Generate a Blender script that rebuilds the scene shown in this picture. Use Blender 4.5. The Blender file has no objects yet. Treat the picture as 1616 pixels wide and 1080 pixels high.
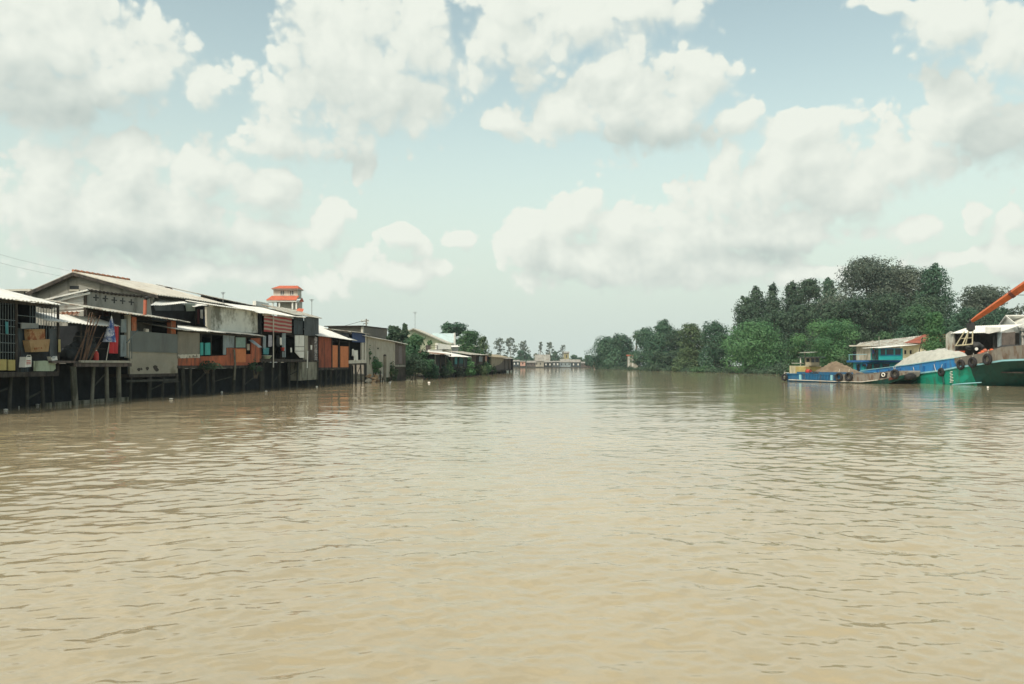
import bpy, bmesh, math, random
import numpy as np
from mathutils import Vector, Matrix

sc = bpy.context.scene
COL = sc.collection
PI = math.pi
# photograph calibration: focal length in photo pixels, principal column, horizon row, camera height
F, CX, HY, H = 1257.0, 808.0, 576.0, 2.2
PW, PH = 1616.0, 1080.0

# ------------------------------------------------------------------ camera
cam_d = bpy.data.cameras.new('camera')
cam_d.sensor_width = 36.0
cam_d.lens = 36.0 * F / PW
cam_d.shift_y = (HY - PH / 2) / PW
cam_d.clip_start = 0.1
cam_d.clip_end = 12000
cam = bpy.data.objects.new('camera', cam_d)
cam.location = (0, 0, H)
cam.rotation_euler = (PI / 2, 0, 0)
COL.objects.link(cam)
sc.camera = cam

# ------------------------------------------------------------------ light
SUN_EL, SUN_AZ = math.radians(51), math.radians(-151)      # azimuth from +Y towards +X
sun_dir = Vector((math.sin(SUN_AZ) * math.cos(SUN_EL), math.cos(SUN_AZ) * math.cos(SUN_EL), math.sin(SUN_EL)))
sd = bpy.data.lights.new('sun', 'SUN')
sd.energy = 3.2
sd.angle = math.radians(0.6)
sd.color = (1.0, 0.955, 0.86)
sun = bpy.data.objects.new('sun', sd)
sun.rotation_euler = sun_dir.to_track_quat('Z', 'Y').to_euler()
sun.location = (0, -20, 60)
COL.objects.link(sun)

sc.view_settings.view_transform = 'Standard'
sc.view_settings.look = 'None'
sc.view_settings.exposure = 0.0
sc.view_settings.gamma = 1.0
sc.view_settings.use_curve_mapping = False

# ------------------------------------------------------------------ sky: Nishita + procedural cumulus by direction
world = bpy.data.worlds.new('World')
sc.world = world
world.use_nodes = True


def px_dir(px, py):
    x, z = (px - CX) / F, (HY - py) / F
    return math.atan2(x, 1.0), math.atan2(z, math.hypot(x, 1.0))


CLOUDS = [  # photo-derived directions: centre px, half width, half height
    (60, 60, 190, 120), (215, 95, 130, 95), (90, 150, 210, 60), (300, 125, 55, 45),
    (95, 265, 95, 60), (215, 270, 120, 85), (330, 275, 110, 70), (420, 300, 60, 60), (170, 350, 220, 85), (390, 385, 130, 70), (505, 365, 62, 48),
    (20, 320, 90, 50),
    (520, 60, 125, 90), (440, 160, 80, 75), (590, 130, 130, 90), (650, 60, 110, 90), (420, 215, 70, 45), (545, 215, 85, 55), (570, 275, 50, 30),
    (800, 40, 90, 90), (900, 30, 130, 60), (1020, 10, 110, 40), (830, 90, 70, 50),
    (1000, 150, 130, 85), (1100, 125, 70, 62), (900, 170, 110, 55), (1050, 200, 150, 52), (1180, 185, 40, 45), (800, 195, 50, 25),
    (1275, 215, 72, 60), (1265, 280, 140, 80), (1390, 225, 85, 55), (1170, 300, 90, 55), (1440, 240, 110, 55),
    (1540, 165, 80, 75), (1590, 200, 110, 80), (1500, 40, 120, 60), (1590, 70, 140, 80), (1400, 20, 60, 22),
    (845, 390, 75, 55), (930, 345, 62, 45), (1005, 345, 60, 45), (1090, 365, 110, 65), (1200, 370, 150, 60), (1120, 415, 170, 40), (930, 425, 130, 45),
    (1435, 362, 75, 42), (1535, 330, 38, 36), (1600, 340, 38, 40), (1590, 410, 70, 45), (1270, 435, 90, 18),
    (658, 386, 44, 22), (740, 380, 34, 24), (620, 430, 150, 26), (300, 440, 330, 36),
    (1510, 400, 120, 26),
    (250, 335, 210, 95), (110, 330, 150, 85), (1300, 295, 165, 85), (1210, 330, 150, 75), (1060, 390, 180, 60), (600, 170, 120, 105), (540, 70, 150, 120), (1400, 260, 120, 60), (880, 415, 110, 45),
]

CLOUD_BASES = [(110, 168, 230, 46), (1600, 225, 120, 60), (1480, 120, 60, 30), (270, 388, 190, 34), (1210, 405, 130, 20), (1010, 232, 170, 28), (560, 262, 80, 24)]


def build_world():
    nt = world.node_tree
    nt.nodes.clear()
    # --- group: cloud density at a direction
    g = bpy.data.node_groups.new('cloud_density', 'ShaderNodeTree')
    g.interface.new_socket('Dir', in_out='INPUT', socket_type='NodeSocketVector')
    g.interface.new_socket('Density', in_out='OUTPUT', socket_type='NodeSocketFloat')
    g.interface.new_socket('Body', in_out='OUTPUT', socket_type='NodeSocketFloat')
    N, L = g.nodes, g.links
    gi, go = N.new('NodeGroupInput'), N.new('NodeGroupOutput')

    def math_(op, a, b=None, c=None, n=N, l=L, clamp=False):
        m = n.new('ShaderNodeMath')
        m.operation = op
        m.use_clamp = clamp
        for i, v in enumerate((a, b, c)):
            if v is None:
                continue
            if isinstance(v, (int, float)):
                m.inputs[i].default_value = v
            else:
                l.new(v, m.inputs[i])
        return m.outputs[0]

    sep = N.new('ShaderNodeSeparateXYZ')
    L.new(gi.outputs[0], sep.inputs[0])
    az = math_('ARCTAN2', sep.outputs[0], sep.outputs[1])
    el = math_('ARCSINE', sep.outputs[2])
    comb = N.new('ShaderNodeCombineXYZ')
    L.new(az, comb.inputs[0])
    L.new(el, comb.inputs[1])
    # warp the blobs so that none of them reads as an ellipse
    wn = N.new('ShaderNodeTexNoise')
    wn.inputs['Scale'].default_value = 9
    wn.inputs['Detail'].default_value = 3
    L.new(gi.outputs[0], wn.inputs['Vector'])
    ws = N.new('ShaderNodeVectorMath')
    ws.operation = 'MULTIPLY_ADD'
    L.new(wn.outputs['Color'], ws.inputs[0])
    ws.inputs[1].default_value = (0.09, 0.07, 0)
    ws.inputs[2].default_value = (-0.045, -0.035, 0)
    wa = N.new('ShaderNodeVectorMath')
    wa.operation = 'ADD'
    L.new(ws.outputs[0], wa.inputs[0])
    L.new(comb.outputs[0], wa.inputs[1])
    cur = None
    for (px, py, w, h) in CLOUDS:
        a, e = px_dir(px, py)
        iw, ih = F / (w * math.cos(a) ** 2), F / (h * math.cos(a))
        v = N.new('ShaderNodeVectorMath')
        v.operation = 'MULTIPLY_ADD'
        L.new(wa.outputs[0], v.inputs[0])
        v.inputs[1].default_value = (iw, ih, 0)
        v.inputs[2].default_value = (-a * iw, -e * ih, 0)
        ln = N.new('ShaderNodeVectorMath')
        ln.operation = 'LENGTH'
        L.new(v.outputs[0], ln.inputs[0])
        cur = ln.outputs['Value'] if cur is None else math_('SMOOTH_MIN', cur, ln.outputs['Value'], 0.5)
    s = math_('SUBTRACT', 1.24, cur)
    s = math_('MAXIMUM', s, -1.2)
    # elsewhere in the sky (behind, overhead): broken cumulus from noise alone
    bn = N.new('ShaderNodeTexNoise')
    bn.inputs['Scale'].default_value = 2.6
    bn.inputs['Detail'].default_value = 2
    L.new(gi.outputs[0], bn.inputs['Vector'])
    back = math_('MULTIPLY_ADD', bn.outputs['Fac'], 4.0, -1.85)
    side = N.new('ShaderNodeMapRange')
    side.interpolation_type = 'SMOOTHSTEP'
    L.new(math_('ABSOLUTE', az), side.inputs[0])
    side.inputs[1].default_value, side.inputs[2].default_value = 0.62, 0.8
    high = N.new('ShaderNodeMapRange')
    high.interpolation_type = 'SMOOTHSTEP'
    L.new(el, high.inputs[0])
    high.inputs[1].default_value, high.inputs[2].default_value = 0.44, 0.6
    outside = math_('MAXIMUM', side.outputs[0], high.outputs[0])
    mx = N.new('ShaderNodeMix')
    L.new(outside, mx.inputs[0])
    L.new(s, mx.inputs[2])
    L.new(back, mx.inputs[3])
    f = mx.outputs[0]
    n1 = N.new('ShaderNodeTexNoise')
    n1.inputs['Scale'].default_value = 13
    n1.inputs['Detail'].default_value = 6
    n1.inputs['Roughness'].default_value = 0.58
    L.new(gi.outputs[0], n1.inputs['Vector'])
    f = math_('ADD', f, math_('MULTIPLY_ADD', n1.outputs['Fac'], 1.20, -0.60))
    vo = N.new('ShaderNodeTexVoronoi')
    vo.feature = 'F1'
    vo.inputs['Scale'].default_value = 22
    vo.inputs['Detail'].default_value = 2
    vo.inputs['Roughness'].default_value = 0.55
    vo.inputs['Lacunarity'].default_value = 2.1
    wv = N.new('ShaderNodeVectorMath')
    wv.operation = 'MULTIPLY_ADD'
    L.new(wn.outputs['Color'], wv.inputs[0])
    wv.inputs[1].default_value = (0.05, 0.05, 0.05)
    L.new(gi.outputs[0], wv.inputs[2])
    L.new(wv.outputs[0], vo.inputs['Vector'])
    f = math_('ADD', f, math_('MULTIPLY_ADD', vo.outputs['Distance'], -0.70, 0.40))
    L.new(f, go.inputs[0])
    body = math_('ADD', mx.outputs[0], math_('MULTIPLY_ADD', n1.outputs['Fac'], 0.9, -0.45))
    body = math_('ADD', body, math_('MULTIPLY_ADD', vo.outputs['Distance'], -0.5, 0.3))
    L.new(body, go.inputs[1])

    # --- world tree
    N, L = nt.nodes, nt.links
    tc = N.new('ShaderNodeTexCoord')
    nrm = N.new('ShaderNodeVectorMath')
    nrm.operation = 'NORMALIZE'
    L.new(tc.outputs['Generated'], nrm.inputs[0])
    d = nrm.outputs[0]

    def dens(vec):
        q = N.new('ShaderNodeGroup')
        q.node_tree = g
        L.new(vec, q.inputs[0])
        return q.outputs[0], q.outputs[1]

    def sm(v, lo, hi, a=0.0, b=1.0):
        m = N.new('ShaderNodeMapRange')
        m.interpolation_type = 'SMOOTHSTEP'
        L.new(v, m.inputs[0])
        m.inputs[1].default_value, m.inputs[2].default_value = lo, hi
        m.inputs[3].default_value, m.inputs[4].default_value = a, b
        return m.outputs[0]

    def mth(op, a, b=None, c=None):
        return math_(op, a, b, c, N, L)

    def mixc(fac, a, b, mode='MIX'):
        m = N.new('ShaderNodeMix')
        m.data_type = 'RGBA'
        m.blend_type = mode
        if isinstance(fac, (int, float)):
            m.inputs[0].default_value = fac
        else:
            L.new(fac, m.inputs[0])
        for i, v in ((6, a), (7, b)):
            if isinstance(v, tuple):
                m.inputs[i].default_value = (*v, 1)
            else:
                L.new(v, m.inputs[i])
        return m.outputs[2]

    here, body = dens(d)
    near_ = N.new('ShaderNodeVectorMath')
    near_.operation = 'ADD'
    L.new(d, near_.inputs[0])
    near_.inputs[1].default_value = (-0.010, 0, 0.016)
    toward, _ = dens(near_.outputs[0])
    up = N.new('ShaderNodeVectorMath')
    up.operation = 'ADD'
    L.new(d, up.inputs[0])
    zs = N.new('ShaderNodeSeparateXYZ')
    L.new(d, zs.inputs[0])
    uz = N.new('ShaderNodeCombineXYZ')
    uz.inputs[0].default_value = -0.01
    L.new(sm(zs.outputs[2], 0.05, 0.40, 0.026, 0.075), uz.inputs[2])
    L.new(uz.outputs[0], up.inputs[1])
    _, above = dens(up.outputs[0])
    sep = N.new('ShaderNodeSeparateXYZ')
    L.new(d, sep.inputs[0])
    sky = N.new('ShaderNodeTexSky')
    sky.sky_type = 'NISHITA'
    sky.sun_disc = False
    sky.sun_elevation = SUN_EL
    sky.sun_rotation = SUN_AZ
    sky.air_density = 1.0
    sky.dust_density = 2.0
    blue = mixc(1.0, sky.outputs[0], SKY_TINT, 'MULTIPLY')
    hz = sm(sep.outputs[2], 0.02, 0.40, 1.0, 0.0)
    blue = mixc(mth('MULTIPLY', hz, 0.96), blue, SKY_HAZE)
    lit = sm(above, 0.15, 1.35, 1.0, 0.62)
    # the flat shaded bases of the largest clouds
    bz = N.new('ShaderNodeTexNoise')
    bz.inputs['Scale'].default_value = 7
    bz.inputs['Detail'].default_value = 4
    L.new(d, bz.inputs['Vector'])
    bw = N.new('ShaderNodeVectorMath')
    bw.operation = 'MULTIPLY_ADD'
    L.new(bz.outputs['Color'], bw.inputs[0])
    bw.inputs[1].default_value = (0.12, 0.05, 0.0)
    bw.inputs[2].default_value = (-0.06, -0.025, 0.0)
    pz = N.new('ShaderNodeCombineXYZ')
    sep0 = N.new('ShaderNodeSeparateXYZ')
    L.new(d, sep0.inputs[0])
    L.new(mth('ARCTAN2', sep0.outputs[0], sep0.outputs[1]), pz.inputs[0])
    L.new(mth('ARCSINE', sep0.outputs[2]), pz.inputs[1])
    pa = N.new('ShaderNodeVectorMath')
    pa.operation = 'ADD'
    L.new(pz.outputs[0], pa.inputs[0])
    L.new(bw.outputs[0], pa.inputs[1])
    cur = None
    for (px, py, w, h) in CLOUD_BASES:
        a, e = px_dir(px, py)
        iw, ih = F / (w * math.cos(a) ** 2), F / (h * math.cos(a))
        v = N.new('ShaderNodeVectorMath')
        v.operation = 'MULTIPLY_ADD'
        L.new(pa.outputs[0], v.inputs[0])
        v.inputs[1].default_value = (iw, ih, 0)
        v.inputs[2].default_value = (-a * iw, -e * ih, 0)
        ln = N.new('ShaderNodeVectorMath')
        ln.operation = 'LENGTH'
        L.new(v.outputs[0], ln.inputs[0])
        cur = ln.outputs['Value'] if cur is None else mth('MINIMUM', cur, ln.outputs['Value'])
    lit = mth('MULTIPLY', lit, sm(cur, 0.2, 1.35, 0.48, 1.0))
    # thick parts overhead of a base stay grey
    relief = mth('MULTIPLY', mth('SUBTRACT', here, toward), 0.42)
    relief = mth('MINIMUM', mth('MAXIMUM', relief, -0.42), 0.30)
    tex = mth('ADD', mth('MULTIPLY', lit, 0.86), relief)
    texc = N.new('ShaderNodeClamp')
    L.new(tex, texc.inputs[0])
    ccol = mixc(texc.outputs[0], CLOUD_GREY, CLOUD_WHITE)
    edge = sm(mth('SUBTRACT', here, toward), -0.25, 0.35, 0.62, 0.20)
    cov = N.new('ShaderNodeMapRange')
    cov.interpolation_type = 'SMOOTHSTEP'
    L.new(here, cov.inputs[0])
    cov.inputs[1].default_value = 0.0
    L.new(edge, cov.inputs[2])
    cover = cov.outputs[0]
    fade = sm(sep.outputs[2], 0.0, 0.09, 0.35, 1.0)
    final = mixc(mth('MULTIPLY', cover, fade), blue, ccol)
    bg = N.new('ShaderNodeBackground')
    bg.inputs['Strength'].default_value = 0.1
    world.cycles.sampling_method = 'MANUAL'
    world.cycles.sample_map_resolution = 256
    out = N.new('ShaderNodeOutputWorld')
    L.new(final, bg.inputs['Color'])
    L.new(bg.outputs[0], out.inputs[0])


SKY_TINT = (3.12, 2.68, 1.75)
SKY_HAZE = (6.3, 7.3, 6.85)
CLOUD_WHITE = (8.6, 9.0, 8.15)
CLOUD_GREY = (4.9, 5.7, 5.4)
build_world()


# ------------------------------------------------------------------ scene-graph helpers
def link(o):
    COL.objects.link(o)
    return o


def tag(o, label=None, cat=None, group=None, kind=None):
    if label:
        o['label'] = label
    if cat:
        o['category'] = cat
    if group:
        o['group'] = group
    if kind:
        o['kind'] = kind
    return o


def thing(name, label, cat, loc=(0, 0, 0), group=None):
    o = bpy.data.objects.new(name, None)
    o.location = loc
    o.empty_display_size = 0.3
    link(o)
    return tag(o, label, cat, group)


def world_loc(o):
    p = Vector((0, 0, 0))
    while o is not None:
        p = p + Vector(o.location)
        o = o.parent
    return p


class MB:
    """collects geometry in world coordinates; build() links it as ONE mesh object"""

    def __init__(self):
        self.v, self.f, self.m = [], [], []
        self.cm = 0

    def face(self, pts):
        i = len(self.v)
        self.v += [tuple(p) for p in pts]
        self.f.append(tuple(range(i, i + len(pts))))
        self.m.append(self.cm)

    def prism(self, poly, ext):
        ext = Vector(ext)
        a = [Vector(p) for p in poly]
        b = [p + ext for p in a]
        i, n = len(self.v), len(a)
        self.v += [tuple(p) for p in a + b]
        fs = [tuple(range(i, i + n)), tuple(range(i + 2 * n - 1, i + n - 1, -1))]
        for k in range(n):
            fs.append((i + (k + 1) % n, i + k, i + n + k, i + n + (k + 1) % n))
        self.f += fs
        self.m += [self.cm] * len(fs)

    def box(self, c, s, rz=0.0):
        c = Vector(c)
        R = Matrix.Rotation(rz, 3, 'Z')
        hx, hy, hz = s[0] / 2, s[1] / 2, s[2] / 2
        p = [c + R @ Vector((x, y, -hz)) for x, y in ((-hx, -hy), (hx, -hy), (hx, hy), (-hx, hy))]
        self.prism(p, (0, 0, 2 * hz))

    def tube(self, pts, radii, n=8, cap=True):
        pts = [Vector(p) for p in pts]
        if isinstance(radii, (int, float)):
            radii = [radii] * len(pts)
        rings = []
        for k, p in enumerate(pts):
            t = (pts[min(k + 1, len(pts) - 1)] - pts[max(k - 1, 0)])
            t = t.normalized() if t.length > 1e-9 else Vector((0, 0, 1))
            a = t.cross(Vector((0, 0, 1)) if abs(t.z) < 0.9 else Vector((1, 0, 0))).normalized()
            b = t.cross(a)
            i = len(self.v)
            for j in range(n):
                an = 2 * PI * j / n
                self.v.append(tuple(p + (a * math.cos(an) + b * math.sin(an)) * radii[k]))
            rings.append(i)
        for r0, r1 in zip(rings, rings[1:]):
            for j in range(n):
                self.f.append((r0 + j, r0 + (j + 1) % n, r1 + (j + 1) % n, r1 + j))
                self.m.append(self.cm)
        if cap:
            self.f.append(tuple(range(rings[0] + n - 1, rings[0] - 1, -1)))
            self.f.append(tuple(range(rings[-1], rings[-1] + n)))
            self.m += [self.cm] * 2

    def torus(self, c, axis, R, r, n=18, k=8):
        c, axis = Vector(c), Vector(axis).normalized()
        a = axis.cross(Vector((0, 0, 1)) if abs(axis.z) < 0.9 else Vector((1, 0, 0))).normalized()
        b = axis.cross(a)
        i = len(self.v)
        for u in range(n):
            t = 2 * PI * u / n
            e = a * math.cos(t) + b * math.sin(t)
            for w in range(k):
                s = 2 * PI * w / k
                self.v.append(tuple(c + e * (R + r * math.cos(s)) + axis * (r * math.sin(s))))
        for u in range(n):
            for w in range(k):
                self.f.append((i + u * k + w, i + ((u + 1) % n) * k + w, i + ((u + 1) % n) * k + (w + 1) % k, i + u * k + (w + 1) % k))
                self.m.append(self.cm)

    def lathe(self, c, prof, n=14):
        c = Vector(c)
        self.tube([c + Vector((0, 0, z)) for r, z in prof], [max(r, 1e-3) for r, z in prof], n)

    def corr(self, e0, e1, t1, t0, pitch=0.3, amp=0.025, th=0.02, jag=0.0, seed=0):
        """corrugated sheet: eave e0-e1, top edge t0-t1, ribs run eave to top"""
        rnd = random.Random(seed)
        e0, e1, t0, t1 = map(Vector, (e0, e1, t0, t1))
        nrm = (e1 - e0).cross(t0 - e0).normalized()
        if nrm.z < 0:
            nrm = -nrm
        Ln = (e1 - e0).length
        n = int(min(260, max(6, Ln / pitch * 4)))
        sheets = max(1, int(Ln / 0.9))
        offs = [rnd.uniform(-1, 1) * jag for _ in range(sheets + 1)]
        lift = [rnd.uniform(0, 1) * jag * 0.35 for _ in range(sheets + 1)]
        ph = [rnd.uniform(0, 6) for _ in range(2)]
        base = len(self.v)
        for k in range(n + 1):
            u = k / n
            w = math.sin(u * Ln / pitch * 2 * PI) * amp
            sh = min(sheets, int(u * sheets))
            a, b = e0.lerp(e1, u), t0.lerp(t1, u)
            dirn = (a - b).normalized()
            sag = 0.02 * math.sin(u * 7 + ph[0])
            a = a + dirn * offs[sh] + nrm * (w + lift[sh] + sag)
            b = b + nrm * (w + 0.5 * lift[sh])
            self.v += [tuple(a), tuple(b), tuple(b - nrm * th), tuple(a - nrm * th)]
        for k in range(n):
            i, j = base + 4 * k, base + 4 * k + 4
            for q in range(4):
                self.f.append((i + q, i + (q + 1) % 4, j + (q + 1) % 4, j + q))
                self.m.append(self.cm)
        for i in (base, base + 4 * n):
            self.f.append((i, i + 1, i + 2, i + 3))
            self.m.append(self.cm)

    def build(self, name, mat, parent=None, smooth=False):
        off = world_loc(parent) if parent is not None else Vector((0, 0, 0))
        me = bpy.data.meshes.new(name)
        me.from_pydata([tuple(Vector(p) - off) for p in self.v], [], self.f)
        mats = mat if isinstance(mat, (list, tuple)) else [mat]
        for m in mats:
            me.materials.append(m)
        if len(mats) > 1:
            me.polygons.foreach_set('material_index', self.m)
        bm = bmesh.new()
        bm.from_mesh(me)
        bmesh.ops.recalc_face_normals(bm, faces=bm.faces)
        bm.to_mesh(me)
        bm.free()
        if smooth:
            me.polygons.foreach_set('use_smooth', [True] * len(me.polygons))
        me.update()
        o = link(bpy.data.objects.new(name, me))
        if parent is not None:
            o.parent = parent
        return o


def np_mesh(name, verts, quads, mat, parent=None, smooth=False, attr=None):
    """fast quad mesh from numpy arrays"""
    off = np.array(world_loc(parent)) if parent is not None else np.zeros(3)
    verts = np.asarray(verts, dtype=np.float32) - off.astype(np.float32)
    quads = np.asarray(quads, dtype=np.int32)
    me = bpy.data.meshes.new(name)
    me.vertices.add(len(verts))
    me.vertices.foreach_set('co', verts.ravel())
    me.loops.add(quads.size)
    me.loops.foreach_set('vertex_index', quads.ravel())
    me.polygons.add(len(quads))
    me.polygons.foreach_set('loop_start', np.arange(0, quads.size, 4, dtype=np.int32))
    me.polygons.foreach_set('loop_total', np.full(len(quads), 4, dtype=np.int32))
    if smooth:
        me.polygons.foreach_set('use_smooth', np.ones(len(quads), dtype=bool))
    me.materials.append(mat)
    if attr is not None:
        at = me.attributes.new('tint', 'FLOAT', 'FACE')
        at.data.foreach_set('value', np.asarray(attr, dtype=np.float32))
    me.update(calc_edges=True)
    o = link(bpy.data.objects.new(name, me))
    if parent is not None:
        o.parent = parent
    return o


# ------------------------------------------------------------------ materials
_M = {}


def mat(name, col, rough=0.75, var=0.22, scale=1.5, stain=None, stain_amt=0.0, stain_scale=0.7, bump=0.0, bump_scale=8.0,
        streak=True, metallic=0.0, spec=0.3):
    """weathered surface: tone variation, plus stains or streaks of another colour in object space"""
    if name in _M:
        return _M[name]
    m = bpy.data.materials.new(name)
    m.use_nodes = True
    nt = m.node_tree
    N, L = nt.nodes, nt.links
    b = N['Principled BSDF']
    tc = N.new('ShaderNodeTexCoord')
    n1 = N.new('ShaderNodeTexNoise')
    n1.inputs['Scale'].default_value = scale
    n1.inputs['Detail'].default_value = 9
    n1.inputs['Roughness'].default_value = 0.72
    L.new(tc.outputs['Object'], n1.inputs['Vector'])
    mr = N.new('ShaderNodeMapRange')
    L.new(n1.outputs['Fac'], mr.inputs[0])
    mr.inputs[1].default_value, mr.inputs[2].default_value = 0.3, 0.7
    mr.inputs[3].default_value, mr.inputs[4].default_value = 1 - 1.25 * var, 1 + 1.25 * var
    mul = N.new('ShaderNodeMix')
    mul.data_type = 'RGBA'
    mul.blend_type = 'MULTIPLY'
    mul.inputs[0].default_value = 1
    mul.inputs[6].default_value = (*col, 1)
    L.new(mr.outputs[0], mul.inputs[7])
    c = mul.outputs[2]
    if stain is not None:
        mp = N.new('ShaderNodeMapping')
        mp.inputs['Scale'].default_value = (stain_scale * 2.6, stain_scale * 2.6, stain_scale * 0.55) if streak else (stain_scale,) * 3
        L.new(tc.outputs['Object'], mp.inputs[0])
        n2 = N.new('ShaderNodeTexNoise')
        n2.inputs['Scale'].default_value = 1.0
        n2.inputs['Detail'].default_value = 7
        n2.inputs['Roughness'].default_value = 0.66
        L.new(mp.outputs[0], n2.inputs['Vector'])
        r2 = N.new('ShaderNodeMapRange')
        r2.interpolation_type = 'SMOOTHSTEP'
        L.new(n2.outputs['Fac'], r2.inputs[0])
        c0 = 0.68 - 0.30 * stain_amt
        r2.inputs[1].default_value, r2.inputs[2].default_value = c0 - 0.07, c0 + 0.12
        mx = N.new('ShaderNodeMix')
        mx.data_type = 'RGBA'
        L.new(r2.outputs[0], mx.inputs[0])
        L.new(c, mx.inputs[6])
        mx.inputs[7].default_value = (*stain, 1)
        c = mx.outputs[2]
    L.new(c, b.inputs['Base Color'])
    b.inputs['Roughness'].default_value = rough
    b.inputs['Metallic'].default_value = metallic
    b.inputs['Specular IOR Level'].default_value = spec
    if bump:
        n3 = N.new('ShaderNodeTexNoise')
        n3.inputs['Scale'].default_value = bump_scale
        n3.inputs['Detail'].default_value = 5
        L.new(tc.outputs['Object'], n3.inputs['Vector'])
        bp = N.new('ShaderNodeBump')
        bp.inputs['Strength'].default_value = bump
        bp.inputs['Distance'].default_value = 0.05
        L.new(n3.outputs['Fac'], bp.inputs['Height'])
        L.new(bp.outputs[0], b.inputs['Normal'])
    _M[name] = m
    return m


def stripes(name, c1, c2, per_m, axis='Z', wob=0.6, duty=0.5):
    m = bpy.data.materials.new(name)
    m.use_nodes = True
    N, L = m.node_tree.nodes, m.node_tree.links
    b = N['Principled BSDF']
    tc = N.new('ShaderNodeTexCoord')
    w = N.new('ShaderNodeTexWave')
    w.bands_direction = axis
    w.inputs['Scale'].default_value = per_m * 0.314
    w.inputs['Distortion'].default_value = wob
    w.inputs['Detail'].default_value = 1
    w.inputs['Detail Scale'].default_value = 0.4
    L.new(tc.outputs['Object'], w.inputs['Vector'])
    r = N.new('ShaderNodeValToRGB')
    r.color_ramp.elements[0].position, r.color_ramp.elements[1].position = duty - 0.06, duty + 0.06
    r.color_ramp.elements[0].color, r.color_ramp.elements[1].color = (*c1, 1), (*c2, 1)
    L.new(w.outputs['Fac'], r.inputs[0])
    L.new(r.outputs[0], b.inputs['Base Color'])
    b.inputs['Roughness'].default_value = 0.8
    return m


def leafmat(name, c_dark, c_light, trans=0.25):
    if name in _M:
        return _M[name]
    m = bpy.data.materials.new(name)
    m.use_nodes = True
    N, L = m.node_tree.nodes, m.node_tree.links
    b = N['Principled BSDF']
    a = N.new('ShaderNodeAttribute')
    a.attribute_name = 'tint'
    mx = N.new('ShaderNodeMix')
    mx.data_type = 'RGBA'
    L.new(a.outputs['Fac'], mx.inputs[0])
    mx.inputs[6].default_value = (*c_dark, 1)
    mx.inputs[7].default_value = (*c_light, 1)
    L.new(mx.outputs[2], b.inputs['Base Color'])
    b.inputs['Roughness'].default_value = 0.62
    b.inputs['Specular IOR Level'].default_value = 0.25
    t = N.new('ShaderNodeBsdfTranslucent')
    L.new(mx.outputs[2], t.inputs['Color'])
    ms = N.new('ShaderNodeMixShader')
    ms.inputs[0].default_value = trans
    L.new(b.outputs[0], ms.inputs[1])
    L.new(t.outputs[0], ms.inputs[2])
    L.new(ms.outputs[0], N['Material Output'].inputs['Surface'])
    _M[name] = m
    return m


# ------------------------------------------------------------------ placing by photo pixel and real distance
def at(px, py, D):
    return Vector(((px - CX) / F * D, D, H + (HY - py) / F * D))


def zof(py, D):
    return H + (HY - py) / F * D


class Fac:
    """a vertical plane standing in the scene (plan line A-B); pixels are cast onto it, off = metres towards the viewer's side"""

    def __init__(self, px0, D0, px1, D1):
        self.A, self.B = at(px0, HY, D0), at(px1, HY, D1)
        self.A.z = self.B.z = 0
        self.u = (self.B - self.A).normalized()
        n = Vector((self.u.y, -self.u.x, 0))
        if n.dot(-self.A) < 0:
            n = -n
        self.n = n
        self.c = self.A.dot(n)

    def pt(self, px, py, off=0.0):
        d = Vector(((px - CX) / F, 1.0, (HY - py) / F))
        t = (self.c + off) / (d.x * self.n.x + d.y * self.n.y)
        return Vector((0, 0, H)) + d * t

    def D(self, px, off=0.0):
        return self.pt(px, HY, off).y

    def z(self, px, py, off=0.0):
        return self.pt(px, py, off).z

    def at_z(self, px, z, off=0.0):
        p = self.pt(px, HY, off)
        p.z = z
        return p

    def panel(self, mb, pts, off=0.0, th=0.06):
        mb.prism([self.pt(x, y, off) for x, y in pts], -self.n * th)

    def lv(self, mb, x0, x1, y0, y1, off=0.0, th=0.06):
        """upright rectangle between columns x0,x1 with level edges; y0,y1 read at the middle column"""
        xm = (x0 + x1) / 2
        zt, zb = self.z(xm, y0, off), self.z(xm, y1, off)
        self.zz(mb, x0, x1, zt, zb, off, th)

    def zz(self, mb, x0, x1, zt, zb, off=0.0, th=0.06):
        p = [self.at_z(x0, zb, off), self.at_z(x1, zb, off), self.at_z(x1, zt, off), self.at_z(x0, zt, off)]
        mb.prism(p, -self.n * th)

    def post(self, mb, px, y0, y1, off=0.0, r=0.08, n=8, lean=0.0):
        a, b = self.pt(px, y1, off), self.pt(px, y0, off)
        mb.tube([a + self.u * lean, b], [r, r * 0.92], n)

    def roof(self, mb, p0, p1, rake, over=0.5, pitch=0.3, amp=0.025, th=0.03, jag=0.05, seed=0):
        """sheet roof: eave pixels p0,p1 (in the plane moved out by over); rake = pixel of the upper corner above p1"""
        e0, e1 = self.pt(*p0, over), self.pt(*p1, over)
        # vertical plane through e1 spanned by n and z: point = e1 - n*s + z
        d = Vector(((rake[0] - CX) / F, 1.0, (HY - rake[1]) / F))
        cu = e1.dot(self.u)
        t = cu / (d.x * self.u.x + d.y * self.u.y)
        t1 = Vector((0, 0, H)) + d * t
        dv = t1 - e1
        mb.corr(e0, e1, t1, e0 + dv, pitch, amp, th, jag, seed)
        return e0, e1, t1

    def roof2(self, mb, p0, p1, depth, rise, over=0.5, pitch=0.3, amp=0.025, th=0.03, jag=0.05, seed=0):
        e0, e1 = self.pt(*p0, over), self.pt(*p1, over)
        dv = -self.n * depth + Vector((0, 0, rise))
        mb.corr(e0, e1, e1 + dv, e0 + dv, pitch, amp, th, jag, seed)


def dup(o, loc=None, parent=None):
    c = o.copy()
    link(c)
    if loc is not None:
        c.location = loc
    if parent is not None:
        c.parent = parent
    for ch in list(o.children):
        dup(ch, None, c)
    return c


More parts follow.
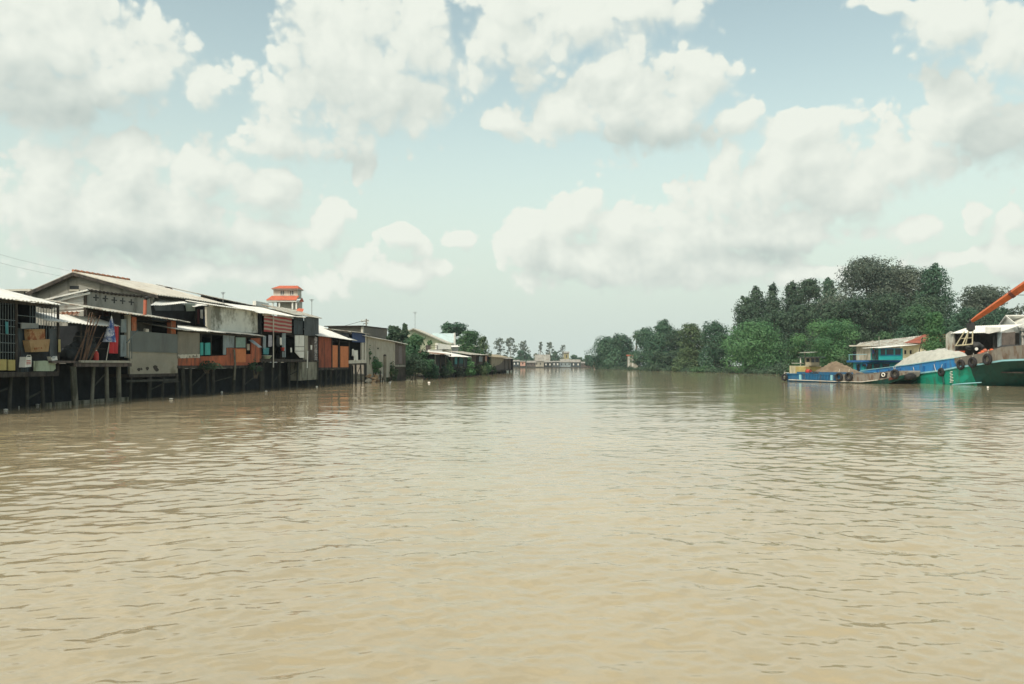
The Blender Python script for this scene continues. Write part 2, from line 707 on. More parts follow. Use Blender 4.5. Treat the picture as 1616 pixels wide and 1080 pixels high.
# ------------------------------------------------------------------ river
def wave_height(x, y, r, rng):
    h = np.zeros_like(x)
    cell = np.maximum(np.where(r < 45, r * 0.0044, r * 0.0085), 0.02)
    # (wavelength range, rms slope, number, direction spread)
    for (l0, l1, slope, n, spread) in ((3.0, 9.0, 0.010, 14, 1.2), (1.0, 3.0, 0.014, 50, 1.7), (0.30, 1.0, 0.054, 120, 1.7), (0.12, 0.30, 0.068, 70, 1.3)):
        for i in range(n):
            lam = l0 * (l1 / l0) ** rng.random()
            k = 2 * PI / lam
            th = -PI / 2 + rng.normal() * spread * 0.55 + 0.25
            ph = rng.random() * 2 * PI
            a = slope / k * math.sqrt(2.0 / n)
            fade = np.clip((lam / cell - 2.0) / 2.0, 0, 1)
            h += a * fade * np.sin(k * (np.cos(th) * x + np.sin(th) * y) + ph)
    # gusts: patches of livelier and calmer water
    g = 0.5 + 0.5 * np.sin(x * 0.11 + 1.3 * np.sin(y * 0.07)) * np.sin(y * 0.05 + 0.8 * np.sin(x * 0.06) + 1.0)
    return h * (0.65 + 0.6 * g)


def water_material():
    m = bpy.data.materials.new('muddy_water')
    m.use_nodes = True
    N, L = m.node_tree.nodes, m.node_tree.links
    b = N['Principled BSDF']
    tc = N.new('ShaderNodeTexCoord')
    n1 = N.new('ShaderNodeTexNoise')
    n1.inputs['Scale'].default_value = 0.12
    n1.inputs['Detail'].default_value = 4
    L.new(tc.outputs['Object'], n1.inputs['Vector'])
    r = N.new('ShaderNodeValToRGB')
    r.color_ramp.elements[0].position, r.color_ramp.elements[1].position = 0.35, 0.65
    r.color_ramp.elements[0].color = (*WATER_A, 1)
    r.color_ramp.elements[1].color = (*WATER_B, 1)
    L.new(n1.outputs['Fac'], r.inputs[0])
    L.new(r.outputs[0], b.inputs['Base Color'])
    b.inputs['Roughness'].default_value = 0.035
    b.inputs['IOR'].default_value = 1.45
    b.inputs['Specular IOR Level'].default_value = 0.5
    mp = N.new('ShaderNodeMapping')
    mp.inputs['Scale'].default_value = (1.0, 2.1, 1.0)
    mp.inputs['Rotation'].default_value = (0, 0, 0.15)
    L.new(tc.outputs['Object'], mp.inputs[0])
    prev = None
    for (s, det, dist, st) in ((0.9, 3, 0.022, 0.3), (2.6, 4, 0.010, 0.4), (9.0, 3, 0.0025, 0.35)):
        nn = N.new('ShaderNodeTexNoise')
        nn.inputs['Scale'].default_value = s
        nn.inputs['Detail'].default_value = det
        nn.inputs['Roughness'].default_value = 0.5
        nn.inputs['Distortion'].default_value = 0.4
        L.new(mp.outputs[0], nn.inputs['Vector'])
        bp = N.new('ShaderNodeBump')
        bp.inputs['Strength'].default_value = st
        bp.inputs['Distance'].default_value = dist
        L.new(nn.outputs['Fac'], bp.inputs['Height'])
        if prev is not None:
            L.new(prev, bp.inputs['Normal'])
        prev = bp.outputs[0]
    L.new(prev, b.inputs['Normal'])
    return m


WATER_A, WATER_B = (0.308, 0.259, 0.165), (0.362, 0.306, 0.196)


def build_river():
    rng = np.random.default_rng(11)
    rs = [1.2]
    while rs[-1] < 4:
        rs.append(rs[-1] * 1.05)
    while rs[-1] < 45:
        rs.append(rs[-1] * 1.0042)
    while rs[-1] < 150:
        rs.append(rs[-1] * 1.0085)
    while rs[-1] < 1500:
        rs.append(rs[-1] * 1.12)
    rs = np.array(rs)
    fine = np.linspace(-0.72, 0.72, 420)
    side = np.linspace(0.72, 2 * PI - 0.72, 60)[1:-1]
    th = np.concatenate([fine, side])
    R, T = np.meshgrid(rs, th, indexing='ij')
    X, Y = R * np.sin(T), R * np.cos(T)
    Z = wave_height(X.ravel(), Y.ravel(), R.ravel(), rng).reshape(X.shape)
    Z[np.abs(((T + PI) % (2 * PI)) - PI) > 0.75] *= 0.5
    nr, nt_ = X.shape
    verts = np.stack([X, Y, Z], -1).reshape(-1, 3)
    i = np.arange(nr - 1)[:, None] * nt_
    j = np.arange(nt_)[None, :]
    j2 = (j + 1) % nt_
    quads = np.stack([i + j, i + nt_ + j, i + nt_ + j2, i + j2], -1).reshape(-1, 4)
    # the patch right under the camera
    k = len(verts)
    verts = np.vstack([verts, [[0, 0, 0.0]]])
    caps = np.array([[k, (q + 1) % nt_, (q + 1) % nt_, q] for q in range(0)], dtype=np.int64).reshape(-1, 4)
    quads = np.vstack([quads, caps])
    o = np_mesh('river', verts, quads[:, ::-1], water_material(), None, smooth=True)
    tag(o, 'muddy brown river with small wind ripples reflecting the pale sky', 'river', kind='structure')


build_river()

# ------------------------------------------------------------------ banks
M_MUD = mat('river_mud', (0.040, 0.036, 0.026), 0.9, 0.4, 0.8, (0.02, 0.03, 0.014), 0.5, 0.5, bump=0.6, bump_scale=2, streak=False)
LEFT = [(-34, -60), (-31, 10), (-31, 37), (-31, 50), (-30, 67), (-27.5, 81), (-23, 97), (-18.2, 112), (-13.6, 131), (-7.5, 190), (-2.5, 232),
        (-8, 300), (-5, 450), (6, 560), (38, 620), (72, 690), (190, 790), (500, 880), (1250, 1000), (1250, 1250), (-1250, 1250), (-1250, -60)]
RIGHT = [(72, -60), (66, 60), (64, 100), (62.5, 130), (61, 173), (58.5, 212), (54, 276), (49, 330), (42, 392), (47, 420), (100, 480), (300, 570),
         (700, 660), (1250, 800), (1250, -60)]


def bank(name, poly, n_shore, label):
    rnd = random.Random(5)
    # subdivide the shore so it wanders a little
    shore = []
    for a, b in zip(poly[:n_shore - 1], poly[1:n_shore]):
        a, b = Vector((*a, 0)), Vector((*b, 0))
        k = max(1, int((b - a).length / 2.5))
        for q in range(k):
            shore.append(a.lerp(b, q / k))
    shore.append(Vector((*poly[n_shore - 1], 0)))
    cen = Vector((-60, 200, 0)) if name == 'left_bank' else Vector((200, 200, 0))
    rows = []
    for i, p in enumerate(shore):
        t = (shore[min(i + 1, len(shore) - 1)] - shore[max(i - 1, 0)]).normalized()
        n = Vector((-t.y, t.x, 0)) if name == 'left_bank' else Vector((t.y, -t.x, 0))
        w = rnd.uniform(-0.35, 0.35)
        rows.append([(p - n * (1.2 + w)).to_tuple()[:2] + (-0.9,), (p + n * w).to_tuple()[:2] + (0.12 + rnd.uniform(-.1, .1),),
                     (p + n * (1.3 + w)).to_tuple()[:2] + (0.30 + rnd.uniform(-.1, .1),), (p + n * (3.2 + w)).to_tuple()[:2] + (0.5 + rnd.uniform(-.1, .1),)])
    bm = bmesh.new()
    vr = [[bm.verts.new(q) for q in r] for r in rows]
    for r0, r1 in zip(vr, vr[1:]):
        for c in range(3):
            bm.faces.new((r0[c], r0[c + 1], r1[c + 1], r1[c]))
    tail = [bm.verts.new((*p, 0.55)) for p in poly[n_shore:]]
    ring = [r[3] for r in vr] + tail
    f = bm.faces.new(ring)
    bmesh.ops.triangulate(bm, faces=[f])
    bmesh.ops.recalc_face_normals(bm, faces=bm.faces)
    me = bpy.data.meshes.new(name)
    bm.to_mesh(me)
    bm.free()
    me.materials.append(M_MUD)
    o = link(bpy.data.objects.new(name, me))
    tag(o, label, 'ground', kind='structure')


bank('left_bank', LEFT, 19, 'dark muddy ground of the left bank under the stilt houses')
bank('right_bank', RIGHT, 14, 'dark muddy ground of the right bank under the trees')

# ------------------------------------------------------------------ material set
ZINC = mat('zinc_sheet', (0.62, 0.63, 0.60), 0.55, 0.14, 0.8, (0.34, 0.27, 0.20), 0.18, 0.5)
ZINC_OLD = mat('old_zinc_sheet', (0.36, 0.375, 0.34), 0.7, 0.24, 0.7, (0.17, 0.115, 0.08), 0.52, 0.6)
ZINC_RUST = mat('rusty_zinc_sheet', (0.30, 0.27, 0.23), 0.8, 0.3, 0.9, (0.16, 0.065, 0.035), 0.7, 0.7)
CONC = mat('grey_render', (0.25, 0.25, 0.225), 0.9, 0.16, 0.5, (0.10, 0.10, 0.088), 0.42, 0.45, bump=0.3)
CONC_LT = mat('pale_render', (0.34, 0.33, 0.28), 0.9, 0.16, 0.6, (0.16, 0.155, 0.12), 0.36, 0.5, bump=0.3)
CONC_MOSS = mat('mossy_concrete', (0.25, 0.245, 0.195), 0.95, 0.25, 0.8, (0.055, 0.055, 0.035), 0.6, 0.7, bump=0.5)
WHITE_STAIN = mat('stained_whitewash', (0.58, 0.59, 0.53), 0.9, 0.1, 0.6, (0.15, 0.15, 0.12), 0.62, 0.45, streak=False)
DARK_WOOD = mat('dark_wood', (0.052, 0.046, 0.040), 0.9, 0.4, 2.0, (0.02, 0.02, 0.02), 0.5, 1.2)
STILT = mat('weathered_pile', (0.050, 0.050, 0.044), 0.9, 0.35, 1.5, (0.03, 0.035, 0.03), 0.6, 0.9)
STILT_PALE = mat('pale_concrete_pile', (0.15, 0.148, 0.12), 0.9, 0.3, 1.2, (0.06, 0.065, 0.05), 0.5, 0.8)
INNER = mat('shade_dark_boards', (0.019, 0.023, 0.027), 0.95, 0.4, 1.5)  # near-black blue: the shade of interiors and openings put into the colour
DARK_SHEET = mat('dark_blue_sheet', (0.040, 0.060, 0.072), 0.75, 0.3, 1.2, (0.025, 0.025, 0.028), 0.5, 0.9)
SLATE = mat('slate_sheet', (0.075, 0.090, 0.100), 0.7, 0.2, 1.0, (0.04, 0.045, 0.05), 0.45, 0.8)
BARS = mat('grey_iron_bars', (0.115, 0.145, 0.15), 0.6, 0.3, 3.0)
CARD = mat('cardboard', (0.33, 0.225, 0.115), 0.9, 0.15, 2.0, (0.24, 0.15, 0.07), 0.35, 1.2, streak=False)
CARD_PRINT = mat('printed_cardboard', (0.36, 0.24, 0.12), 0.9, 0.15, 3.0, (0.22, 0.08, 0.035), 0.62, 2.6, streak=False)
YELLOW_BOARD = mat('yellow_board', (0.36, 0.31, 0.12), 0.85, 0.2, 1.5, (0.28, 0.16, 0.08), 0.5, 0.8, streak=False)
PALE_GREEN = mat('pale_green_board', (0.33, 0.40, 0.30), 0.85, 0.2, 1.2, (0.14, 0.15, 0.10), 0.35, 0.9)
WHITE = mat('white_paint', (0.66, 0.67, 0.63), 0.7, 0.1, 1.5, (0.40, 0.38, 0.32), 0.2, 0.8)
OFFWHITE = mat('offwhite_paint', (0.50, 0.49, 0.43), 0.8, 0.12, 1.5, (0.28, 0.26, 0.21), 0.3, 0.8)
RED_TARP = mat('red_tarpaulin', (0.42, 0.028, 0.035), 0.6, 0.2, 1.2)
RED_PLASTIC = mat('red_plastic', (0.42, 0.05, 0.04), 0.45, 0.15, 2.0)
BLUE_CLOTH = mat('patterned_blue_cloth', (0.035, 0.075, 0.22), 0.85, 0.2, 2.0, (0.55, 0.58, 0.62), 0.62, 3.2, streak=False)
TEAL_CLOTH = mat('teal_cloth', (0.06, 0.22, 0.24), 0.85, 0.2, 2.0)
GREY_TARP = mat('grey_tarpaulin', (0.120, 0.140, 0.135), 0.7, 0.12, 0.7, (0.09, 0.10, 0.10), 0.4, 0.4)
BEIGE_TARP = mat('beige_tarpaulin', (0.20, 0.19, 0.155), 0.8, 0.12, 0.8, (0.14, 0.13, 0.10), 0.4, 0.5)
ORANGE = mat('orange_painted_boards', (0.37, 0.105, 0.050), 0.8, 0.24, 0.9, (0.15, 0.065, 0.042), 0.55, 0.8)
BRICK_DK = mat('dark_red_boards', (0.27, 0.075, 0.042), 0.85, 0.22, 1.0, (0.11, 0.045, 0.03), 0.5, 0.6)
ORANGE_LT = mat('orange_tin_panel', (0.52, 0.185, 0.075), 0.75, 0.15, 1.0, (0.34, 0.11, 0.05), 0.35, 0.7)
TURQ = mat('turquoise_paint', (0.035, 0.30, 0.28), 0.6, 0.2, 1.5)
GLASS = mat('dusty_glass', (0.20, 0.30, 0.27), 0.25, 0.15, 2.0, spec=0.5)
BLUEGREY = mat('bluegrey_sheet', (0.22, 0.27, 0.29), 0.7, 0.2, 1.2, (0.10, 0.12, 0.13), 0.4, 0.7)
NAVY = mat('navy_sheet', (0.028, 0.055, 0.15), 0.6, 0.2, 1.0)
TILE_RED = mat('red_roof_tiles', (0.43, 0.115, 0.065), 0.85, 0.2, 2.0, (0.26, 0.08, 0.05), 0.35, 1.0)
TILE_BROWN = mat('brown_red_roof', (0.25, 0.085, 0.06), 0.85, 0.2, 1.0, (0.15, 0.06, 0.045), 0.4, 0.7)
CREAM = mat('cream_paint', (0.56, 0.53, 0.38), 0.85, 0.1, 0.8, (0.36, 0.33, 0.23), 0.25, 0.5)
CREAM_GREEN = mat('cream_green_paint', (0.44, 0.47, 0.34), 0.85, 0.1, 0.8, (0.28, 0.29, 0.2), 0.3, 0.5)
BLUE_ROOF = mat('pale_blue_sheet', (0.46, 0.58, 0.58), 0.55, 0.1, 0.6, (0.33, 0.38, 0.36), 0.25, 0.5)
PINK = mat('pink_render', (0.44, 0.27, 0.22), 0.9, 0.15, 0.6)
BROWNWALL = mat('brown_grey_boards', (0.115, 0.098, 0.088), 0.9, 0.25, 1.2, (0.06, 0.052, 0.05), 0.5, 0.9)
THATCH = mat('dry_palm_thatch', (0.27, 0.245, 0.18), 0.95, 0.25, 2.0, (0.13, 0.11, 0.08), 0.45, 1.0, bump=0.5)
BAMBOO = mat('brown_bamboo', (0.105, 0.066, 0.046), 0.8, 0.3, 2.0)
NET = mat('dark_fishing_net', (0.030, 0.036, 0.040), 0.95, 0.4, 3.0)
TERRA = mat('terracotta_pipe', (0.38, 0.12, 0.075), 0.85, 0.2, 2.0)
BRICKCOL = mat('orange_brick', (0.36, 0.12, 0.06), 0.9, 0.3, 4.0, (0.22, 0.16, 0.10), 0.4, 2.5, streak=False)
FOAM = mat('white_foam', (0.78, 0.78, 0.74), 0.8, 0.08, 3.0)
STRIPE = stripes('red_striped_awning', (0.36, 0.30, 0.24), (0.30, 0.045, 0.045), 3.0, 'Z', 0.8, 0.42)
PATTERN = mat('patterned_cloth', (0.32, 0.31, 0.30), 0.85, 0.2, 3.0, (0.07, 0.06, 0.07), 0.65, 5.0, streak=False)
GREYWIRE = mat('grey_wire', (0.22, 0.23, 0.23), 0.6, 0.1)
WIRE = mat('black_wire', (0.03, 0.03, 0.03), 0.6, 0.1)
BARK = mat('grey_bark', (0.085, 0.075, 0.058), 0.95, 0.3, 2.0)
BARK_PALE = mat('pale_bark', (0.20, 0.18, 0.14), 0.95, 0.25, 2.0)
RUBBLE = mat('broken_brick_rubble', (0.36, 0.24, 0.14), 0.95, 0.35, 2.0, (0.42, 0.36, 0.28), 0.5, 1.5, streak=False)

YW = [(-250, 716), (-120, 661), (0, 650), (100, 640), (200, 632), (300, 625), (415, 616), (505, 608.5), (580, 604), (640, 600), (700, 597), (780, 590), (810, 587)]


def DL(px):
    for (x0, y0), (x1, y1) in zip(YW, YW[1:]):
        if x0 <= px <= x1:
            return F * H / (y0 + (y1 - y0) * (px - x0) / (x1 - x0) - HY)
    return F * H / (YW[-1][1] - HY)


def LF(a, b, back=0.0):
    f = Fac(a, DL(a), b, DL(b))
    if back:
        f.c -= back
    return f


def part(parent, name, material, fn, label=None, smooth=False):
    mb = MB()
    fn(mb)
    o = mb.build(name, material, parent, smooth)
    if label:
        o['label'] = label
    return o


def base_thing(name, label, cat, fac, px, z=0.0, off=0.0, group=None):
    return thing(name, label, cat, fac.at_z(px, z, off), group)


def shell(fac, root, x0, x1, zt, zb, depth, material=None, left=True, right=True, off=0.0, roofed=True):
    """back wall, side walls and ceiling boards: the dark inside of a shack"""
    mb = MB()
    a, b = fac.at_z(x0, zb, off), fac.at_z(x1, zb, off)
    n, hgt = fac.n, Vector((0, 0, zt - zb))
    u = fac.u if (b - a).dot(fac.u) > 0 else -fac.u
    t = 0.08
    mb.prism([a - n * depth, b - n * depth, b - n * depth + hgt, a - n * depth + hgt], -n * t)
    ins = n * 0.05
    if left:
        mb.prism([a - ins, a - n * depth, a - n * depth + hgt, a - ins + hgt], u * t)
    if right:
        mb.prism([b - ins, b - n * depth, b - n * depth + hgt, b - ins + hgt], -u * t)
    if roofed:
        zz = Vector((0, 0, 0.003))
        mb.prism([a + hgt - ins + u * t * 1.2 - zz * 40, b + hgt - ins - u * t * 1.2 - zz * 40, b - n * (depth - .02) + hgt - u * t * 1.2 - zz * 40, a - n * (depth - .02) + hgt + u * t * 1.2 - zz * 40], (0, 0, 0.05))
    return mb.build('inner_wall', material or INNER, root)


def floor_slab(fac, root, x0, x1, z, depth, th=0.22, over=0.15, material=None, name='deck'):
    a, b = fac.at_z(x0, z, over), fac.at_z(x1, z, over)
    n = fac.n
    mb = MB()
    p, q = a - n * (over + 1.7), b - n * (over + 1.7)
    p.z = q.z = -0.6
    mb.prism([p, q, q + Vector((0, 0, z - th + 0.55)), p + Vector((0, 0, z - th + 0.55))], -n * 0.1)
    mb.build('shade_skirt', INNER, root)  # dark sheet added behind the stilts to deepen the shade under the floor
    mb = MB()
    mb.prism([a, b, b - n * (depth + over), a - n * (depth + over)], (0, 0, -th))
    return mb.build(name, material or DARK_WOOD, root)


def stilts(fac, root, pxs, z, off=-0.15, r=0.10, material=None, rows=2, depth=2.6, seed=0, bottom=-0.7):
    rnd = random.Random(seed)
    for k, px in enumerate(pxs):
        for row in range(rows):
            o = off - row * depth - (rnd.uniform(0, .3) if row else 0)
            p = fac.at_z(px, 0, off)
            p = p - fac.n * (-(o - off)) if False else p + fac.n * (o - off)
            mb = MB()
            ln = rnd.uniform(-0.30, 0.30)
            rr = r * rnd.uniform(0.65, 1.25)
            mb.tube([(p.x + fac.u.x * ln, p.y + fac.u.y * ln, bottom), (p.x, p.y, z)], [rr, rr * 0.9], 8)
            mb.build('stilt', (material or STILT) if row == 0 else STILT, root)
        if k % 2 and k + 1 < len(pxs):
            a_, b_ = fac.at_z(px, rnd.uniform(0.2, 0.5) * z, off - 0.12), fac.at_z(pxs[k + 1], rnd.uniform(0.5, 0.95) * z, off - 0.12)
            mb = MB()
            mb.tube([a_, b_], 0.045, 5)
            mb.build('brace', STILT, root)


# ------------------------------------------------------------------ foliage
G_DARK = leafmat('dark_green_leaves', (0.022, 0.054, 0.036), (0.080, 0.135, 0.080), 0.22)
G_DEEP = leafmat('deep_bluegreen_leaves', (0.024, 0.072, 0.048), (0.085, 0.172, 0.098), 0.24)
G_MID = leafmat('mid_green_leaves', (0.024, 0.078, 0.044), (0.105, 0.205, 0.090), 0.27)
G_BRIGHT = leafmat('bright_green_leaves', (0.036, 0.120, 0.056), (0.135, 0.275, 0.115), 0.3)  # light end holds the sunlit yellow-green of the leaves
G_OLIVE = leafmat('olive_green_leaves', (0.034, 0.078, 0.042), (0.130, 0.190, 0.085), 0.27)
G_PALE = leafmat('pale_lit_leaves', (0.028, 0.056, 0.044), (0.160, 0.195, 0.145), 0.25)  # light end is a painted highlight, for sunlit flecks in the crown


def leaf_cloud(rng, lobes, n, size, droop=0.25):
    """leaf-sized quads on and inside lobes [(centre, (rx,ry,rz), weight)]"""
    V, T = [], []
    wsum = sum(w for _, _, w in lobes)
    for c, rad, w in lobes:
        k = max(6, int(n * w / wsum))
        d = rng.normal(size=(k, 3))
        d /= np.linalg.norm(d, axis=1)[:, None]
        rr = np.clip(rng.normal(0.90, 0.11, k), 0.15, 1.12)
        ins = rng.random(k) < 0.22
        rr[ins] = rng.random(ins.sum()) ** 0.5 * 0.9
        # bumpy sub-clumps
        bump = 1 + 0.16 * np.sin(d[:, 0] * 5 + c[0]) * np.sin(d[:, 1] * 6 + c[1]) + 0.14 * np.sin(d[:, 2] * 7 + c[2] * 2)
        p = np.array(c) + d * np.array(rad) * (rr * bump)[:, None]
        nrm = d * 1.0 + rng.normal(size=(k, 3)) * 0.40 + np.array([0, 0, 0.3])
        nrm /= np.linalg.norm(nrm, axis=1)[:, None]
        t = rng.normal(size=(k, 3))
        t -= nrm * np.sum(t * nrm, 1)[:, None]
        t /= np.linalg.norm(t, axis=1)[:, None]
        b = np.cross(nrm, t)
        s = size * rng.uniform(0.55, 1.35, k)[:, None]
        asp = rng.uniform(0.45, 0.8, k)[:, None]
        t, b = t * s, b * s * asp
        q = np.stack([p - t * 0.5, p - b * 0.5 + t * 0.08, p + t * 0.5, p + b * 0.5 - t * 0.05], 1)
        q[:, 2, 2] -= droop * s[:, 0] * 0.4
        V.append(q.reshape(-1, 3))
        lobe_t = rng.uniform(0.15, 0.75)
        T.append(np.clip(lobe_t + rng.normal(0, 0.13, k), 0, 1))
    V, T = np.concatenate(V), np.concatenate(T)
    Q = np.arange(len(V)).reshape(-1, 4)
    return V, Q, T


def tree(label, px, D, ytop, wpx, material, shape='round', low=0.25, base=1.0, n=3200, leaf=None, seed=0, nl=16, cat='tree', name='tree',
         bark=None, group=None, dens=1.0, trunk_r=None, lobe=0.33, lean=0.0, yaw_flat=0.8):
    """shape: round / cone / column / weep / sparse / umbrella; low = crown's bottom as a share of the height"""
    rng = np.random.default_rng(seed * 7 + 3)
    top = zof(ytop, D)
    hgt = top - base
    W = wpx / F * D
    x0 = (px - CX) / F * D
    root = thing(name, label, cat, (x0, D, base), group)
    zb = base + low * hgt
    ch = top - zb
    lobes = []
    pts = []
    if shape != 'sparse':
        nl = int(nl * 2.4)
        lobe = lobe * 0.60

    pe = rng.uniform(0, 6.28, 6)

    def wob(u, a):
        sx = math.cos(a)
        return 1 + 0.20 * math.sin(u * 9 + pe[0] + 1.7 * sx) + 0.14 * math.sin(u * 19 + pe[1] + 2.6 * sx) + 0.08 * math.sin(3 * a + pe[2])

    def envelope(u):
        if shape == 'cone':
            return 0.5 * W * (1.15 - 1.0 * u ** 1.3)
        if shape == 'column':
            return 0.5 * W * (0.92 - 0.40 * max(0, u - .55) / .45)
        if shape == 'weep':
            return 0.5 * W * (1.05 - 0.55 * u ** 2.2)
        if shape == 'umbrella':
            return 0.5 * W * (0.62 + 0.42 * math.sin(min(1, u * 1.15) * PI * 0.62) - 0.35 * max(0, u - .75) / .25)
        if shape == 'sparse':
            return 0.5 * W * math.sqrt(max(0.06, 1 - (2 * u - 0.85) ** 2 / 1.45))
        return 0.5 * W * math.sqrt(max(0.10, 1 - ((u - 0.40) / 0.66) ** 2))

    for i in range(nl):
        u = (i + rng.uniform(0.1, 0.9)) / nl
        if shape != 'sparse' and u > .3 and rng.random() < (0.08 if shape == 'cone' else 0.2):
            continue
        a = i * 2.39996 + rng.uniform(-.6, .6)
        env = envelope(u) * wob(u, a)
        lr = min(lobe * W * rng.choice([0.55, 0.8, 1.0, 1.45]) * rng.uniform(.9, 1.1), env * 0.95 + 0.1)
        rad = max(0.0, env - lr * 0.7) * (rng.uniform(0.5, 1.1))
        flat = {'weep': 1.3, 'cone': 0.85, 'sparse': 0.6, 'umbrella': 0.6, 'column': 1.0}.get(shape, 0.8)
        zc = zb + ch * u
        c = (x0 + math.cos(a) * rad + lean * W * u, D + math.sin(a) * rad * yaw_flat, min(max(zc, zb + lr * flat * .6), top - lr * flat * (1.5 if shape == 'cone' else 0.95)))
        lobes.append((c, (lr, lr, lr * flat), lr ** 2))
        if i % (1 if shape == 'sparse' else 3) == 0:
            pts.append(Vector(c))
    # a ragged tip and a loose filling of inner leaves
    lr = lobe * W * (0.42 if shape == 'cone' else 0.6)
    for q in range(3):
        lobes.append(((x0 + lean * W + rng.uniform(-.16, .16) * W * (.3 if shape == 'cone' else 1), D + rng.uniform(-.1, .1) * W, top - lr * ((0.6 + 0.9 * q) if shape == 'cone' else (0.95 + 0.5 * q))), (lr * ((.6 + .3 * q) if shape == 'cone' else 1), lr * ((.6 + .3 * q) if shape == 'cone' else 1), lr * (.6 if shape == 'cone' and q == 0 else 1)), lr ** 2))
    if shape != 'sparse':
        for q in range(4):
            u = (q + .5) / 4
            e = envelope(u) * 0.62
            lobes.append(((x0 + lean * W * u, D, zb + ch * (u * .68)), (e, e * yaw_flat, ch * .14), e * e * 0.35))
    if leaf is None:
        leaf = max(0.28, D * 0.0031)
    if shape != 'sparse':
        leaf, n = leaf * 0.80, int(n * 3.4)
    V, Q, T = leaf_cloud(rng, lobes, int(n * dens), leaf)
    np_mesh('crown', V, Q, material, root, attr=T)
    mb = MB()
    r0 = trunk_r or max(0.12, 0.018 * hgt)
    ztr = zb + ch * 0.55
    p0 = Vector((x0, D, base - 0.5))
    mid = Vector((x0 + rng.uniform(-.03, .03) * hgt, D, base + hgt * 0.3))
    tp = Vector((x0 + lean * W * .5, D, ztr))
    mb.tube([p0, p0.lerp(mid, .5) + Vector((0, 0, 0)), mid, tp, tp + Vector((0, 0, ch * .25))], [r0 * 1.25, r0, r0 * 0.85, r0 * 0.45, r0 * 0.15], 7)
    for p in pts:
        t = min(0.92, max(0.15, (p.z - base) / hgt * 0.72))
        s = p0.lerp(mid, min(1, t / 0.4)) if t < 0.4 else mid.lerp(tp, (t - 0.4) / 0.52)
        m_ = s.lerp(p, 0.5) + Vector((0, 0, 0.05 * hgt))
        mb.tube([s, m_, p], [r0 * 0.38, r0 * 0.24, r0 * 0.07], 5, cap=False)
    mb.build('trunk', bark or BARK, root)
    return root


def bush(label, px, D, ytop, wpx, material, ybase=None, n=900, leaf=None, seed=0, name='bush', cat='bush', group=None, nl=8, base=None, flat=1.0):
    rng = np.random.default_rng(seed * 13 + 5)
    top = zof(ytop, D)
    bz = base if base is not None else (zof(ybase, D) if ybase else 0.5)
    x0 = (px - CX) / F * D
    W = wpx / F * D
    h = top - bz
    lobes = []
    for i in range(nl):
        a = i * 2.4
        r = W * rng.uniform(0.16, 0.27)
        x = x0 + rng.uniform(-0.32, 0.32) * W
        y = D + rng.uniform(-0.2, 0.2) * W * flat
        e = 1 - 0.5 * (abs(x - x0) / (0.5 * W)) ** 1.5
        rz = min(r, h * 0.4)
        z = bz + rz * 0.6 + (h * e - rz * 1.6) * rng.uniform(0.15, 1.0)
        lobes.append(((x, y, z), (r, r, rz), r * r))
    lobes.append(((x0, D, top - h * 0.25), (W * .2, W * .2, h * .27), (W * .2) ** 2))
    root = thing(name, label, cat, (x0, D, bz), group)
    V, Q, T = leaf_cloud(rng, lobes, int(n * 1.8), 0.85 * (leaf or max(0.16, D * 0.0026)))
    np_mesh('foliage', V, Q, material, root, attr=T)
    mb = MB()
    for i in range(5):
        c = Vector(lobes[i][0])
        mb.tube([(x0 + rng.uniform(-.1, .1) * W, D, bz - 0.3), c], [0.05 + 0.006 * h, 0.015], 5, cap=False)
    mb.build('stem', BARK, root)
    return root


def lump(mb, c, r, seed=0, n=10, jag=0.25):
    """irregular rounded lump"""
    rng = random.Random(seed)
    c = Vector(c)
    i0 = len(mb.v)
    rows, cols = n // 2 + 2, n
    ph = [rng.uniform(0, 6) for _ in range(6)]
    for a in range(rows + 1):
        t = PI * a / rows
        for b in range(cols):
            p = 2 * PI * b / cols
            k = 1 + jag * (math.sin(3 * p + ph[0]) * math.sin(2 * t + ph[1]) + 0.6 * math.sin(5 * p + ph[2] + 3 * t))
            mb.v.append((c.x + r[0] * k * math.sin(t) * math.cos(p), c.y + r[1] * k * math.sin(t) * math.sin(p), c.z + r[2] * k * math.cos(t)))
    for a in range(rows):
        for b in range(cols):
            mb.f.append((i0 + a * cols + b, i0 + a * cols + (b + 1) % cols, i0 + (a + 1) * cols + (b + 1) % cols, i0 + (a + 1) * cols + b))
            mb.m.append(mb.cm)


def cloth(fac, px0, px1, y0, y1, off, folds=3, amp=0.05, seed=0, ragged=0.0, cols=16, rows=6):
    """hanging cloth with vertical folds, given thickness"""
    rnd = random.Random(seed)
    mb = MB()
    zt, zb = fac.z((px0 + px1) / 2, y0, off), fac.z((px0 + px1) / 2, y1, off)
    i0 = len(mb.v)
    rg = [rnd.uniform(0, ragged) for _ in range(cols + 1)]
    for side in (0, 1):
        for r in range(rows + 1):
            v = r / rows
            for c in range(cols + 1):
                u = c / cols
                p = fac.at_z(px0 + (px1 - px0) * u, zt + (zb + rg[c] - zt) * v, off)
                p = p + fac.n * (amp * math.sin(u * folds * 2 * PI + seed) * (0.35 + 0.65 * v) - side * 0.015)
                mb.v.append(tuple(p))
    m = (rows + 1) * (cols + 1)
    for side in (0, 1):
        for r in range(rows):
            for c in range(cols):
                a = i0 + side * m + r * (cols + 1) + c
                mb.f.append((a, a + 1, a + cols + 2, a + cols + 1))
                mb.m.append(0)
    return mb


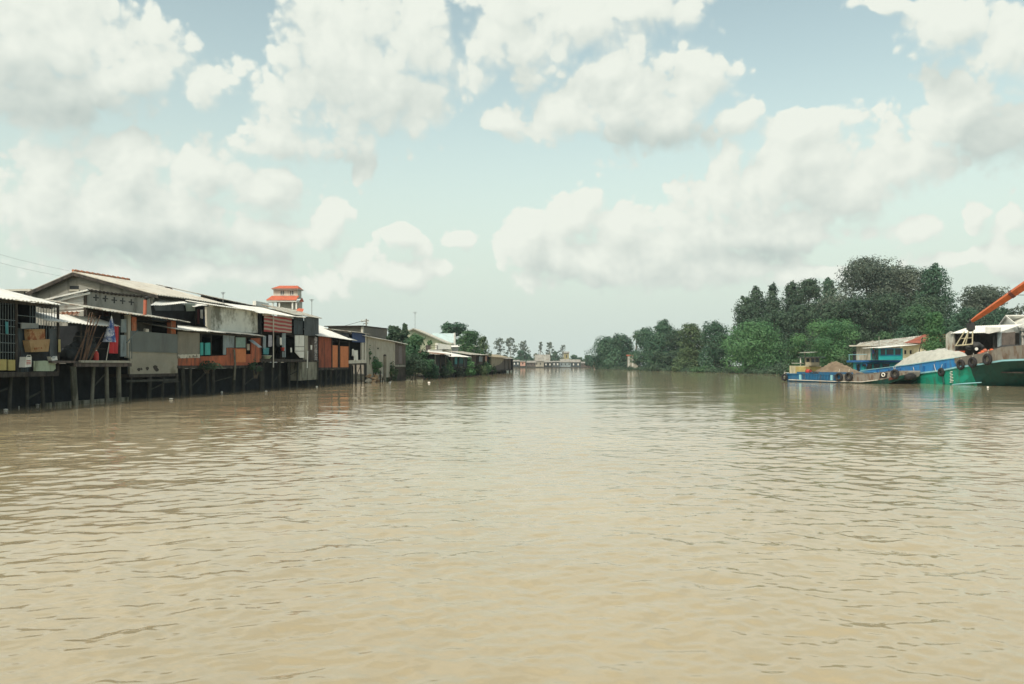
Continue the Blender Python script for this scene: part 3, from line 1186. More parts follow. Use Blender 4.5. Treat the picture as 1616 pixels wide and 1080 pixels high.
# ================================================================== LEFT BANK
# ---- barred shack at the left edge
f1 = LF(-120, 93)
t = base_thing('stilt_shack', 'dark barred shack on stilts under a bright white sheet roof, cardboard boxes hung outside', 'shack', f1, 0)
zt1, zd1 = f1.z(40, 478), f1.z(40, 587)
part(t, 'roof', ZINC, lambda m: f1.roof(m, (-120, 458), (94, 481.5), (-85, 434), over=0.45, jag=0.10, seed=3))
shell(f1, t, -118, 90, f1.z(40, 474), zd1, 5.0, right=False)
q1 = f1.at_z(58, zd1)
part(t, 'partition', INNER, lambda m: m.prism([q1 - f1.n * .1, q1 - f1.n * 4.9, q1 - f1.n * 4.9 + Vector((0, 0, zt1 - zd1)), q1 - f1.n * .1 + Vector((0, 0, zt1 - zd1 - .05))], f1.u * .06))  # dark partition added so the inside stays black behind the bars
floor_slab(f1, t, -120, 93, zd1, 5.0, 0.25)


def _bars(m):
    px = -116
    while px < 92:
        if not (25 < px < 46) or px % 3 == 0:
            y1 = 568 if px < 26 else (545 if px < 78 else 519)
            f1.post(m, px, f1_top(px), y1, 0.0, 0.017, 5)
        px += 4.3
    for y in (504, 514, 527, 541, 556):
        a, b = f1.pt(-116, y + (-9), 0.0), f1.pt(25, y, 0.0)
        b.z = a.z = f1.z(0, y)
        m.tube([a, b], 0.02, 5)
    for y in (500, 512):
        a, b = f1.at_z(26, f1.z(50, y)), f1.at_z(60, f1.z(50, y))
        m.tube([a, b], 0.02, 5)


def f1_top(px):
    return 472 + (482 - 472) * px / 92.0


part(t, 'window_grille', BARS, _bars)


def _sidebars(m):
    b = f1.at_z(92, zd1)
    for k in range(9):
        p = b - f1.n * (0.35 + k * 0.42)
        m.tube([(p.x, p.y, zd1), (p.x, p.y, f1.z(92, 482) + 0.05 * k)], 0.017, 5)


part(t, 'window_grille', BARS, _sidebars)
for px in (-118, -50, 25.5, 91.5):
    part(t, 'post', DARK_WOOD, lambda m: f1.post(m, px, f1_top(px), 588, 0.02, 0.07, 6))
part(t, 'beam', DARK_WOOD, lambda m: f1.panel(m, [(-118, 461), (92, 482), (92, 486), (-118, 466)], 0.06, 0.1))
part(t, 'wall_panel', DARK_SHEET, lambda m: m.corr(f1.at_z(26, zd1), f1.at_z(46, zd1), f1.at_z(46, f1.z(40, 519)), f1.at_z(26, f1.z(40, 519)), 0.16, 0.02))
part(t, 'wall_panel', INNER, lambda m: f1.lv(m, 46.5, 78, 545, 587, -0.05))
part(t, 'wall_panel', SLATE, lambda m: f1.lv(m, 78.5, 91, 519, 566, 0.0))
part(t, 'shelf_board', mat('grey_board', (0.20, 0.215, 0.205), 0.7, 0.15, 1.5), lambda m: f1.panel(m, [(34, 509.5), (61, 510.5), (61, 518.5), (34, 519)], 0.25, 0.05))
part(t, 'low_board', YELLOW_BOARD, lambda m: f1.lv(m, -60, 10.5, 567, 585, 0.10))
part(t, 'low_board', YELLOW_BOARD, lambda m: f1.lv(m, 13.5, 24, 568, 585, 0.10))
part(t, 'low_board', PALE_GREEN, lambda m: f1.panel(m, [(53.5, 570), (70, 569.5), (87, 570), (88, 582), (84, 586), (54, 586)], 0.12, 0.05))
stilts(f1, t, (-112, -80, -48, -14, 17, 43, 66, 82), zd1 - 0.2, seed=1)

t = base_thing('cardboard_box', 'brown printed cardboard box hung on the barred shack, upper of two', 'box', f1, 58, f1.z(58, 538), 0.3)
part(t, 'body', CARD_PRINT, lambda m: f1.panel(m, [(46.5, 520.5), (71, 520), (71.5, 536.5), (47.5, 537)], 0.34, 0.26))
part(t, 'flap', CARD, lambda m: f1.panel(m, [(46.5, 520), (71, 519.4), (71, 520.2), (46.5, 520.8)], 0.42, 0.2))
t = base_thing('cardboard_box', 'plain tan cardboard box hung below the printed one on the barred shack', 'box', f1, 58, f1.z(58, 556), 0.3)
part(t, 'body', CARD, lambda m: f1.panel(m, [(46, 537.5), (79, 535.5), (76.5, 555), (50, 556)], 0.40, 0.32))
part(t, 'flap', CARD_PRINT, lambda m: f1.panel(m, [(54, 549), (66, 548), (67, 551), (55, 552)], 0.42, 0.015))
t = base_thing('jerrycan', 'white plastic jerrycan with red print hanging from the barred shack', 'jerrycan', f1, 44, f1.z(44, 580), 0.3)
part(t, 'body', WHITE, lambda m: f1.panel(m, [(41, 563.5), (50, 563.5), (49.5, 579), (39.5, 580)], 0.36, 0.3))
part(t, 'print', RED_PLASTIC, lambda m: [f1.panel(m, [(42, y), (48.5, y - 0.3), (48.5, y + 0.9), (42, y + 1.2)], 0.368, 0.005) for y in (569, 571.5, 574)])
part(t, 'handle', WHITE, lambda m: m.tube([f1.pt(42, 563.5, 0.2), f1.pt(43, 561, 0.2), f1.pt(48, 561, 0.2), f1.pt(49, 563.5, 0.2)], 0.02, 6))
o = cloth(f1, 8, 13.5, 508, 527, 0.1, 1.5, 0.04, 1).build('hanging_cloth', TEAL_CLOTH)
tag(o, 'narrow teal cloth hung behind the bars of the leftmost shack', 'cloth')
mb = MB()
f1.panel(mb, [(80, 563), (82, 567), (86, 566), (90, 562), (91, 568.5), (82, 569.5)], 0.25, 0.2)
tag(mb.build('plastic_bag', WHITE), 'crumpled white plastic bag on the deck corner beside the barred shack', 'bag')

# ---- open market shed with a deck
f2 = LF(70, 214)
t = base_thing('open_shed', 'open dark shed with a bright white sheet roof over a plank deck on pale piles', 'shed', f2, 140)
zd2 = f2.z(160, 570)
part(t, 'roof', ZINC, lambda m: f2.roof(m, (76, 507), (190, 515.3), (151, 501.5), over=0.3, jag=0.04, seed=5))
part(t, 'roof_ridge', ZINC_OLD, lambda m: m.corr(f2.at_z(80, f2.z(110, 500.5, -2), -2.2), f2.at_z(152, f2.z(110, 500.5, -2), -2.2), f2.at_z(152, f2.z(110, 500, -2) + .12, -2.8), f2.at_z(80, f2.z(110, 500, -2) + .12, -2.8), 0.3, 0.05))
part(t, 'deck', BROWNWALL, lambda m: [f2.zz(m, 82, 205, zd2, zd2 - 0.12, 0.25, 5.0), f2.zz(m, 120, 208, zd2 - 0.125, zd2 - 0.33, 0.32, 0.14)])
part(t, 'edge_beam', CONC_LT, lambda m: f2.zz(m, 128, 209, zd2 + 0.03, zd2 - 0.10, 0.40, 0.14))
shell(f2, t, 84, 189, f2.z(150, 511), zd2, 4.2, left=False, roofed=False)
part(t, 'shade_skirt', INNER, lambda m: f2.zz(m, -10, 207, zd2 - 0.15, -0.6, -1.6, 0.1))  # added dark skirt for the under-deck shade, carried left over a bright gap
for px in (92, 128, 187):
    part(t, 'post', DARK_WOOD, lambda m: f2.post(m, px, 513, 568, 0.0, 0.06, 6))
part(t, 'railing', DARK_WOOD, lambda m: [m.tube([f2.at_z(118, zd2 + 1.35, .2), f2.at_z(167, zd2 + 1.35, .2)], 0.025, 5), m.tube([f2.at_z(118, zd2 + .7, .2), f2.at_z(167, zd2 + .7, .2)], 0.02, 5)])
stilts(f2, t, (115, 148, 168, 187), zd2 - 0.3, 0.1, 0.15, STILT_PALE, 1, seed=2)
stilts(f2, t, (100, 130, 158, 178, 200), zd2 - 0.3, -1.8, 0.10, STILT, 2, seed=12)
part(t, 'low_curb', CONC_MOSS, lambda m: f2.zz(m, 70, 205, 0.16, -0.5, -0.6, 0.25))

o = cloth(f2, 171, 188, 514.5, 558, 0.05, 2.5, 0.06, 2).build('red_tarpaulin', RED_TARP)
tag(o, 'bright red tarpaulin hung behind the folded parasol under the open shed roof', 'tarpaulin')

t = base_thing('folded_parasol', 'folded blue and white patterned parasol standing on the plank deck', 'parasol', f2, 173, zd2, 0.3)
top, low = f2.pt(176, 503, 0.3), f2.pt(172.6, 540, 0.3)
foot = f2.at_z(167.5, zd2, 0.3)


def _canopy(m):
    n, rows = 16, 8
    i0 = len(m.v)
    for r in range(rows + 1):
        v = r / rows
        c = top.lerp(low, v)
        rad = 0.05 + 0.30 * v ** 0.8
        for k in range(n):
            a = 2 * PI * k / n
            q = rad * (1 + 0.22 * math.sin(8 * a)) * (1.0 if r < rows else 1.05)
            m.v.append((c.x + q * math.cos(a), c.y + q * math.sin(a), c.z + (0.04 * math.sin(8 * a) if r == rows else 0)))
    for r in range(rows):
        for k in range(n):
            m.f.append((i0 + r * n + k, i0 + r * n + (k + 1) % n, i0 + (r + 1) * n + (k + 1) % n, i0 + (r + 1) * n + k))
            m.m.append(0)
    m.f.append(tuple(range(i0, i0 + n)))
    m.m.append(0)


part(t, 'canopy', BLUE_CLOTH, _canopy, smooth=True)
part(t, 'pole', OFFWHITE, lambda m: m.tube([foot, low, top], 0.025, 6))
part(t, 'tip', WHITE, lambda m: m.tube([top, top + Vector((0, 0, 0.16))], [0.05, 0.02], 6))

rnd = random.Random(8)
for k in range(8):
    xb, xt = 120 + k * 3.6 + rnd.uniform(-5, 5), 143 + k * 2.7 + rnd.uniform(-5, 6)
    ytop = (498, 494, 493, 500, 498, 512, 525, 540)[k]
    mb = MB()
    a, b = f2.at_z(xb, zd2, 0.1 + 0.03 * k), f2.pt(xt, ytop, 0.35 + 0.03 * k)
    mb.tube([a, a.lerp(b, .5) + Vector((0, 0, rnd.uniform(-.05, .08))), b], [0.045, 0.036, 0.02], 6)
    tag(mb.build('bamboo_pole', BAMBOO), 'brown bamboo pole leaning in the bundle on the plank deck of the open shed', 'pole', 'bamboo poles leaning on the shed deck')
mb = MB()
for k, (x, y, r) in enumerate(((112, 560, .55), (122, 555, .6), (132, 552, .62), (137, 540, .45), (128, 535, .4), (142, 560, .5))):
    lump(mb, f2.pt(x, y, -0.4), (r, r, r * 0.9), k)
tag(mb.build('net_pile', NET, smooth=True), 'dark heap of fishing nets piled on the deck below the leaning poles', 'net pile')
t = base_thing('jerrycan', 'red plastic jerrycan on the plank deck left of the folded parasol', 'jerrycan', f2, 151, zd2, 0.2)
part(t, 'body', RED_PLASTIC, lambda m: m.lathe(f2.at_z(151.3, zd2, .1), [(0.12, 0), (0.15, .03), (0.15, .42), (0.10, .52), (0.05, .58)], 10))
part(t, 'cap', WHITE, lambda m: m.lathe(f2.at_z(151.3, zd2 + .58, .1), [(0.06, 0), (0.06, .05)], 8))
o = cloth(f2, 92, 95.5, 536, 556, 0.1, 1, 0.03, 3).build('hanging_cloth', mat('yellow_cloth', (0.38, 0.33, 0.16), 0.9))
tag(o, 'pale yellow cloth hanging at the dark left end of the open shed', 'cloth')

# ---- gabled grey warehouse behind
t = thing('gabled_warehouse', 'large grey rendered warehouse with a low gable and orange ridge tiles', 'warehouse', at(140, 576, 61) * 1.0)
fg = Fac(45, 61.5, 245, 59.0)
part(t, 'wall', CONC, lambda m: fg.panel(m, [(48, 461), (115, 431.5), (241, 464), (241, 590), (48, 590)], 0, 0.25))
ax = Vector((0.175, 1, 0)).normalized()
R0, E0, E1 = fg.pt(115, 428.5, 0.5), fg.pt(249, 464.5, 0.5), fg.pt(40, 461.5, 0.5)
part(t, 'roof', mat('pale_sheet', (0.47, 0.46, 0.41), 0.6, 0.14, 0.8, (0.30, 0.25, 0.19), 0.3, 0.5), lambda m: [m.corr(E0, E0 + ax * 9.5, R0 + ax * 9.5, R0, 0.35, 0.03, 0.06), m.corr(E1, E1 + ax * 9.5, R0 + ax * 9.5, R0 - Vector((0, 0, .004)), 0.35, 0.03, 0.06)])
part(t, 'barge_board', DARK_WOOD, lambda m: [m.prism([R0 - Vector((0, 0, .05)), E0 - Vector((0, 0, .05)), E0 - Vector((0, 0, .30)), R0 - Vector((0, 0, .32))], fg.n * -0.05),
                                              m.prism([R0 - Vector((0, 0, .05)), E1 - Vector((0, 0, .05)), E1 - Vector((0, 0, .34)), R0 - Vector((0, 0, .32))], fg.n * -0.05)])


def _ridge(m):
    for k in range(22):
        p = R0 + ax * (0.3 * k) + Vector((0, 0, 0.06 + 0.03 * (k % 2)))
        m.tube([p, p + ax * 0.32], [0.11, 0.08], 7)


part(t, 'ridge_tiles', mat('faded_ridge_tiles', (0.36, 0.16, 0.09), 0.9, 0.3, 3.0, (0.24, 0.17, 0.12), 0.5, 2.0, streak=False), _ridge)
part(t, 'vent', INNER, lambda m: fg.panel(m, [(110, 451.5), (124, 451.5), (124, 456.5), (110, 456.5)], 0.03, 0.1))
part(t, 'sill', CONC_LT, lambda m: fg.panel(m, [(109.5, 457), (124.5, 457), (124.5, 460), (109.5, 460)], 0.08, 0.1))
side = Fac(241, 59.1, 262, 71.5)
part(t, 'wall', CONC, lambda m: side.panel(m, [(242, 466), (262, 474), (262, 585), (242, 590)], -0.05, 0.2))

# pale building peeping out far left
t = thing('flat_roofed_house', 'pale flat roofed house peeping out left of the grey warehouse', 'house', at(30, 576, 70))
fb = Fac(5, 70, 50, 70)
part(t, 'wall', CONC_LT, lambda m: fb.panel(m, [(8, 459), (47, 459), (47, 575), (8, 575)], 0, 4))
part(t, 'roof', OFFWHITE, lambda m: fb.panel(m, [(6, 457), (48, 456), (48, 459.5), (6, 459.5)], 0.3, 4.6))
part(t, 'window', INNER, lambda m: fb.panel(m, [(38, 461), (45, 461), (45, 467), (38, 467)], 0.04, 0.1))

# ---- rendered shed with star vents
f4, f4s = Fac(137, 50, 243, 55), Fac(60, 49.2, 137, 50)
t = base_thing('rendered_shed', 'grey rendered shed with a row of five star shaped vents, corrugated end wall', 'shed', f4, 190)
part(t, 'wall', CONC, lambda m: f4.panel(m, [(137.5, 458), (236, 469.5), (240, 500), (240, 585), (137.5, 590)], 0, 0.2))
for x, y in ((151.8, 470), (166.6, 471.5), (180.7, 474), (193.9, 475.2), (207.5, 477)):
    c = f4.pt(x, y, 0.03)

    def _star(m):
        for a in range(4):
            an = a * PI / 2
            e = f4.u * math.cos(an) + Vector((0, 0, 1)) * math.sin(an)
            s = f4.u * math.cos(an + PI / 4) + Vector((0, 0, 1)) * math.sin(an + PI / 4)
            s2 = f4.u * math.cos(an - PI / 4) + Vector((0, 0, 1)) * math.sin(an - PI / 4)
            m.prism([c + s2 * .035, c + e * .16 + s2 * .05, c + e * .20, c + e * .16 + s * .05, c + s * .035], -f4.n * 0.06)

    part(t, 'star_vent', INNER, _star)
part(t, 'roof', DARK_WOOD, lambda m: f4.roof2(m, (137, 456.5), (239, 468.5), 4.2, -0.98, over=0.2, th=0.08, jag=0))
part(t, 'end_wall', ZINC, lambda m: m.corr(f4s.pt(84, 494, 0), f4s.pt(84, 470, 0), f4s.pt(132, 462.5, 0), f4s.pt(132, 491.5, 0), 0.22, 0.03))
part(t, 'lean_roof', ZINC, lambda m: [f4s.panel(m, [(38, 479.5), (138, 456.5), (138, 459), (38, 482)], 0.45, 0.4), f4s.panel(m, [(60, 481), (141, 461), (141, 464), (60, 484)], 0.3, 0.25)])
part(t, 'corner_post', DARK_WOOD, lambda m: f4s.panel(m, [(132, 461), (137, 460), (137, 505), (132, 505)], 0.1, 0.3))
part(t, 'plank_wall', ZINC_RUST, lambda m: f4.panel(m, [(137.5, 489), (174, 492.5), (174, 512), (137.5, 512)], 0.7, 0.06))
part(t, 'side_roof', ZINC_RUST, lambda m: m.corr(f4s.pt(86, 500.5, 1.2), f4s.pt(122, 500.5, 1.2), f4s.pt(126, 492, 0.1), f4s.pt(90, 492.5, 0.1), 0.25, 0.04, jag=0.15, seed=2))

# ---- tarp house
PARAPET = mat('blotched_parapet_render', (0.27, 0.262, 0.215), 0.95, 0.14, 0.6, (0.15, 0.14, 0.10), 0.42, 0.5, bump=0.3, streak=False)
f6 = LF(180, 284)
t = base_thing('stilt_house', 'stilt house with grey tarpaulin band above a stained concrete parapet and brick piers', 'house', f6, 240)
zf6 = f6.z(240, 590)
f6r = LF(137, 300)
part(t, 'roof', ZINC_OLD, lambda m: f6r.roof2(m, (137, 485.5), (301, 509), 3.6, 0.62, over=0.5, jag=0.06, seed=8))
part(t, 'parapet', PARAPET, lambda m: f6.panel(m, [(205, 554.5), (280.5, 557), (280.5, 591), (205, 592)], 0, 0.14))
part(t, 'grey_curtain', GREY_TARP, lambda m: m.corr(f6.pt(205, 555, 0.06), f6.pt(280.5, 557.5, 0.06), f6.pt(280.5, 528, 0.06), f6.pt(206, 522, 0.06), 1.4, 0.02, 0.02))
part(t, 'column', BRICKCOL, lambda m: f6.panel(m, [(208.5, 500), (215.5, 500.5), (215.5, 525), (208.5, 525)], -0.02, 0.3))
part(t, 'column', BRICKCOL, lambda m: f6.panel(m, [(270, 506), (277.5, 507), (277.5, 531), (270, 530)], -0.02, 0.3))
part(t, 'column', CONC_LT, lambda m: f6.panel(m, [(202, 497), (206.5, 497), (206.5, 565), (202, 565)], 0.05, 0.25))
part(t, 'door', BLUEGREY, lambda m: [f6.panel(m, [(191.5, 504), (201, 504), (201, 525), (191.5, 525)], -0.05, 0.06), f6.panel(m, [(190.5, 529), (201, 529), (201, 563), (190.5, 563)], -0.05, 0.06)])
part(t, 'side_panel', INNER, lambda m: f6.panel(m, [(175, 493), (191, 495), (191, 515), (175, 515)], -0.1, 0.06))
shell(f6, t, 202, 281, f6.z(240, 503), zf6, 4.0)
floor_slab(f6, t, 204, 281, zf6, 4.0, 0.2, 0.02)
part(t, 'stair_rail', BARS, lambda m: [m.tube([f6.pt(200, 541, .5), f6.pt(217, 521, .5)], 0.035, 6), m.tube([f6.pt(208, 533, .5), f6.pt(208, 566, .5)], 0.025, 6), m.tube([f6.pt(204, 541, .5), f6.pt(204, 566, .5)], 0.025, 6)])
stilts(f6, t, (207, 236, 258, 278), zf6 - 0.1, -0.1, 0.13, STILT, 2, seed=4)
part(t, 'cross_beam', STILT, lambda m: [f6.lv(m, 200, 279, 599, 602.5, 0.05, 0.1), f6.lv(m, 258, 283, 602, 604, 0.12, 0.1)])
for hx, hy, hr in ((219, 583.5, .16), (223, 582.5, .12), (232.5, 582, .17), (245, 580.5, .24), (247.5, 583.5, .2)):
    hc = f6.pt(hx, hy, 0.006)
    part(t, 'hole_patch', DARK_WOOD, lambda m: m.prism([hc + f6.u * (hr * (1 + .3 * math.sin(3 * a + hx)) * math.cos(a)) + Vector((0, 0, hr * .7 * math.sin(a))) for a in [q * PI / 5 for q in range(10)]], f6.n * 0.006))  # flat dark pieces for vent holes, the shade inside given as colour
part(t, 'lamp_box', OFFWHITE, lambda m: f6.panel(m, [(230, 519), (235, 519.5), (235, 525), (230, 524.5)], 0.06, 0.15))
t = base_thing('chimney_pipe', 'terracotta chimney pipe with dark elbow on the roof edge above the tarpaulin house', 'chimney', f6r, 229, f6r.z(229, 496))
part(t, 'pipe', TERRA, lambda m: m.tube([f6r.pt(228.5, 497, -0.2), f6r.pt(229.3, 474, -0.2)], 0.11, 8))
part(t, 'elbow', WIRE, lambda m: m.tube([f6r.pt(229.3, 475, -0.2), f6r.pt(229.8, 471.5, -0.2), f6r.pt(232.5, 470, -0.2)], 0.12, 8))
bush('light green water weeds floating under the tarpaulin stilt house', 222, 54.5, 612, 20, G_BRIGHT, base=0.05, n=120, leaf=0.14, seed=3, name='water_weed', cat='water plant', nl=5)

# ---- upper patched shack
f7 = Fac(236, 56.5, 333, 65)
t = base_thing('patched_shack', 'dark upper shack under tilted white roof sheets behind the tarpaulin house', 'shack', f7, 280, 2.5)
part(t, 'roof', ZINC, lambda m: m.corr(f7.pt(307, 484, 0.5), f7.pt(328, 481.5, 0.2), f7.pt(256, 468.5, -2.5), f7.pt(250, 471, -2.2), 0.3, 0.02))
part(t, 'roof', ZINC, lambda m: m.corr(f7.pt(237, 483, 0.6), f7.pt(296, 479, 0.6), f7.pt(284, 474.5, -1.2), f7.pt(247, 475.5, -1.2), 0.3, 0.02, jag=0.1))
part(t, 'wall', INNER, lambda m: f7.panel(m, [(238, 482), (326, 483), (326, 540), (238, 545)], -0.2, 0.12))  # dark sheet in place of the shaded interior
part(t, 'window', SLATE, lambda m: f7.panel(m, [(243, 482.5), (290, 481), (291, 490.5), (246, 490.5)], 0.12, 0.05))
part(t, 'side_panel', mat('pale_green_sheet', (0.30, 0.35, 0.29), 0.8, 0.15), lambda m: f7.panel(m, [(293, 479.5), (308, 479.5), (308, 491), (295, 491.5)], 0.25, 0.05))
for px in (309, 334):
    part(t, 'post', DARK_WOOD, lambda m: f7.post(m, px, 480, 520, 0.1, 0.06, 6))
part(t, 'rail', DARK_WOOD, lambda m: [m.tube([f7.pt(308, 485, .1), f7.pt(334, 483, .1)], 0.03, 5), m.tube([f7.pt(322, 497, .1), f7.pt(334, 483, .1)], 0.03, 5)])
for i, (a, b, y0, y1, m_, lb) in enumerate(((316.5, 320, 489, 504, WHITE, 'white shirt hung to dry in the patched upper shack'), (321, 326, 500, 514, NAVY, 'dark blue garment hung to dry in the patched upper shack'),
                                            (311, 315.5, 488, 512, mat('maroon_cloth', (0.09, 0.025, 0.03), 0.9), 'maroon garment hung to dry in the patched upper shack'))):
    tag(cloth(f7, a, b, y0, y1, 0.15, 1.5, 0.05, i, 0.1).build('hanging_laundry', m_), lb, 'laundry', 'laundry in the patched shack')

# ---- long warehouses behind
t = thing('long_shed', 'long pale sheet roofed shed running back behind the grey warehouse', 'shed', at(285, 576, 76))
fl = Fac(240, 70, 340, 84)
part(t, 'roof', ZINC_OLD, lambda m: fl.roof2(m, (246, 466), (338, 481.5), 5.5, 1.85, over=0.3, jag=0.04, seed=4))
part(t, 'wall', CONC, lambda m: fl.panel(m, [(242, 465), (336, 482), (336, 575), (242, 580)], -0.2, 0.2))
part(t, 'gutter', DARK_WOOD, lambda m: m.tube([fl.pt(246, 465, .4), fl.pt(330, 480, .4)], 0.09, 6))
for x, y, R, lb in ((237, 460, .42, 'dark cable loop lying on the pale roof edge right of the grey warehouse'), (264, 461, .5, 'dark cable loop standing on the long shed roof')):
    q = fl.pt(x, y, 0.2)
    mb = MB()
    mb.torus(q, Vector((0.2, -.5, 1 if x < 250 else .25)), R, 0.05, 16, 5)
    mb.torus(q + Vector((.1, 0, .04)), Vector((0.3, -.4, 1 if x < 250 else .3)), R * .9, 0.05, 16, 5)
    tag(mb.build('cable_loop', WIRE, smooth=True), lb, 'cable')
t = thing('clerestory_warehouse', 'long warehouse with a band of dark clerestory windows under a pale roof', 'warehouse', at(380, 576, 84))
fc = Fac(318, 76, 430, 94)
part(t, 'wall', CONC_LT, lambda m: fc.panel(m, [(320, 466), (426, 489), (426, 575), (320, 580)], -0.1, 0.2))
part(t, 'roof', ZINC_OLD, lambda m: fc.roof2(m, (318, 465), (430, 489.2), 4.5, 1.0, over=0.4, jag=0.05, seed=6))
for k in range(8):
    x0 = 334 + k * 10.6
    ys = 470.0 + (x0 - 334) * 0.218
    part(t, 'window', INNER if k % 3 else BROWNWALL, lambda m: fc.panel(m, [(x0, ys), (x0 + 8.8, ys + 2.0), (x0 + 8.8, ys + 10.5), (x0, ys + 9.8)], 0.03, 0.15))
part(t, 'roof_hatch', ZINC, lambda m: fc.panel(m, [(404, 475), (424, 479), (424, 487), (404, 482)], -1.5, 0.4))
# white house with stained wall
f9 = LF(278, 416, 0.35)
t = base_thing('whitewashed_house', 'whitewashed house with black mould stains along the foot of its wall', 'house', f9, 370, 2.0)
part(t, 'wall', WHITE_STAIN, lambda m: f9.panel(m, [(333, 482), (413, 493.5), (413, 526.5), (333, 521)], 0, 0.2))
part(t, 'roof', ZINC, lambda m: f9.roof2(m, (329, 480), (426, 495), 1.8, 0.30, over=0.4, jag=0.04, seed=9))
part(t, 'side_wall', CONC_LT, lambda m: f9.panel(m, [(326, 484), (333, 484), (333, 520), (327, 515)], 0.1, 0.15))

# ---- orange shack
f10 = LF(278, 416)
t = base_thing('stilt_house', 'orange boarded stilt house with turquoise shutters and a beige tarpaulin panel', 'house', f10, 350)
zf10 = f10.z(350, 577)
part(t, 'roof', ZINC, lambda m: f10.roof2(m, (279, 519.5), (417, 530), 3.2, 0.55, over=0.5, jag=0.09, seed=12))
shell(f10, t, 281, 413, f10.z(350, 527), zf10, 3.6)
floor_slab(f10, t, 280, 414, zf10, 3.6, 0.2, 0.03)
part(t, 'curtain', BEIGE_TARP, lambda m: m.corr(f10.pt(280.5, 566, .05), f10.pt(315.5, 563.5, .05), f10.pt(315.5, 526, .05), f10.pt(280.5, 522, .05), 1.1, 0.02, 0.02))
part(t, 'valance', OFFWHITE, lambda m: m.corr(f10.pt(280.5, 565.5, .02), f10.pt(315.5, 565, .02), f10.pt(315.5, 559, .08), f10.pt(280.5, 560, .08), 0.5, 0.03, 0.02))
part(t, 'wall', ORANGE, lambda m: [f10.panel(m, [(280.5, 566), (315.5, 563), (358, 561), (358, 577), (280.5, 578)], 0, 0.08), f10.panel(m, [(358, 549.5), (388.5, 549.5), (388.5, 578), (358, 578)], 0, 0.08),
                                   f10.panel(m, [(396.5, 534), (412.5, 534), (412.5, 571), (396.5, 574)], 0, 0.08), f10.panel(m, [(388.5, 559), (396.5, 559), (396.5, 575), (388.5, 577)], 0, 0.08)])
part(t, 'board', ORANGE_LT, lambda m: f10.panel(m, [(373, 551), (388, 551.5), (388, 572), (373, 572)], 0.03, 0.03))
part(t, 'shutter', TURQ, lambda m: f10.panel(m, [(316.5, 541), (321, 541), (321, 560.5), (316.5, 561)], 0.02, 0.05))
part(t, 'shutter', TURQ, lambda m: f10.panel(m, [(324, 541.5), (332, 541), (332, 560.5), (324, 560.5)], 0.06, 0.05))
part(t, 'partition', BLUEGREY, lambda m: f10.panel(m, [(352.5, 529), (371, 529), (371, 549), (357, 549), (357, 560), (352.5, 560)], -0.02, 0.05))
w = part(t, 'window', DARK_WOOD, lambda m: [f10.panel(m, [(371.5, 531.5), (389, 532), (389, 533), (371.5, 532.5)], 0.03, 0.06), f10.panel(m, [(371.5, 548.6), (389, 548.6), (389, 549.8), (371.5, 549.8)], 0.03, 0.06),
                                            f10.panel(m, [(371, 531.5), (372.3, 531.5), (372.3, 550), (371, 550)], 0.035, 0.06), f10.panel(m, [(388.3, 531.5), (389.5, 531.5), (389.5, 550), (388.3, 550)], 0.035, 0.06)])
part(w, 'pane', GLASS, lambda m: f10.panel(m, [(372, 532), (388.5, 532.5), (388.5, 549), (372, 549)], 0.0, 0.02))
part(t, 'awning', BLUEGREY, lambda m: m.prism([f10.pt(392, 537, .05), f10.pt(399, 537, .05), f10.pt(413.5, 548.5, 1.0), f10.pt(408, 549, 1.0)], (0, 0, 0.03)))
part(t, 'curtain', OFFWHITE, lambda m: f10.panel(m, [(390.5, 543), (394, 543), (394, 553), (390.5, 553)], -0.1, 0.05))
part(t, 'lintel', DARK_WOOD, lambda m: f10.panel(m, [(281, 521.5), (413, 531.5), (413, 533.5), (281, 523.5)], 0.08, 0.08))
for px in (317, 333, 352, 371):
    part(t, 'post', DARK_WOOD, lambda m: f10.post(m, px, 526, 577, -0.12, 0.05, 6))
stilts(f10, t, (288, 300, 327, 336, 370, 385, 412), zf10 - 0.15, -0.1, 0.14, STILT, 2, seed=6)
part(t, 'drain_pipe', STILT_PALE, lambda m: m.tube([f10.pt(369.5, 552, .2), f10.pt(371, 575, .2), f10.pt(370, 600, .1)], 0.08, 7))
bush('dark creeper hanging below the right corner of the orange stilt house', 403, 66, 566, 20, G_DARK, ybase=592, n=260, leaf=0.22, seed=8, name='hanging_creeper', cat='creeper', nl=7, flat=0.3)
bush('dark creeper hanging below the shutters of the orange stilt house', 327, 58.2, 569, 46, G_DARK, ybase=583, n=260, leaf=0.2, seed=9, name='hanging_creeper', cat='creeper', nl=7, flat=0.2)

# ---- tall two storey shack
f11 = LF(412, 507)
t = base_thing('stilt_house', 'tall two storey stilt shack with a red striped blind and slate sheet upper wall', 'house', f11, 460)
zf11 = f11.z(450, 567)
part(t, 'roof', ZINC, lambda m: f11.roof2(m, (411, 494.5), (483, 501.5), 3.6, 0.9, over=0.5, jag=0.07, seed=14))
part(t, 'roof', ZINC_OLD, lambda m: f11.roof2(m, (466, 496.5), (508, 502.5), 3.4, 1.0, over=0.3, jag=0.04, seed=15))
shell(f11, t, 413, 503.5, f11.z(455, 501), zf11, 4.5)
floor_slab(f11, t, 412.5, 503.5, zf11, 4.5, 0.25, 0.1)
part(t, 'upper_floor', DARK_WOOD, lambda m: f11.lv(m, 414, 503, 526, 529, -0.3, 4.0))
part(t, 'striped_blind', STRIPE, lambda m: m.corr(f11.pt(417, 523.5, .1), f11.pt(460, 525.5, .1), f11.pt(460, 501, .1), f11.pt(417, 498.5, .1), 2.2, 0.05, 0.02))
part(t, 'board', OFFWHITE, lambda m: f11.panel(m, [(415, 494.5), (429, 495.3), (429, 498.6), (415, 498.2)], 0.12, 0.05))
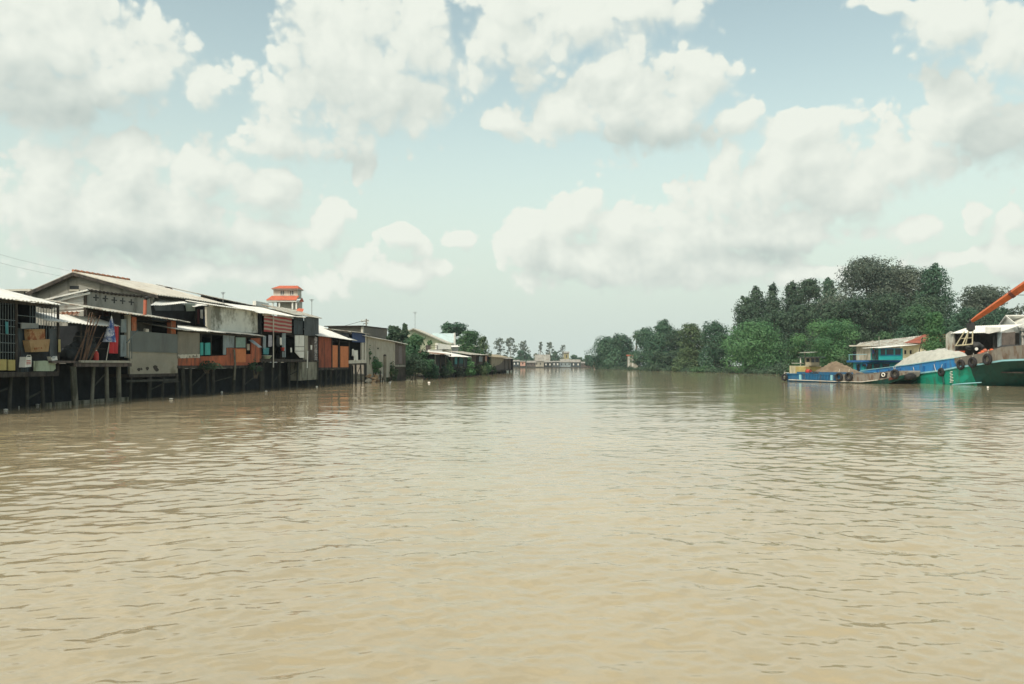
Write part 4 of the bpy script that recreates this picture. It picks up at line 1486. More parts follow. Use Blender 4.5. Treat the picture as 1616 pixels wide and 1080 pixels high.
part(t, 'wall', SLATE, lambda m: m.corr(f11.pt(480, 530, .02), f11.pt(503, 530, .02), f11.pt(503, 501, .02), f11.pt(480, 500, .02), 0.25, 0.02))
part(t, 'wall', DARK_SHEET, lambda m: f11.panel(m, [(464, 500), (479, 500.5), (479, 528), (464, 528)], -0.1, 0.05))
part(t, 'door', WHITE, lambda m: f11.panel(m, [(466, 529.5), (480, 529.5), (480, 565), (474, 565), (466, 556)], 0.0, 0.06))
part(t, 'door_rail', DARK_WOOD, lambda m: [f11.panel(m, [(466, 547), (480, 547), (480, 547.8), (466, 547.8)], 0.01, 0.03), f11.panel(m, [(466, 554), (480, 554), (480, 554.8), (466, 554.8)], 0.01, 0.03)])
part(t, 'column', CONC_LT, lambda m: f11.panel(m, [(480.8, 530), (486, 530), (486, 582), (480.8, 582)], 0.02, 0.2))
part(t, 'wall', BROWNWALL, lambda m: f11.panel(m, [(486.5, 531), (496, 531), (496, 570), (486.5, 570)], -0.4, 0.06))
part(t, 'plinth', CONC_MOSS, lambda m: f11.panel(m, [(474, 572), (487, 570), (500.5, 571.5), (500.5, 599), (474, 601)], 0.05, 1.0))
part(t, 'pipe', WHITE, lambda m: m.tube([f11.pt(485.5, 554, .25), f11.pt(485, 581, .25)], 0.06, 6))
part(t, 'pipe', OFFWHITE, lambda m: m.tube([f11.pt(431.5, 497, .25), f11.pt(431.5, 580, .25)], 0.05, 6))
part(t, 'panel', BLUEGREY, lambda m: f11.panel(m, [(445.5, 526), (451, 526), (451, 564), (445.5, 564)], -0.1, 0.05))
stilts(f11, t, (416, 430, 441, 455, 470, 486, 501), zf11 - 0.2, -0.1, 0.13, STILT, 2, seed=7, depth=3)
for i, (a, b, y0, y1, m_, lb) in enumerate(((415, 420, 530, 552, BLUEGREY, 'pale blue shirt hanging leftmost under the red striped blind'), (424, 429, 529, 548, mat('lilac_cloth', (0.30, 0.30, 0.34), 0.9), 'grey lilac shirt hanging beside the pale blue one under the striped blind'),
                                            (437, 441, 530, 548, NET, 'black garment hanging under the middle of the red striped blind'), (442, 444.5, 533, 546, WHITE, 'narrow white cloth hanging under the red striped blind'),
                                            (415, 425, 549, 560, TEAL_CLOTH, 'teal cloth draped over the rail of the tall striped shack'), (458, 461, 549, 557, WHITE, 'small white shirt hanging left of the white door'),
                                            (490, 493, 545, 553, WHITE, 'white vest hanging right of the concrete column on the tall shack'), (496.5, 500.5, 532, 570, PATTERN, 'long black and white patterned cloth at the right corner of the tall shack'))):
    tag(cloth(f11, a, b, y0, y1, 0.18, 1.5, 0.06, i + 3, 0.15).build('hanging_laundry', m_), lb, 'laundry', 'laundry on the tall striped shack')
t = base_thing('bucket', 'red plastic bucket on the deck of the tall shack with the striped blind', 'bucket', f11, 446, zf11, 0.0)
part(t, 'body', RED_PLASTIC, lambda m: m.lathe(f11.at_z(446, zf11 + 0.75, .1), [(0.14, 0), (0.2, .32), (0.19, .32), (0.13, .03)], 12))
part(t, 'handle', WIRE, lambda m: m.torus(f11.at_z(446, zf11 + 1.08, .1), f11.n, 0.17, 0.012, 12, 5))
t = base_thing('storage_stool', 'dark stool carrying the red bucket on the tall shack deck', 'stool', f11, 446, zf11, 0.0)
part(t, 'seat', DARK_WOOD, lambda m: m.lathe(f11.at_z(446, zf11 + 0.69, .1), [(0.24, 0), (0.24, .055)], 12))
for a in range(4):
    q = f11.at_z(446, zf11, .1) + Vector((math.cos(a * PI / 2) * .18, math.sin(a * PI / 2) * .18, 0))
    part(t, 'leg', DARK_WOOD, lambda m: m.tube([q, q + Vector((0, 0, .69))], 0.025, 5))
t = base_thing('basin', 'pale basin of washing at the deck edge of the tall shack', 'basin', f11, 421, zf11, 0.2)
part(t, 'bowl', PALE_GREEN, lambda m: m.lathe(f11.at_z(420, zf11 + 0.005, .0), [(0.3, 0), (0.5, .25), (0.47, .25), (0.28, .03)], 14))
part(t, 'rim', OFFWHITE, lambda m: m.torus(f11.at_z(420, zf11 + .26, .0), (0, 0, 1), 0.49, 0.025, 16, 5))

# ---- white tower house with red roofs
t = thing('tower_house', 'white tower house with two red tiled roofs rising behind the striped shack', 'house', at(450, 576, 140))
D = 140.0
p = lambda x, y, d=0: at(x, y, D) + Vector((0, d, 0))


def boxpx(m, x0, x1, y0, y1, depth, d0=0.0):
    m.prism([p(x0, y1, d0), p(x1, y1, d0), p(x1, y0, d0), p(x0, y0, d0)], (0, depth, 0))


part(t, 'wall', OFFWHITE, lambda m: [boxpx(m, 431.5, 470, 456, 470, 2.4), boxpx(m, 436, 471, 474, 580, 2.2, 0.4)])


def hip(m, x0, x1, xt0, xt1, ye, yt, d0, d1, dr0, dr1):
    a, b, c, d_ = p(x0, ye, d0), p(x1, ye, d0), p(x1, ye, d1), p(x0, ye, d1)
    b2 = Vector((b.x, c.y, b.z))
    a2 = Vector((a.x, d_.y, a.z))
    r0, r1 = p(xt0, yt, dr0), p(xt1, yt, dr1)
    for f_ in ((a, b, r1, r0), (b, b2, r1), (b2, a2, r0, r1), (a2, a, r0), (a, a2, b2, b)):
        m.face(f_)


part(t, 'roof', TILE_RED, lambda m: hip(m, 429.5, 472.5, 438, 467, 456, 450, -0.6, 3.0, 1.2, 1.2))
part(t, 'roof', TILE_RED, lambda m: m.prism([p(425, 475.5, -1.8), p(472, 475.5, -1.8), p(472, 468, 0.0), p(429, 468, 0.0)], (0, 0.05, 0.12)))
part(t, 'eave', WHITE, lambda m: [boxpx(m, 425, 472.5, 475.7, 477.7, 1.6, -1.7), boxpx(m, 430, 472.2, 456.2, 457.3, 3.3, -0.5)])
for x in (433, 443.5, 464, 470):
    part(t, 'column', WHITE, lambda m: boxpx(m, x, x + 2.2, 477.9, 489, 0.25, -1.5))
for x in (443, 458):
    w = part(t, 'window', SLATE, lambda m: boxpx(m, x, x + 5, 459, 465.5, 0.1, -0.05))
    part(w, 'frame', WHITE, lambda m: [boxpx(m, x - .8, x + 5.8, 458.2, 459, 0.1, -0.08), boxpx(m, x - .8, x + 5.8, 465.5, 466.3, 0.1, -0.08), boxpx(m, x + 2.2, x + 2.8, 459, 465.5, 0.03, -0.09)])
part(t, 'side_roof', TILE_RED, lambda m: m.prism([p(470, 476, 0.5), p(475.5, 476, 1.2), p(471.5, 469.5, 1.8)], (0, 0.6, 0.1)))
part(t, 'balcony', OFFWHITE, lambda m: boxpx(m, 436, 473.5, 488.5, 495, 2.0, -1.0))
part(t, 'low_roof', TILE_RED, lambda m: m.prism([p(474, 492.5, -3), p(485, 494, -3), p(484, 489.8, -2), p(476, 488.5, -2)], (0, 0.1, 0.1)))

# ---- dark brick red shack, blue shack
f13 = LF(501, 557)
t = base_thing('stilt_house', 'brick red stilt shack with two light orange panels and a broad grey roof', 'house', f13, 528)
zf13 = f13.z(528, 580)
part(t, 'roof', ZINC, lambda m: f13.roof2(m, (502.5, 530), (564, 537.8), 4.5, 1.75, over=0.5, jag=0.06, seed=21))
part(t, 'wall', BRICK_DK, lambda m: f13.panel(m, [(503.5, 531), (523, 533.5), (523, 581), (503.5, 582)], 0, 0.08))
part(t, 'wall_panel', ORANGE_LT, lambda m: f13.panel(m, [(524, 545), (533, 545.5), (533, 581), (524, 581)], 0.02, 0.06))
part(t, 'wall_panel', ORANGE_LT, lambda m: f13.panel(m, [(537.5, 546.5), (550, 547), (550, 580.5), (537.5, 581)], 0.02, 0.06))
for px in (523.5, 535, 551):
    part(t, 'post', DARK_WOOD, lambda m: f13.post(m, px, 535, 581, 0.02, 0.1, 6))
shell(f13, t, 504, 551, f13.z(528, 537), zf13, 4.0)
floor_slab(f13, t, 503.5, 551, zf13, 4.0, 0.25, 0.03)
stilts(f13, t, (506, 514, 522, 530, 538, 547), zf13 - 0.2, -0.05, 0.13, STILT, 2, seed=9)
f14 = LF(550, 581)
t = base_thing('stilt_house', 'navy blue fronted stilt shack with white posts and a pale ledge', 'house', f14, 565)
zf14 = f14.z(565, 573)
part(t, 'roof', ZINC_OLD, lambda m: f14.roof2(m, (553, 523), (584, 527.5), 4.0, 0.45, over=0.3, jag=0.03, seed=22))
part(t, 'wall', NAVY, lambda m: f14.panel(m, [(556, 524), (576.5, 526), (576.5, 541), (556, 540)], 0, 0.06))
part(t, 'post', OFFWHITE, lambda m: f14.panel(m, [(571.3, 541), (574, 541), (574, 570), (571.3, 570)], 0.0, 0.2))
part(t, 'post', OFFWHITE, lambda m: f14.panel(m, [(576.2, 527), (578.4, 527), (578.4, 574), (576.2, 574)], 0.0, 0.2))
part(t, 'ledge', OFFWHITE, lambda m: f14.panel(m, [(551, 569), (578, 568), (578, 573), (551, 574)], 0.12, 0.3))
shell(f14, t, 551, 578, f14.z(565, 527), zf14, 4.0)
floor_slab(f14, t, 551, 578.5, zf14 - 0.02, 4.0, 0.2, 0.02)
stilts(f14, t, (554, 561, 569, 577), zf14 - 0.2, -0.05, 0.14, STILT, 2, seed=10)
for i, (a, b, y0, y1, lb) in enumerate(((555.5, 558.5, 551, 563, 'small white shirt drying in the opening of the navy blue shack'), (559, 564.5, 553, 571, 'long white sheet drying over the ledge of the navy blue shack'))):
    tag(cloth(f14, a, b, y0, y1, 0.2, 1.5, 0.08, i + 9, 0.2).build('hanging_laundry', WHITE), lb, 'laundry', 'laundry on the navy shack')

# ---- grey walled house
f15 = LF(577, 642)
t = base_thing('waterside_house', 'pale grey rendered waterside house with a thin white roof edge and brown end bay', 'house', f15, 605)
part(t, 'wall', CONC_LT, lambda m: f15.panel(m, [(579, 530.5), (623.5, 540.5), (623.5, 595), (579, 598)], 0, 0.2))
part(t, 'roof', ZINC, lambda m: f15.roof2(m, (577, 530), (644, 543.5), 5.0, 0.75, over=0.4, jag=0.03, seed=31))
part(t, 'end_bay', BROWNWALL, lambda m: f15.panel(m, [(624, 541.5), (640, 544.5), (640, 575.5), (624, 575.5)], -0.15, 0.1))
part(t, 'door', mat('grey_mauve_door', (0.15, 0.135, 0.14), 0.8, 0.15), lambda m: f15.panel(m, [(629.5, 546), (634.5, 546.5), (634.5, 574), (629.5, 574)], -0.1, 0.06))
part(t, 'sill', CONC, lambda m: f15.panel(m, [(624, 576), (640, 576), (640, 579), (624, 579)], 0.05, 0.5))
part(t, 'base_wall', DARK_WOOD, lambda m: f15.panel(m, [(624.5, 579), (640, 579), (640, 603), (624.5, 604)], -0.2, 0.3))
part(t, 'vent', INNER, lambda m: f15.panel(m, [(595.5, 549), (597.8, 549), (597.8, 551.3), (595.5, 551.3)], 0.02, 0.06))
t = base_thing('mooring_post', 'weathered concrete mooring post standing in front of the pale grey wall', 'post', f15, 607, -0.3, 1.0)
part(t, 'shaft', STILT_PALE, lambda m: f15.post(m, 607.3, 562, 604, 1.0, 0.2, 8))
part(t, 'cap', DARK_WOOD, lambda m: m.tube([f15.pt(607.3, 562.5, 1.0), f15.pt(607.3, 559.5, 1.0)], [0.22, 0.14], 8))
for i, (x, y0, y1) in enumerate(((600.2, 585, 607), (603.5, 596, 607))):
    mb = MB()
    f15.post(mb, x, y0, y1, 1.3, 0.09, 7)
    tag(mb.build('wooden_stake', DARK_WOOD), ('tall dark stake' if i == 0 else 'short dark stake') + ' in the water left of the concrete mooring post', 'stake')
rnd = random.Random(77)
for k in range(26):
    x, y = rnd.uniform(580, 604), rnd.uniform(592, 603)
    mb = MB()
    q = f15.pt(x, y, rnd.uniform(-0.3, 0.9))
    s = rnd.uniform(0.18, 0.5)
    lump(mb, q, (s, s * .8, s * rnd.uniform(.4, .7)), k, 7, 0.3)
    tag(mb.build('rubble_block', RUBBLE if k % 3 else OFFWHITE), 'broken tan block in the rubble heap left of the concrete mooring post' if k % 3 else 'broken pale block in the rubble heap left of the concrete mooring post', 'rubble block',
        'tan rubble on the bank' if k % 3 else 'pale rubble on the bank')
bush('bright green leafy bush growing against the pale grey wall above the rubble', 592, 101, 563, 24, G_BRIGHT, ybase=592, n=600, leaf=0.3, seed=21, flat=.4)
bush('thin green climber on the left edge of the pale grey wall', 582, 99.6, 543, 14, G_MID, ybase=572, n=150, leaf=0.3, seed=22, name='climber', cat='climber', flat=.2)
bush('grey green scrubby bush right of the mooring post', 618, 108, 571, 24, G_OLIVE, ybase=602, n=500, leaf=0.3, seed=23, flat=.5)
tree('dark round treetop showing left of the utility pole behind the navy shack', 563, 132, 517, 18, G_DEEP, low=0.5, n=500, seed=24, nl=6)

t = thing('grey_hall', 'brown grey windowless hall behind the pale grey waterside house', 'hall', at(592, 576, 130))
fh = Fac(573, 124, 612, 134)
part(t, 'wall', mat('brown_grey_render', (0.20, 0.185, 0.16), 0.9, 0.12, 0.5), lambda m: fh.panel(m, [(574, 515), (611, 519.5), (611, 590), (574, 590)], 0, 6))
part(t, 'roof', DARK_WOOD, lambda m: fh.panel(m, [(572.5, 513.8), (612, 518.4), (612, 519.6), (572.5, 515)], 0.2, 6.5))
part(t, 'corner_trim', OFFWHITE, lambda m: fh.panel(m, [(572.5, 515.5), (574.5, 515.5), (574.5, 570), (572.5, 570)], 0.05, 0.3))
t = thing('utility_pole', 'utility pole with a crossarm rising behind the navy blue shack', 'pole', at(578, 576, 140))
part(t, 'shaft', CONC, lambda m: m.tube([(*at(578, 576, 140).xy, 0.8), at(578, 503.5, 140)], [0.2, 0.13], 8))
part(t, 'crossarm', DARK_WOOD, lambda m: [m.tube([at(570, 508, 140), at(582, 506, 140)], 0.07, 6)])
part(t, 'crossarm', DARK_WOOD, lambda m: m.tube([at(573, 511.5, 140), at(581, 510, 140)], 0.06, 6))
for x in (571, 574.5, 581):
    part(t, 'insulator', OFFWHITE, lambda m: m.tube([at(x, 508, 140), at(x, 505, 140)], [0.1, 0.06], 6))
tag(MB.build((lambda m: (m.tube([at(571, 507, 140), at(520, 521, 130), at(470, 505, 118)], 0.03, 4), m)[1])(MB()), 'power_cable', WIRE), 'thin power line from the crossarm pole towards the tower house', 'cable')
for i, (a, b) in enumerate((((-80, 392), (96, 436)), ((-80, 378), (110, 428)))):
    mb = MB()
    A, B = at(*a, 48), at(*b, 62)
    mb.tube([A, A.lerp(B, .25) - Vector((0, 0, .10)), A.lerp(B, .5) - Vector((0, 0, .14)), A.lerp(B, .75) - Vector((0, 0, .10)), B], 0.007, 4)
    tag(mb.build('power_cable', GREYWIRE), ('lower' if i == 0 else 'upper') + ' of two thin cables crossing the sky left of the warehouse gable', 'cable')

# ---- cream gable house group
t = thing('gabled_house', 'cream gabled house with a small railed balcony behind the waterside bushes', 'house', at(675, 576, 160))
fk = Fac(640, 158, 712, 164)
part(t, 'wall', CREAM_GREEN, lambda m: fk.panel(m, [(646, 521.5), (653, 520), (704, 542), (712, 542), (712, 590), (646, 590)], 0, 8))
part(t, 'roof', OFFWHITE, lambda m: [m.prism([fk.pt(652, 518, .6), fk.pt(707, 541.5, .6), fk.pt(707, 543, .6), fk.pt(652, 519.8, .6)], Vector((0.6, 10, 0))), m.prism([fk.pt(644.5, 521.5, .6), fk.pt(651.9, 518, .6), fk.pt(651.9, 519.8, .6), fk.pt(644.5, 523.2, .6)], Vector((0.6, 10, 0)))])
part(t, 'porch_wall', WHITE, lambda m: [fk.panel(m, [(690, 541.5), (711, 545), (711, 551.5), (690, 551.5)], 1.0, 0.9), fk.panel(m, [(679, 552), (698, 552.3), (698, 560), (679, 560)], 1.2, 1.0)])
part(t, 'balcony_rail', DARK_WOOD, lambda m: [m.tube([fk.pt(680, 546, 1.1), fk.pt(690, 546, 1.1)], 0.06, 5), m.tube([fk.pt(690, 545, 1.1), fk.pt(690, 551, 1.1)], 0.06, 5), m.tube([fk.pt(680, 545, 1.1), fk.pt(680, 551, 1.1)], 0.06, 5), m.tube([fk.pt(680, 549, 1.1), fk.pt(690, 549, 1.1)], 0.04, 5)])
part(t, 'window', BROWNWALL, lambda m: fk.panel(m, [(672, 545), (679, 545), (679, 556), (672, 556)], 0.05, 0.1))
t = thing('blue_roofed_house', 'house with a pale blue sheet roof behind the cream gabled house', 'house', at(705, 576, 185))
fq = Fac(680, 182, 722, 188)
part(t, 'roof', BLUE_ROOF, lambda m: m.corr(fq.pt(688, 541, 0.6), fq.pt(719, 541, 0.6), fq.pt(718, 526.3, -4), fq.pt(682, 526.3, -4), 0.4, 0.03, 0.05))
part(t, 'wall', CONC_LT, lambda m: fq.panel(m, [(686, 541), (718, 541), (718, 580), (686, 580)], 0, 4))
part(t, 'barge_board', WHITE, lambda m: fq.panel(m, [(717, 525.5), (719, 525.5), (719, 548), (717, 548)], 0.8, 0.25))
t = thing('white_walled_house', 'bright white walled low house half hidden by the pale green tree', 'house', at(735, 576, 190))
fw = Fac(708, 180, 760, 192)
part(t, 'wall', WHITE, lambda m: fw.panel(m, [(713, 548), (757, 547), (757, 590), (713, 590)], 0, 6))
part(t, 'roof', ZINC, lambda m: fw.roof2(m, (711, 548), (759, 547), 4, 0.5, over=0.3))
part(t, 'window', SLATE, lambda m: fw.panel(m, [(735, 551), (741, 551), (741, 557), (735, 557)], 0.05, 0.1))

tree('dark green tree standing behind the pale grey waterside house, left of two', 620, 128, 514, 34, G_DARK, 'column', low=0.15, n=2200, seed=31, nl=12, lobe=.26)
tree('dark green taller tree behind the grey house beside the cream gable', 639, 130, 510, 26, G_DARK, 'cone', low=0.15, n=2000, seed=32, nl=12)
tree('bushy waterside tree with light green top overhanging the river left of the low dark shacks', 655, 120, 527, 46, G_MID, low=0.12, base=0.4, n=3000, leaf=0.36, seed=33, nl=12, lobe=.3)
bush('very dark bush spilling into the river below the light topped tree', 652, 117.5, 556, 50, G_DARK, base=-0.1, n=1800, leaf=0.34, seed=34, nl=12, flat=.6)
bush('dark bush at the waterline between the tree and the low dark shacks', 680, 124, 566, 32, G_DEEP, base=-0.1, n=1000, leaf=0.34, seed=35, nl=9, flat=.6)
tree('dark green broad tree rising behind the pale blue roof', 711, 215, 509, 46, G_DEEP, 'umbrella', low=0.35, n=2400, seed=36, nl=13)
tree('feathery pale green tree in front of the white walled house', 741, 178, 521, 46, G_MID, 'weep', low=0.38, n=1900, leaf=0.42, seed=37, nl=14, lobe=.24)
tree('slim pale green tree right of the white walled house', 762, 186, 531, 24, G_OLIVE, 'weep', low=0.2, n=900, leaf=0.42, seed=38, nl=10)

# ---- low dark shacks
f20 = LF(684, 773)
for i, (a, b, yt, m_, lb) in enumerate(((686, 712, 559, INNER, 'leftmost low dark waterside shack with bare pole frame'), (712.5, 742, 563, DARK_SHEET, 'low dark waterside shack hung with teal sheets, middle of the row'),
                                        (742.5, 772, 560, BROWNWALL, 'low waterside shack with a pink panel at its right end'))):
    t = base_thing('waterside_shack', lb, 'shack', f20, (a + b) / 2, group='low dark shacks on the left bank')
    part(t, 'roof', (ZINC_RUST, ZINC, ZINC_OLD)[i], lambda m: f20.roof2(m, (a - 1, yt), (b + 1, yt + 0.8), 5, (0.6, 1.0, 0.8)[i], over=(0.5, 1.0, 0.7)[i], jag=.15, seed=i))
    zb = f20.z((a + b) / 2, 579)
    part(t, 'wall', m_, lambda m: f20.lv(m, a + .5, b - .5, yt + 2, 580, -0.6, 0.15))
    shell(f20, t, a, b, f20.z((a + b) / 2, yt + 1), zb, 4)
    floor_slab(f20, t, a, b, zb, 4, 0.3, 0.1)
    stilts(f20, t, [a + 1 + k * (b - a - 2) / 4 for k in range(5)], zb - .2, 0.0, 0.16, STILT, 1, seed=40 + i)
    for k in range(4):
        xx = a + 1 + k * (b - a - 2) / 3
        part(t, 'post', (STILT_PALE, DARK_WOOD)[k % 2], lambda m: f20.post(m, xx, yt + 1, 581, 0.3, 0.12, 6, lean=0.2 * (k - 1.5)))
    if i == 1:
        part(t, 'hanging_sheet', TEAL_CLOTH, lambda m: f20.lv(m, 718, 723, 563, 575, 0.2, 0.05))
        part(t, 'hanging_sheet', mat('deep_teal_sheet', (0.03, 0.12, 0.12), 0.8, 0.2), lambda m: f20.lv(m, 725, 733, 562, 574, 0.2, 0.05))
    if i == 2:
        part(t, 'wall_panel', PINK, lambda m: f20.lv(m, 766, 768.5, 562, 578, 0.1, 0.05))
        part(t, 'wall_panel', NAVY, lambda m: f20.lv(m, 769.5, 771.8, 560, 580, 0.1, 0.05))
        part(t, 'wall_panel', BLUEGREY, lambda m: f20.lv(m, 756, 762, 563, 571, 0.0, 0.05))
bush('pale tufted plant leaning over the water below the teal sheets', 728, 146, 578, 22, G_PALE, base=0.0, n=300, leaf=0.4, seed=51, flat=.4)
bush('grey green bush at the water below the pink panelled shack', 756, 168, 575, 28, G_OLIVE, base=0.0, n=600, leaf=0.42, seed=52, flat=.4)
bush('dark scrub at the water in front of the bare pole shack', 699, 133, 578, 26, G_DARK, base=0.0, n=600, leaf=0.36, seed=53, flat=.4)
f21 = Fac(774, 188, 811, 250)
t = base_thing('thatched_shack', 'weathered thatched shack jutting out at the end of the near left bank', 'shack', f21, 795)
part(t, 'roof', THATCH, lambda m: [f21.panel(m, [(775.5, 564), (799, 564.5), (789, 575), (776, 580)], 0.3, 0.3), f21.roof2(m, (774, 563.5), (808, 565), 4, 0.9, over=0.6, pitch=0.6, amp=0.04)])
part(t, 'wall', BROWNWALL, lambda m: f21.panel(m, [(776, 581), (799, 565.5), (806, 566), (806, 584), (776, 585)], 0, 0.2))
part(t, 'porch_roof', ZINC, lambda m: f21.roof2(m, (796, 565.5), (812, 566.3), 3, 0.4, over=1.0))
shell(f21, t, 776, 809, zof(565, 220), 0.9, 5)
floor_slab(f21, t, 775, 810, 0.95, 5, 0.3, 0.4)
stilts(f21, t, (777, 784, 791, 798, 804, 809), 0.9, 0.1, 0.2, STILT, 1, seed=61)
for px in (797, 803, 809):
    part(t, 'post', DARK_WOOD, lambda m: f21.post(m, px, 566, 583, 0.5, 0.14, 6))

# ---- far houses across the bend
OCHRE = mat('faded_ochre_wall', (0.30, 0.27, 0.15), 0.9, 0.12, 0.5)
FAR_ROOF = mat('dull_far_sheet', (0.25, 0.255, 0.235), 0.8, 0.25, 0.4, (0.14, 0.10, 0.08), 0.45, 0.4)
FAR = [  # px0, px1, ytop(roof ridge), yeave, ybottom, D, wall, roof, label
    (809, 820, 568.2, 570.6, 579, 548, DARK_SHEET, FAR_ROOF, 'small far shack with a grey roof just past the thatched shack'),
    (820.5, 829.5, 569.5, 570.6, 578.5, 562, PINK, FAR_ROOF, 'far shack with a pink wall across the bend'),
    (831, 846, 569.5, 572.5, 579.3, 574, BROWNWALL, FAR_ROOF, 'far brown shack with a grey roof right of the pink one'),
    (844, 868, 559.8, 570.5, 579.5, 600, CONC_LT, FAR_ROOF, 'large pale far house with a steep grey roof across the river bend'),
    (858.5, 871, 570.2, 572, 580, 594, INNER, FAR_ROOF, 'dark open far shed in front of the large pale house'),
    (871.5, 883, 569.6, 571.4, 580, 612, SLATE, FAR_ROOF, 'slate walled far shack right of the dark open shed'),
    (883.5, 901, 566.8, 571.8, 580, 622, BLUEGREY, FAR_ROOF, 'far blue grey shack with the broad grey roof'),
    (889.5, 898.5, 555, 557.5, 570, 660, OCHRE, FAR_ROOF, 'yellow two storey building among the far trees'),
    (901.5, 916, 567.5, 572, 580, 645, DARK_SHEET, FAR_ROOF, 'far dark shack right of the yellow building'),
    (917, 923, 571, 573.5, 580, 660, BROWNWALL, FAR_ROOF, 'narrow far brown hut beside the long pinkish house'),
    (923, 940, 570, 572.5, 580, 680, PINK, FAR_ROOF, 'long low pinkish far house at the right bank trees'),
]
for (x0, x1, yr, ye, yb, D, wm, rm, lb) in FAR:
    t = thing('far_house', lb, 'house', (*at((x0 + x1) / 2, 576, D).xy, 0.4), group='far houses across the bend')
    dep = 7.0
    part(t, 'wall', wm, lambda m: m.prism([at(x0 + .5, yb, D), at(x1 - .5, yb, D), at(x1 - .5, ye + .1, D), at(x0 + .5, ye + .1, D)], (0, dep, 0)))
    e0, e1 = at(x0 - .3, ye, D - .6), at(x1 + .3, ye, D - .6)
    t1, t0 = at(x1 + .1, yr, D + dep / 2), at(x0 + .1, yr, D + dep / 2)
    part(t, 'roof', rm, lambda m: [m.corr(e0, e1, t1, t0, 0.8, 0.03, 0.1), m.corr(e0 + Vector((0, dep + 1.2, 0)), e1 + Vector((0, dep + 1.2, 0)), t1 - Vector((0, 0, .003)), t0 - Vector((0, 0, .003)), 0.8, 0.03, 0.1)])
    nwin = max(1, int((x1 - x0) / 5))
    for k in range(nwin):
        xx = x0 + (k + .5) * (x1 - x0) / nwin
        yy = ye + (yb - ye) * .25
        part(t, 'window', WHITE if wm in (INNER, SLATE, DARK_SHEET) else INNER, lambda m: m.prism([at(xx - .8, yy + (yb - ye) * .35, D - .03), at(xx + .8, yy + (yb - ye) * .35, D - .03), at(xx + .8, yy, D - .03), at(xx - .8, yy, D - .03)], (0, 0.1, 0)))
    part(t, 'base', STILT, lambda m: m.prism([at(x0, 581.6, D - .5), at(x1, 581.6, D - .5), at(x1, yb - .6, D - .5), at(x0, yb - .6, D - .5)], (0, 0.45, 0)))
rnd = random.Random(3)
for i, (px, yt, w, sh, m_, lo, nn, lb) in enumerate((
        (789, 534, 22, 'sparse', G_PALE, .2, 630, 'tall sparse far tree above the thatched shack, leftmost of the open crowned ones'),
        (806, 533, 22, 'sparse', G_PALE, .2, 630, 'tall sparse far tree with wispy crown, second from the thatched shack'),
        (826, 537, 24, 'sparse', G_PALE, .2, 720, 'tall sparse far tree leaning right above a dark round tree'),
        (822, 553, 26, 'round', G_DEEP, .1, 900, 'dark round far tree below the tall sparse ones'),
        (835, 562, 12, 'round', G_DEEP, .1, 350, 'small dark far tree above the brown far shack'),
        (853, 540, 9, 'sparse', G_PALE, .2, 300, 'slim sparse far tree behind the large pale house'),
        (867, 540, 17, 'sparse', G_PALE, .2, 570, 'sparse far tree of open crown right of the slim one'),
        (888, 544, 15, 'sparse', G_PALE, .2, 300, 'nearly bare far tree above the yellow building'),
        (876, 554, 20, 'cone', G_DEEP, .1, 700, 'dark pointed far tree left of the yellow building'),
        (868, 560, 14, 'round', G_DEEP, .1, 400, 'dark low far tree behind the large pale house roof'),
        (907, 560, 16, 'round', G_DEEP, .1, 500, 'dark rounded far tree right of the yellow building'),
        (917, 564, 10, 'round', G_MID, .1, 300, 'small low far tree between two rounded ones'),
        (929, 560.5, 20, 'round', G_DEEP, .1, 600, 'broad dark far tree above the long pinkish house'),
        (939, 564, 12, 'round', G_MID, .1, 350, 'small far tree at the edge of the right bank wood'),
        (846, 558, 10, 'round', G_OLIVE, .1, 300, 'small olive far tree left of the large pale house'))):
    tree(lb, px, 575 + (px - 789) * 0.75 + (i % 3) * 18, yt, w, m_, sh, low=lo, n=nn, leaf=1.25 if sh == 'sparse' else 1.6, seed=100 + i, nl=22 if sh == 'sparse' else 9, lobe=0.17 if sh == 'sparse' else .3,
         bark=BARK_PALE if sh == 'sparse' else BARK, group='far trees across the bend', trunk_r=0.16)

for i, (px, yt, w) in enumerate(((800, 566, 40), (828, 564, 44), (856, 566, 40), (884, 565, 44), (912, 566, 44), (938, 565, 40))):
    lb = ('leftmost', 'second from the left', 'third from the left', 'third from the right', 'second from the right', 'rightmost')[i] + ' of the low hazy trees closing the far bend'
    tree(lb, px, 760, yt, w, G_DEEP, 'round', low=0.0, n=900, leaf=2.0, seed=140 + i, nl=12, base=0.2, group='low hazy trees closing the bend')
for i, (px, yt, w, m_, lb) in enumerate(((706, 566, 22, G_MID, 'light green bush before the leftmost low dark shack'), (741, 562, 20, G_BRIGHT, 'bright green bush between the teal sheets and the pink panel'),
                                         (767, 570, 20, G_MID, 'light green bush at the foot of the pink panelled shack'), (777, 574, 16, G_OLIVE, 'olive bush left of the thatched shack'))):
    bush(lb, px, (136, 150, 176, 192)[i], yt, w, m_, base=0.0, n=500, leaf=.4, seed=150 + i, flat=.4)
for i, (px, y0, y1, D, lb) in enumerate(((352, 461, 484, 70, 'thin television aerial on the whitewashed house roof'), (492, 472, 500, 84, 'thin television aerial on the slate sheeted shack roof'), (655, 492, 520, 160, 'tall thin aerial mast behind the cream gable'))):
    t = thing('aerial', lb, 'aerial', at(px, y1, D))
    part(t, 'mast', GREYWIRE, lambda m: m.tube([at(px, y1 + 3, D), at(px, y0, D)], 0.02 + D * .00012, 5))
    part(t, 'rods', GREYWIRE, lambda m: [m.tube([at(px - 3.5 + k, y0 + 1 + k * 1.2, D - .3), at(px + 3.5 - k, y0 + 1 + k * 1.2, D + .3)], 0.012 + D * .00006, 4) for k in range(3)])

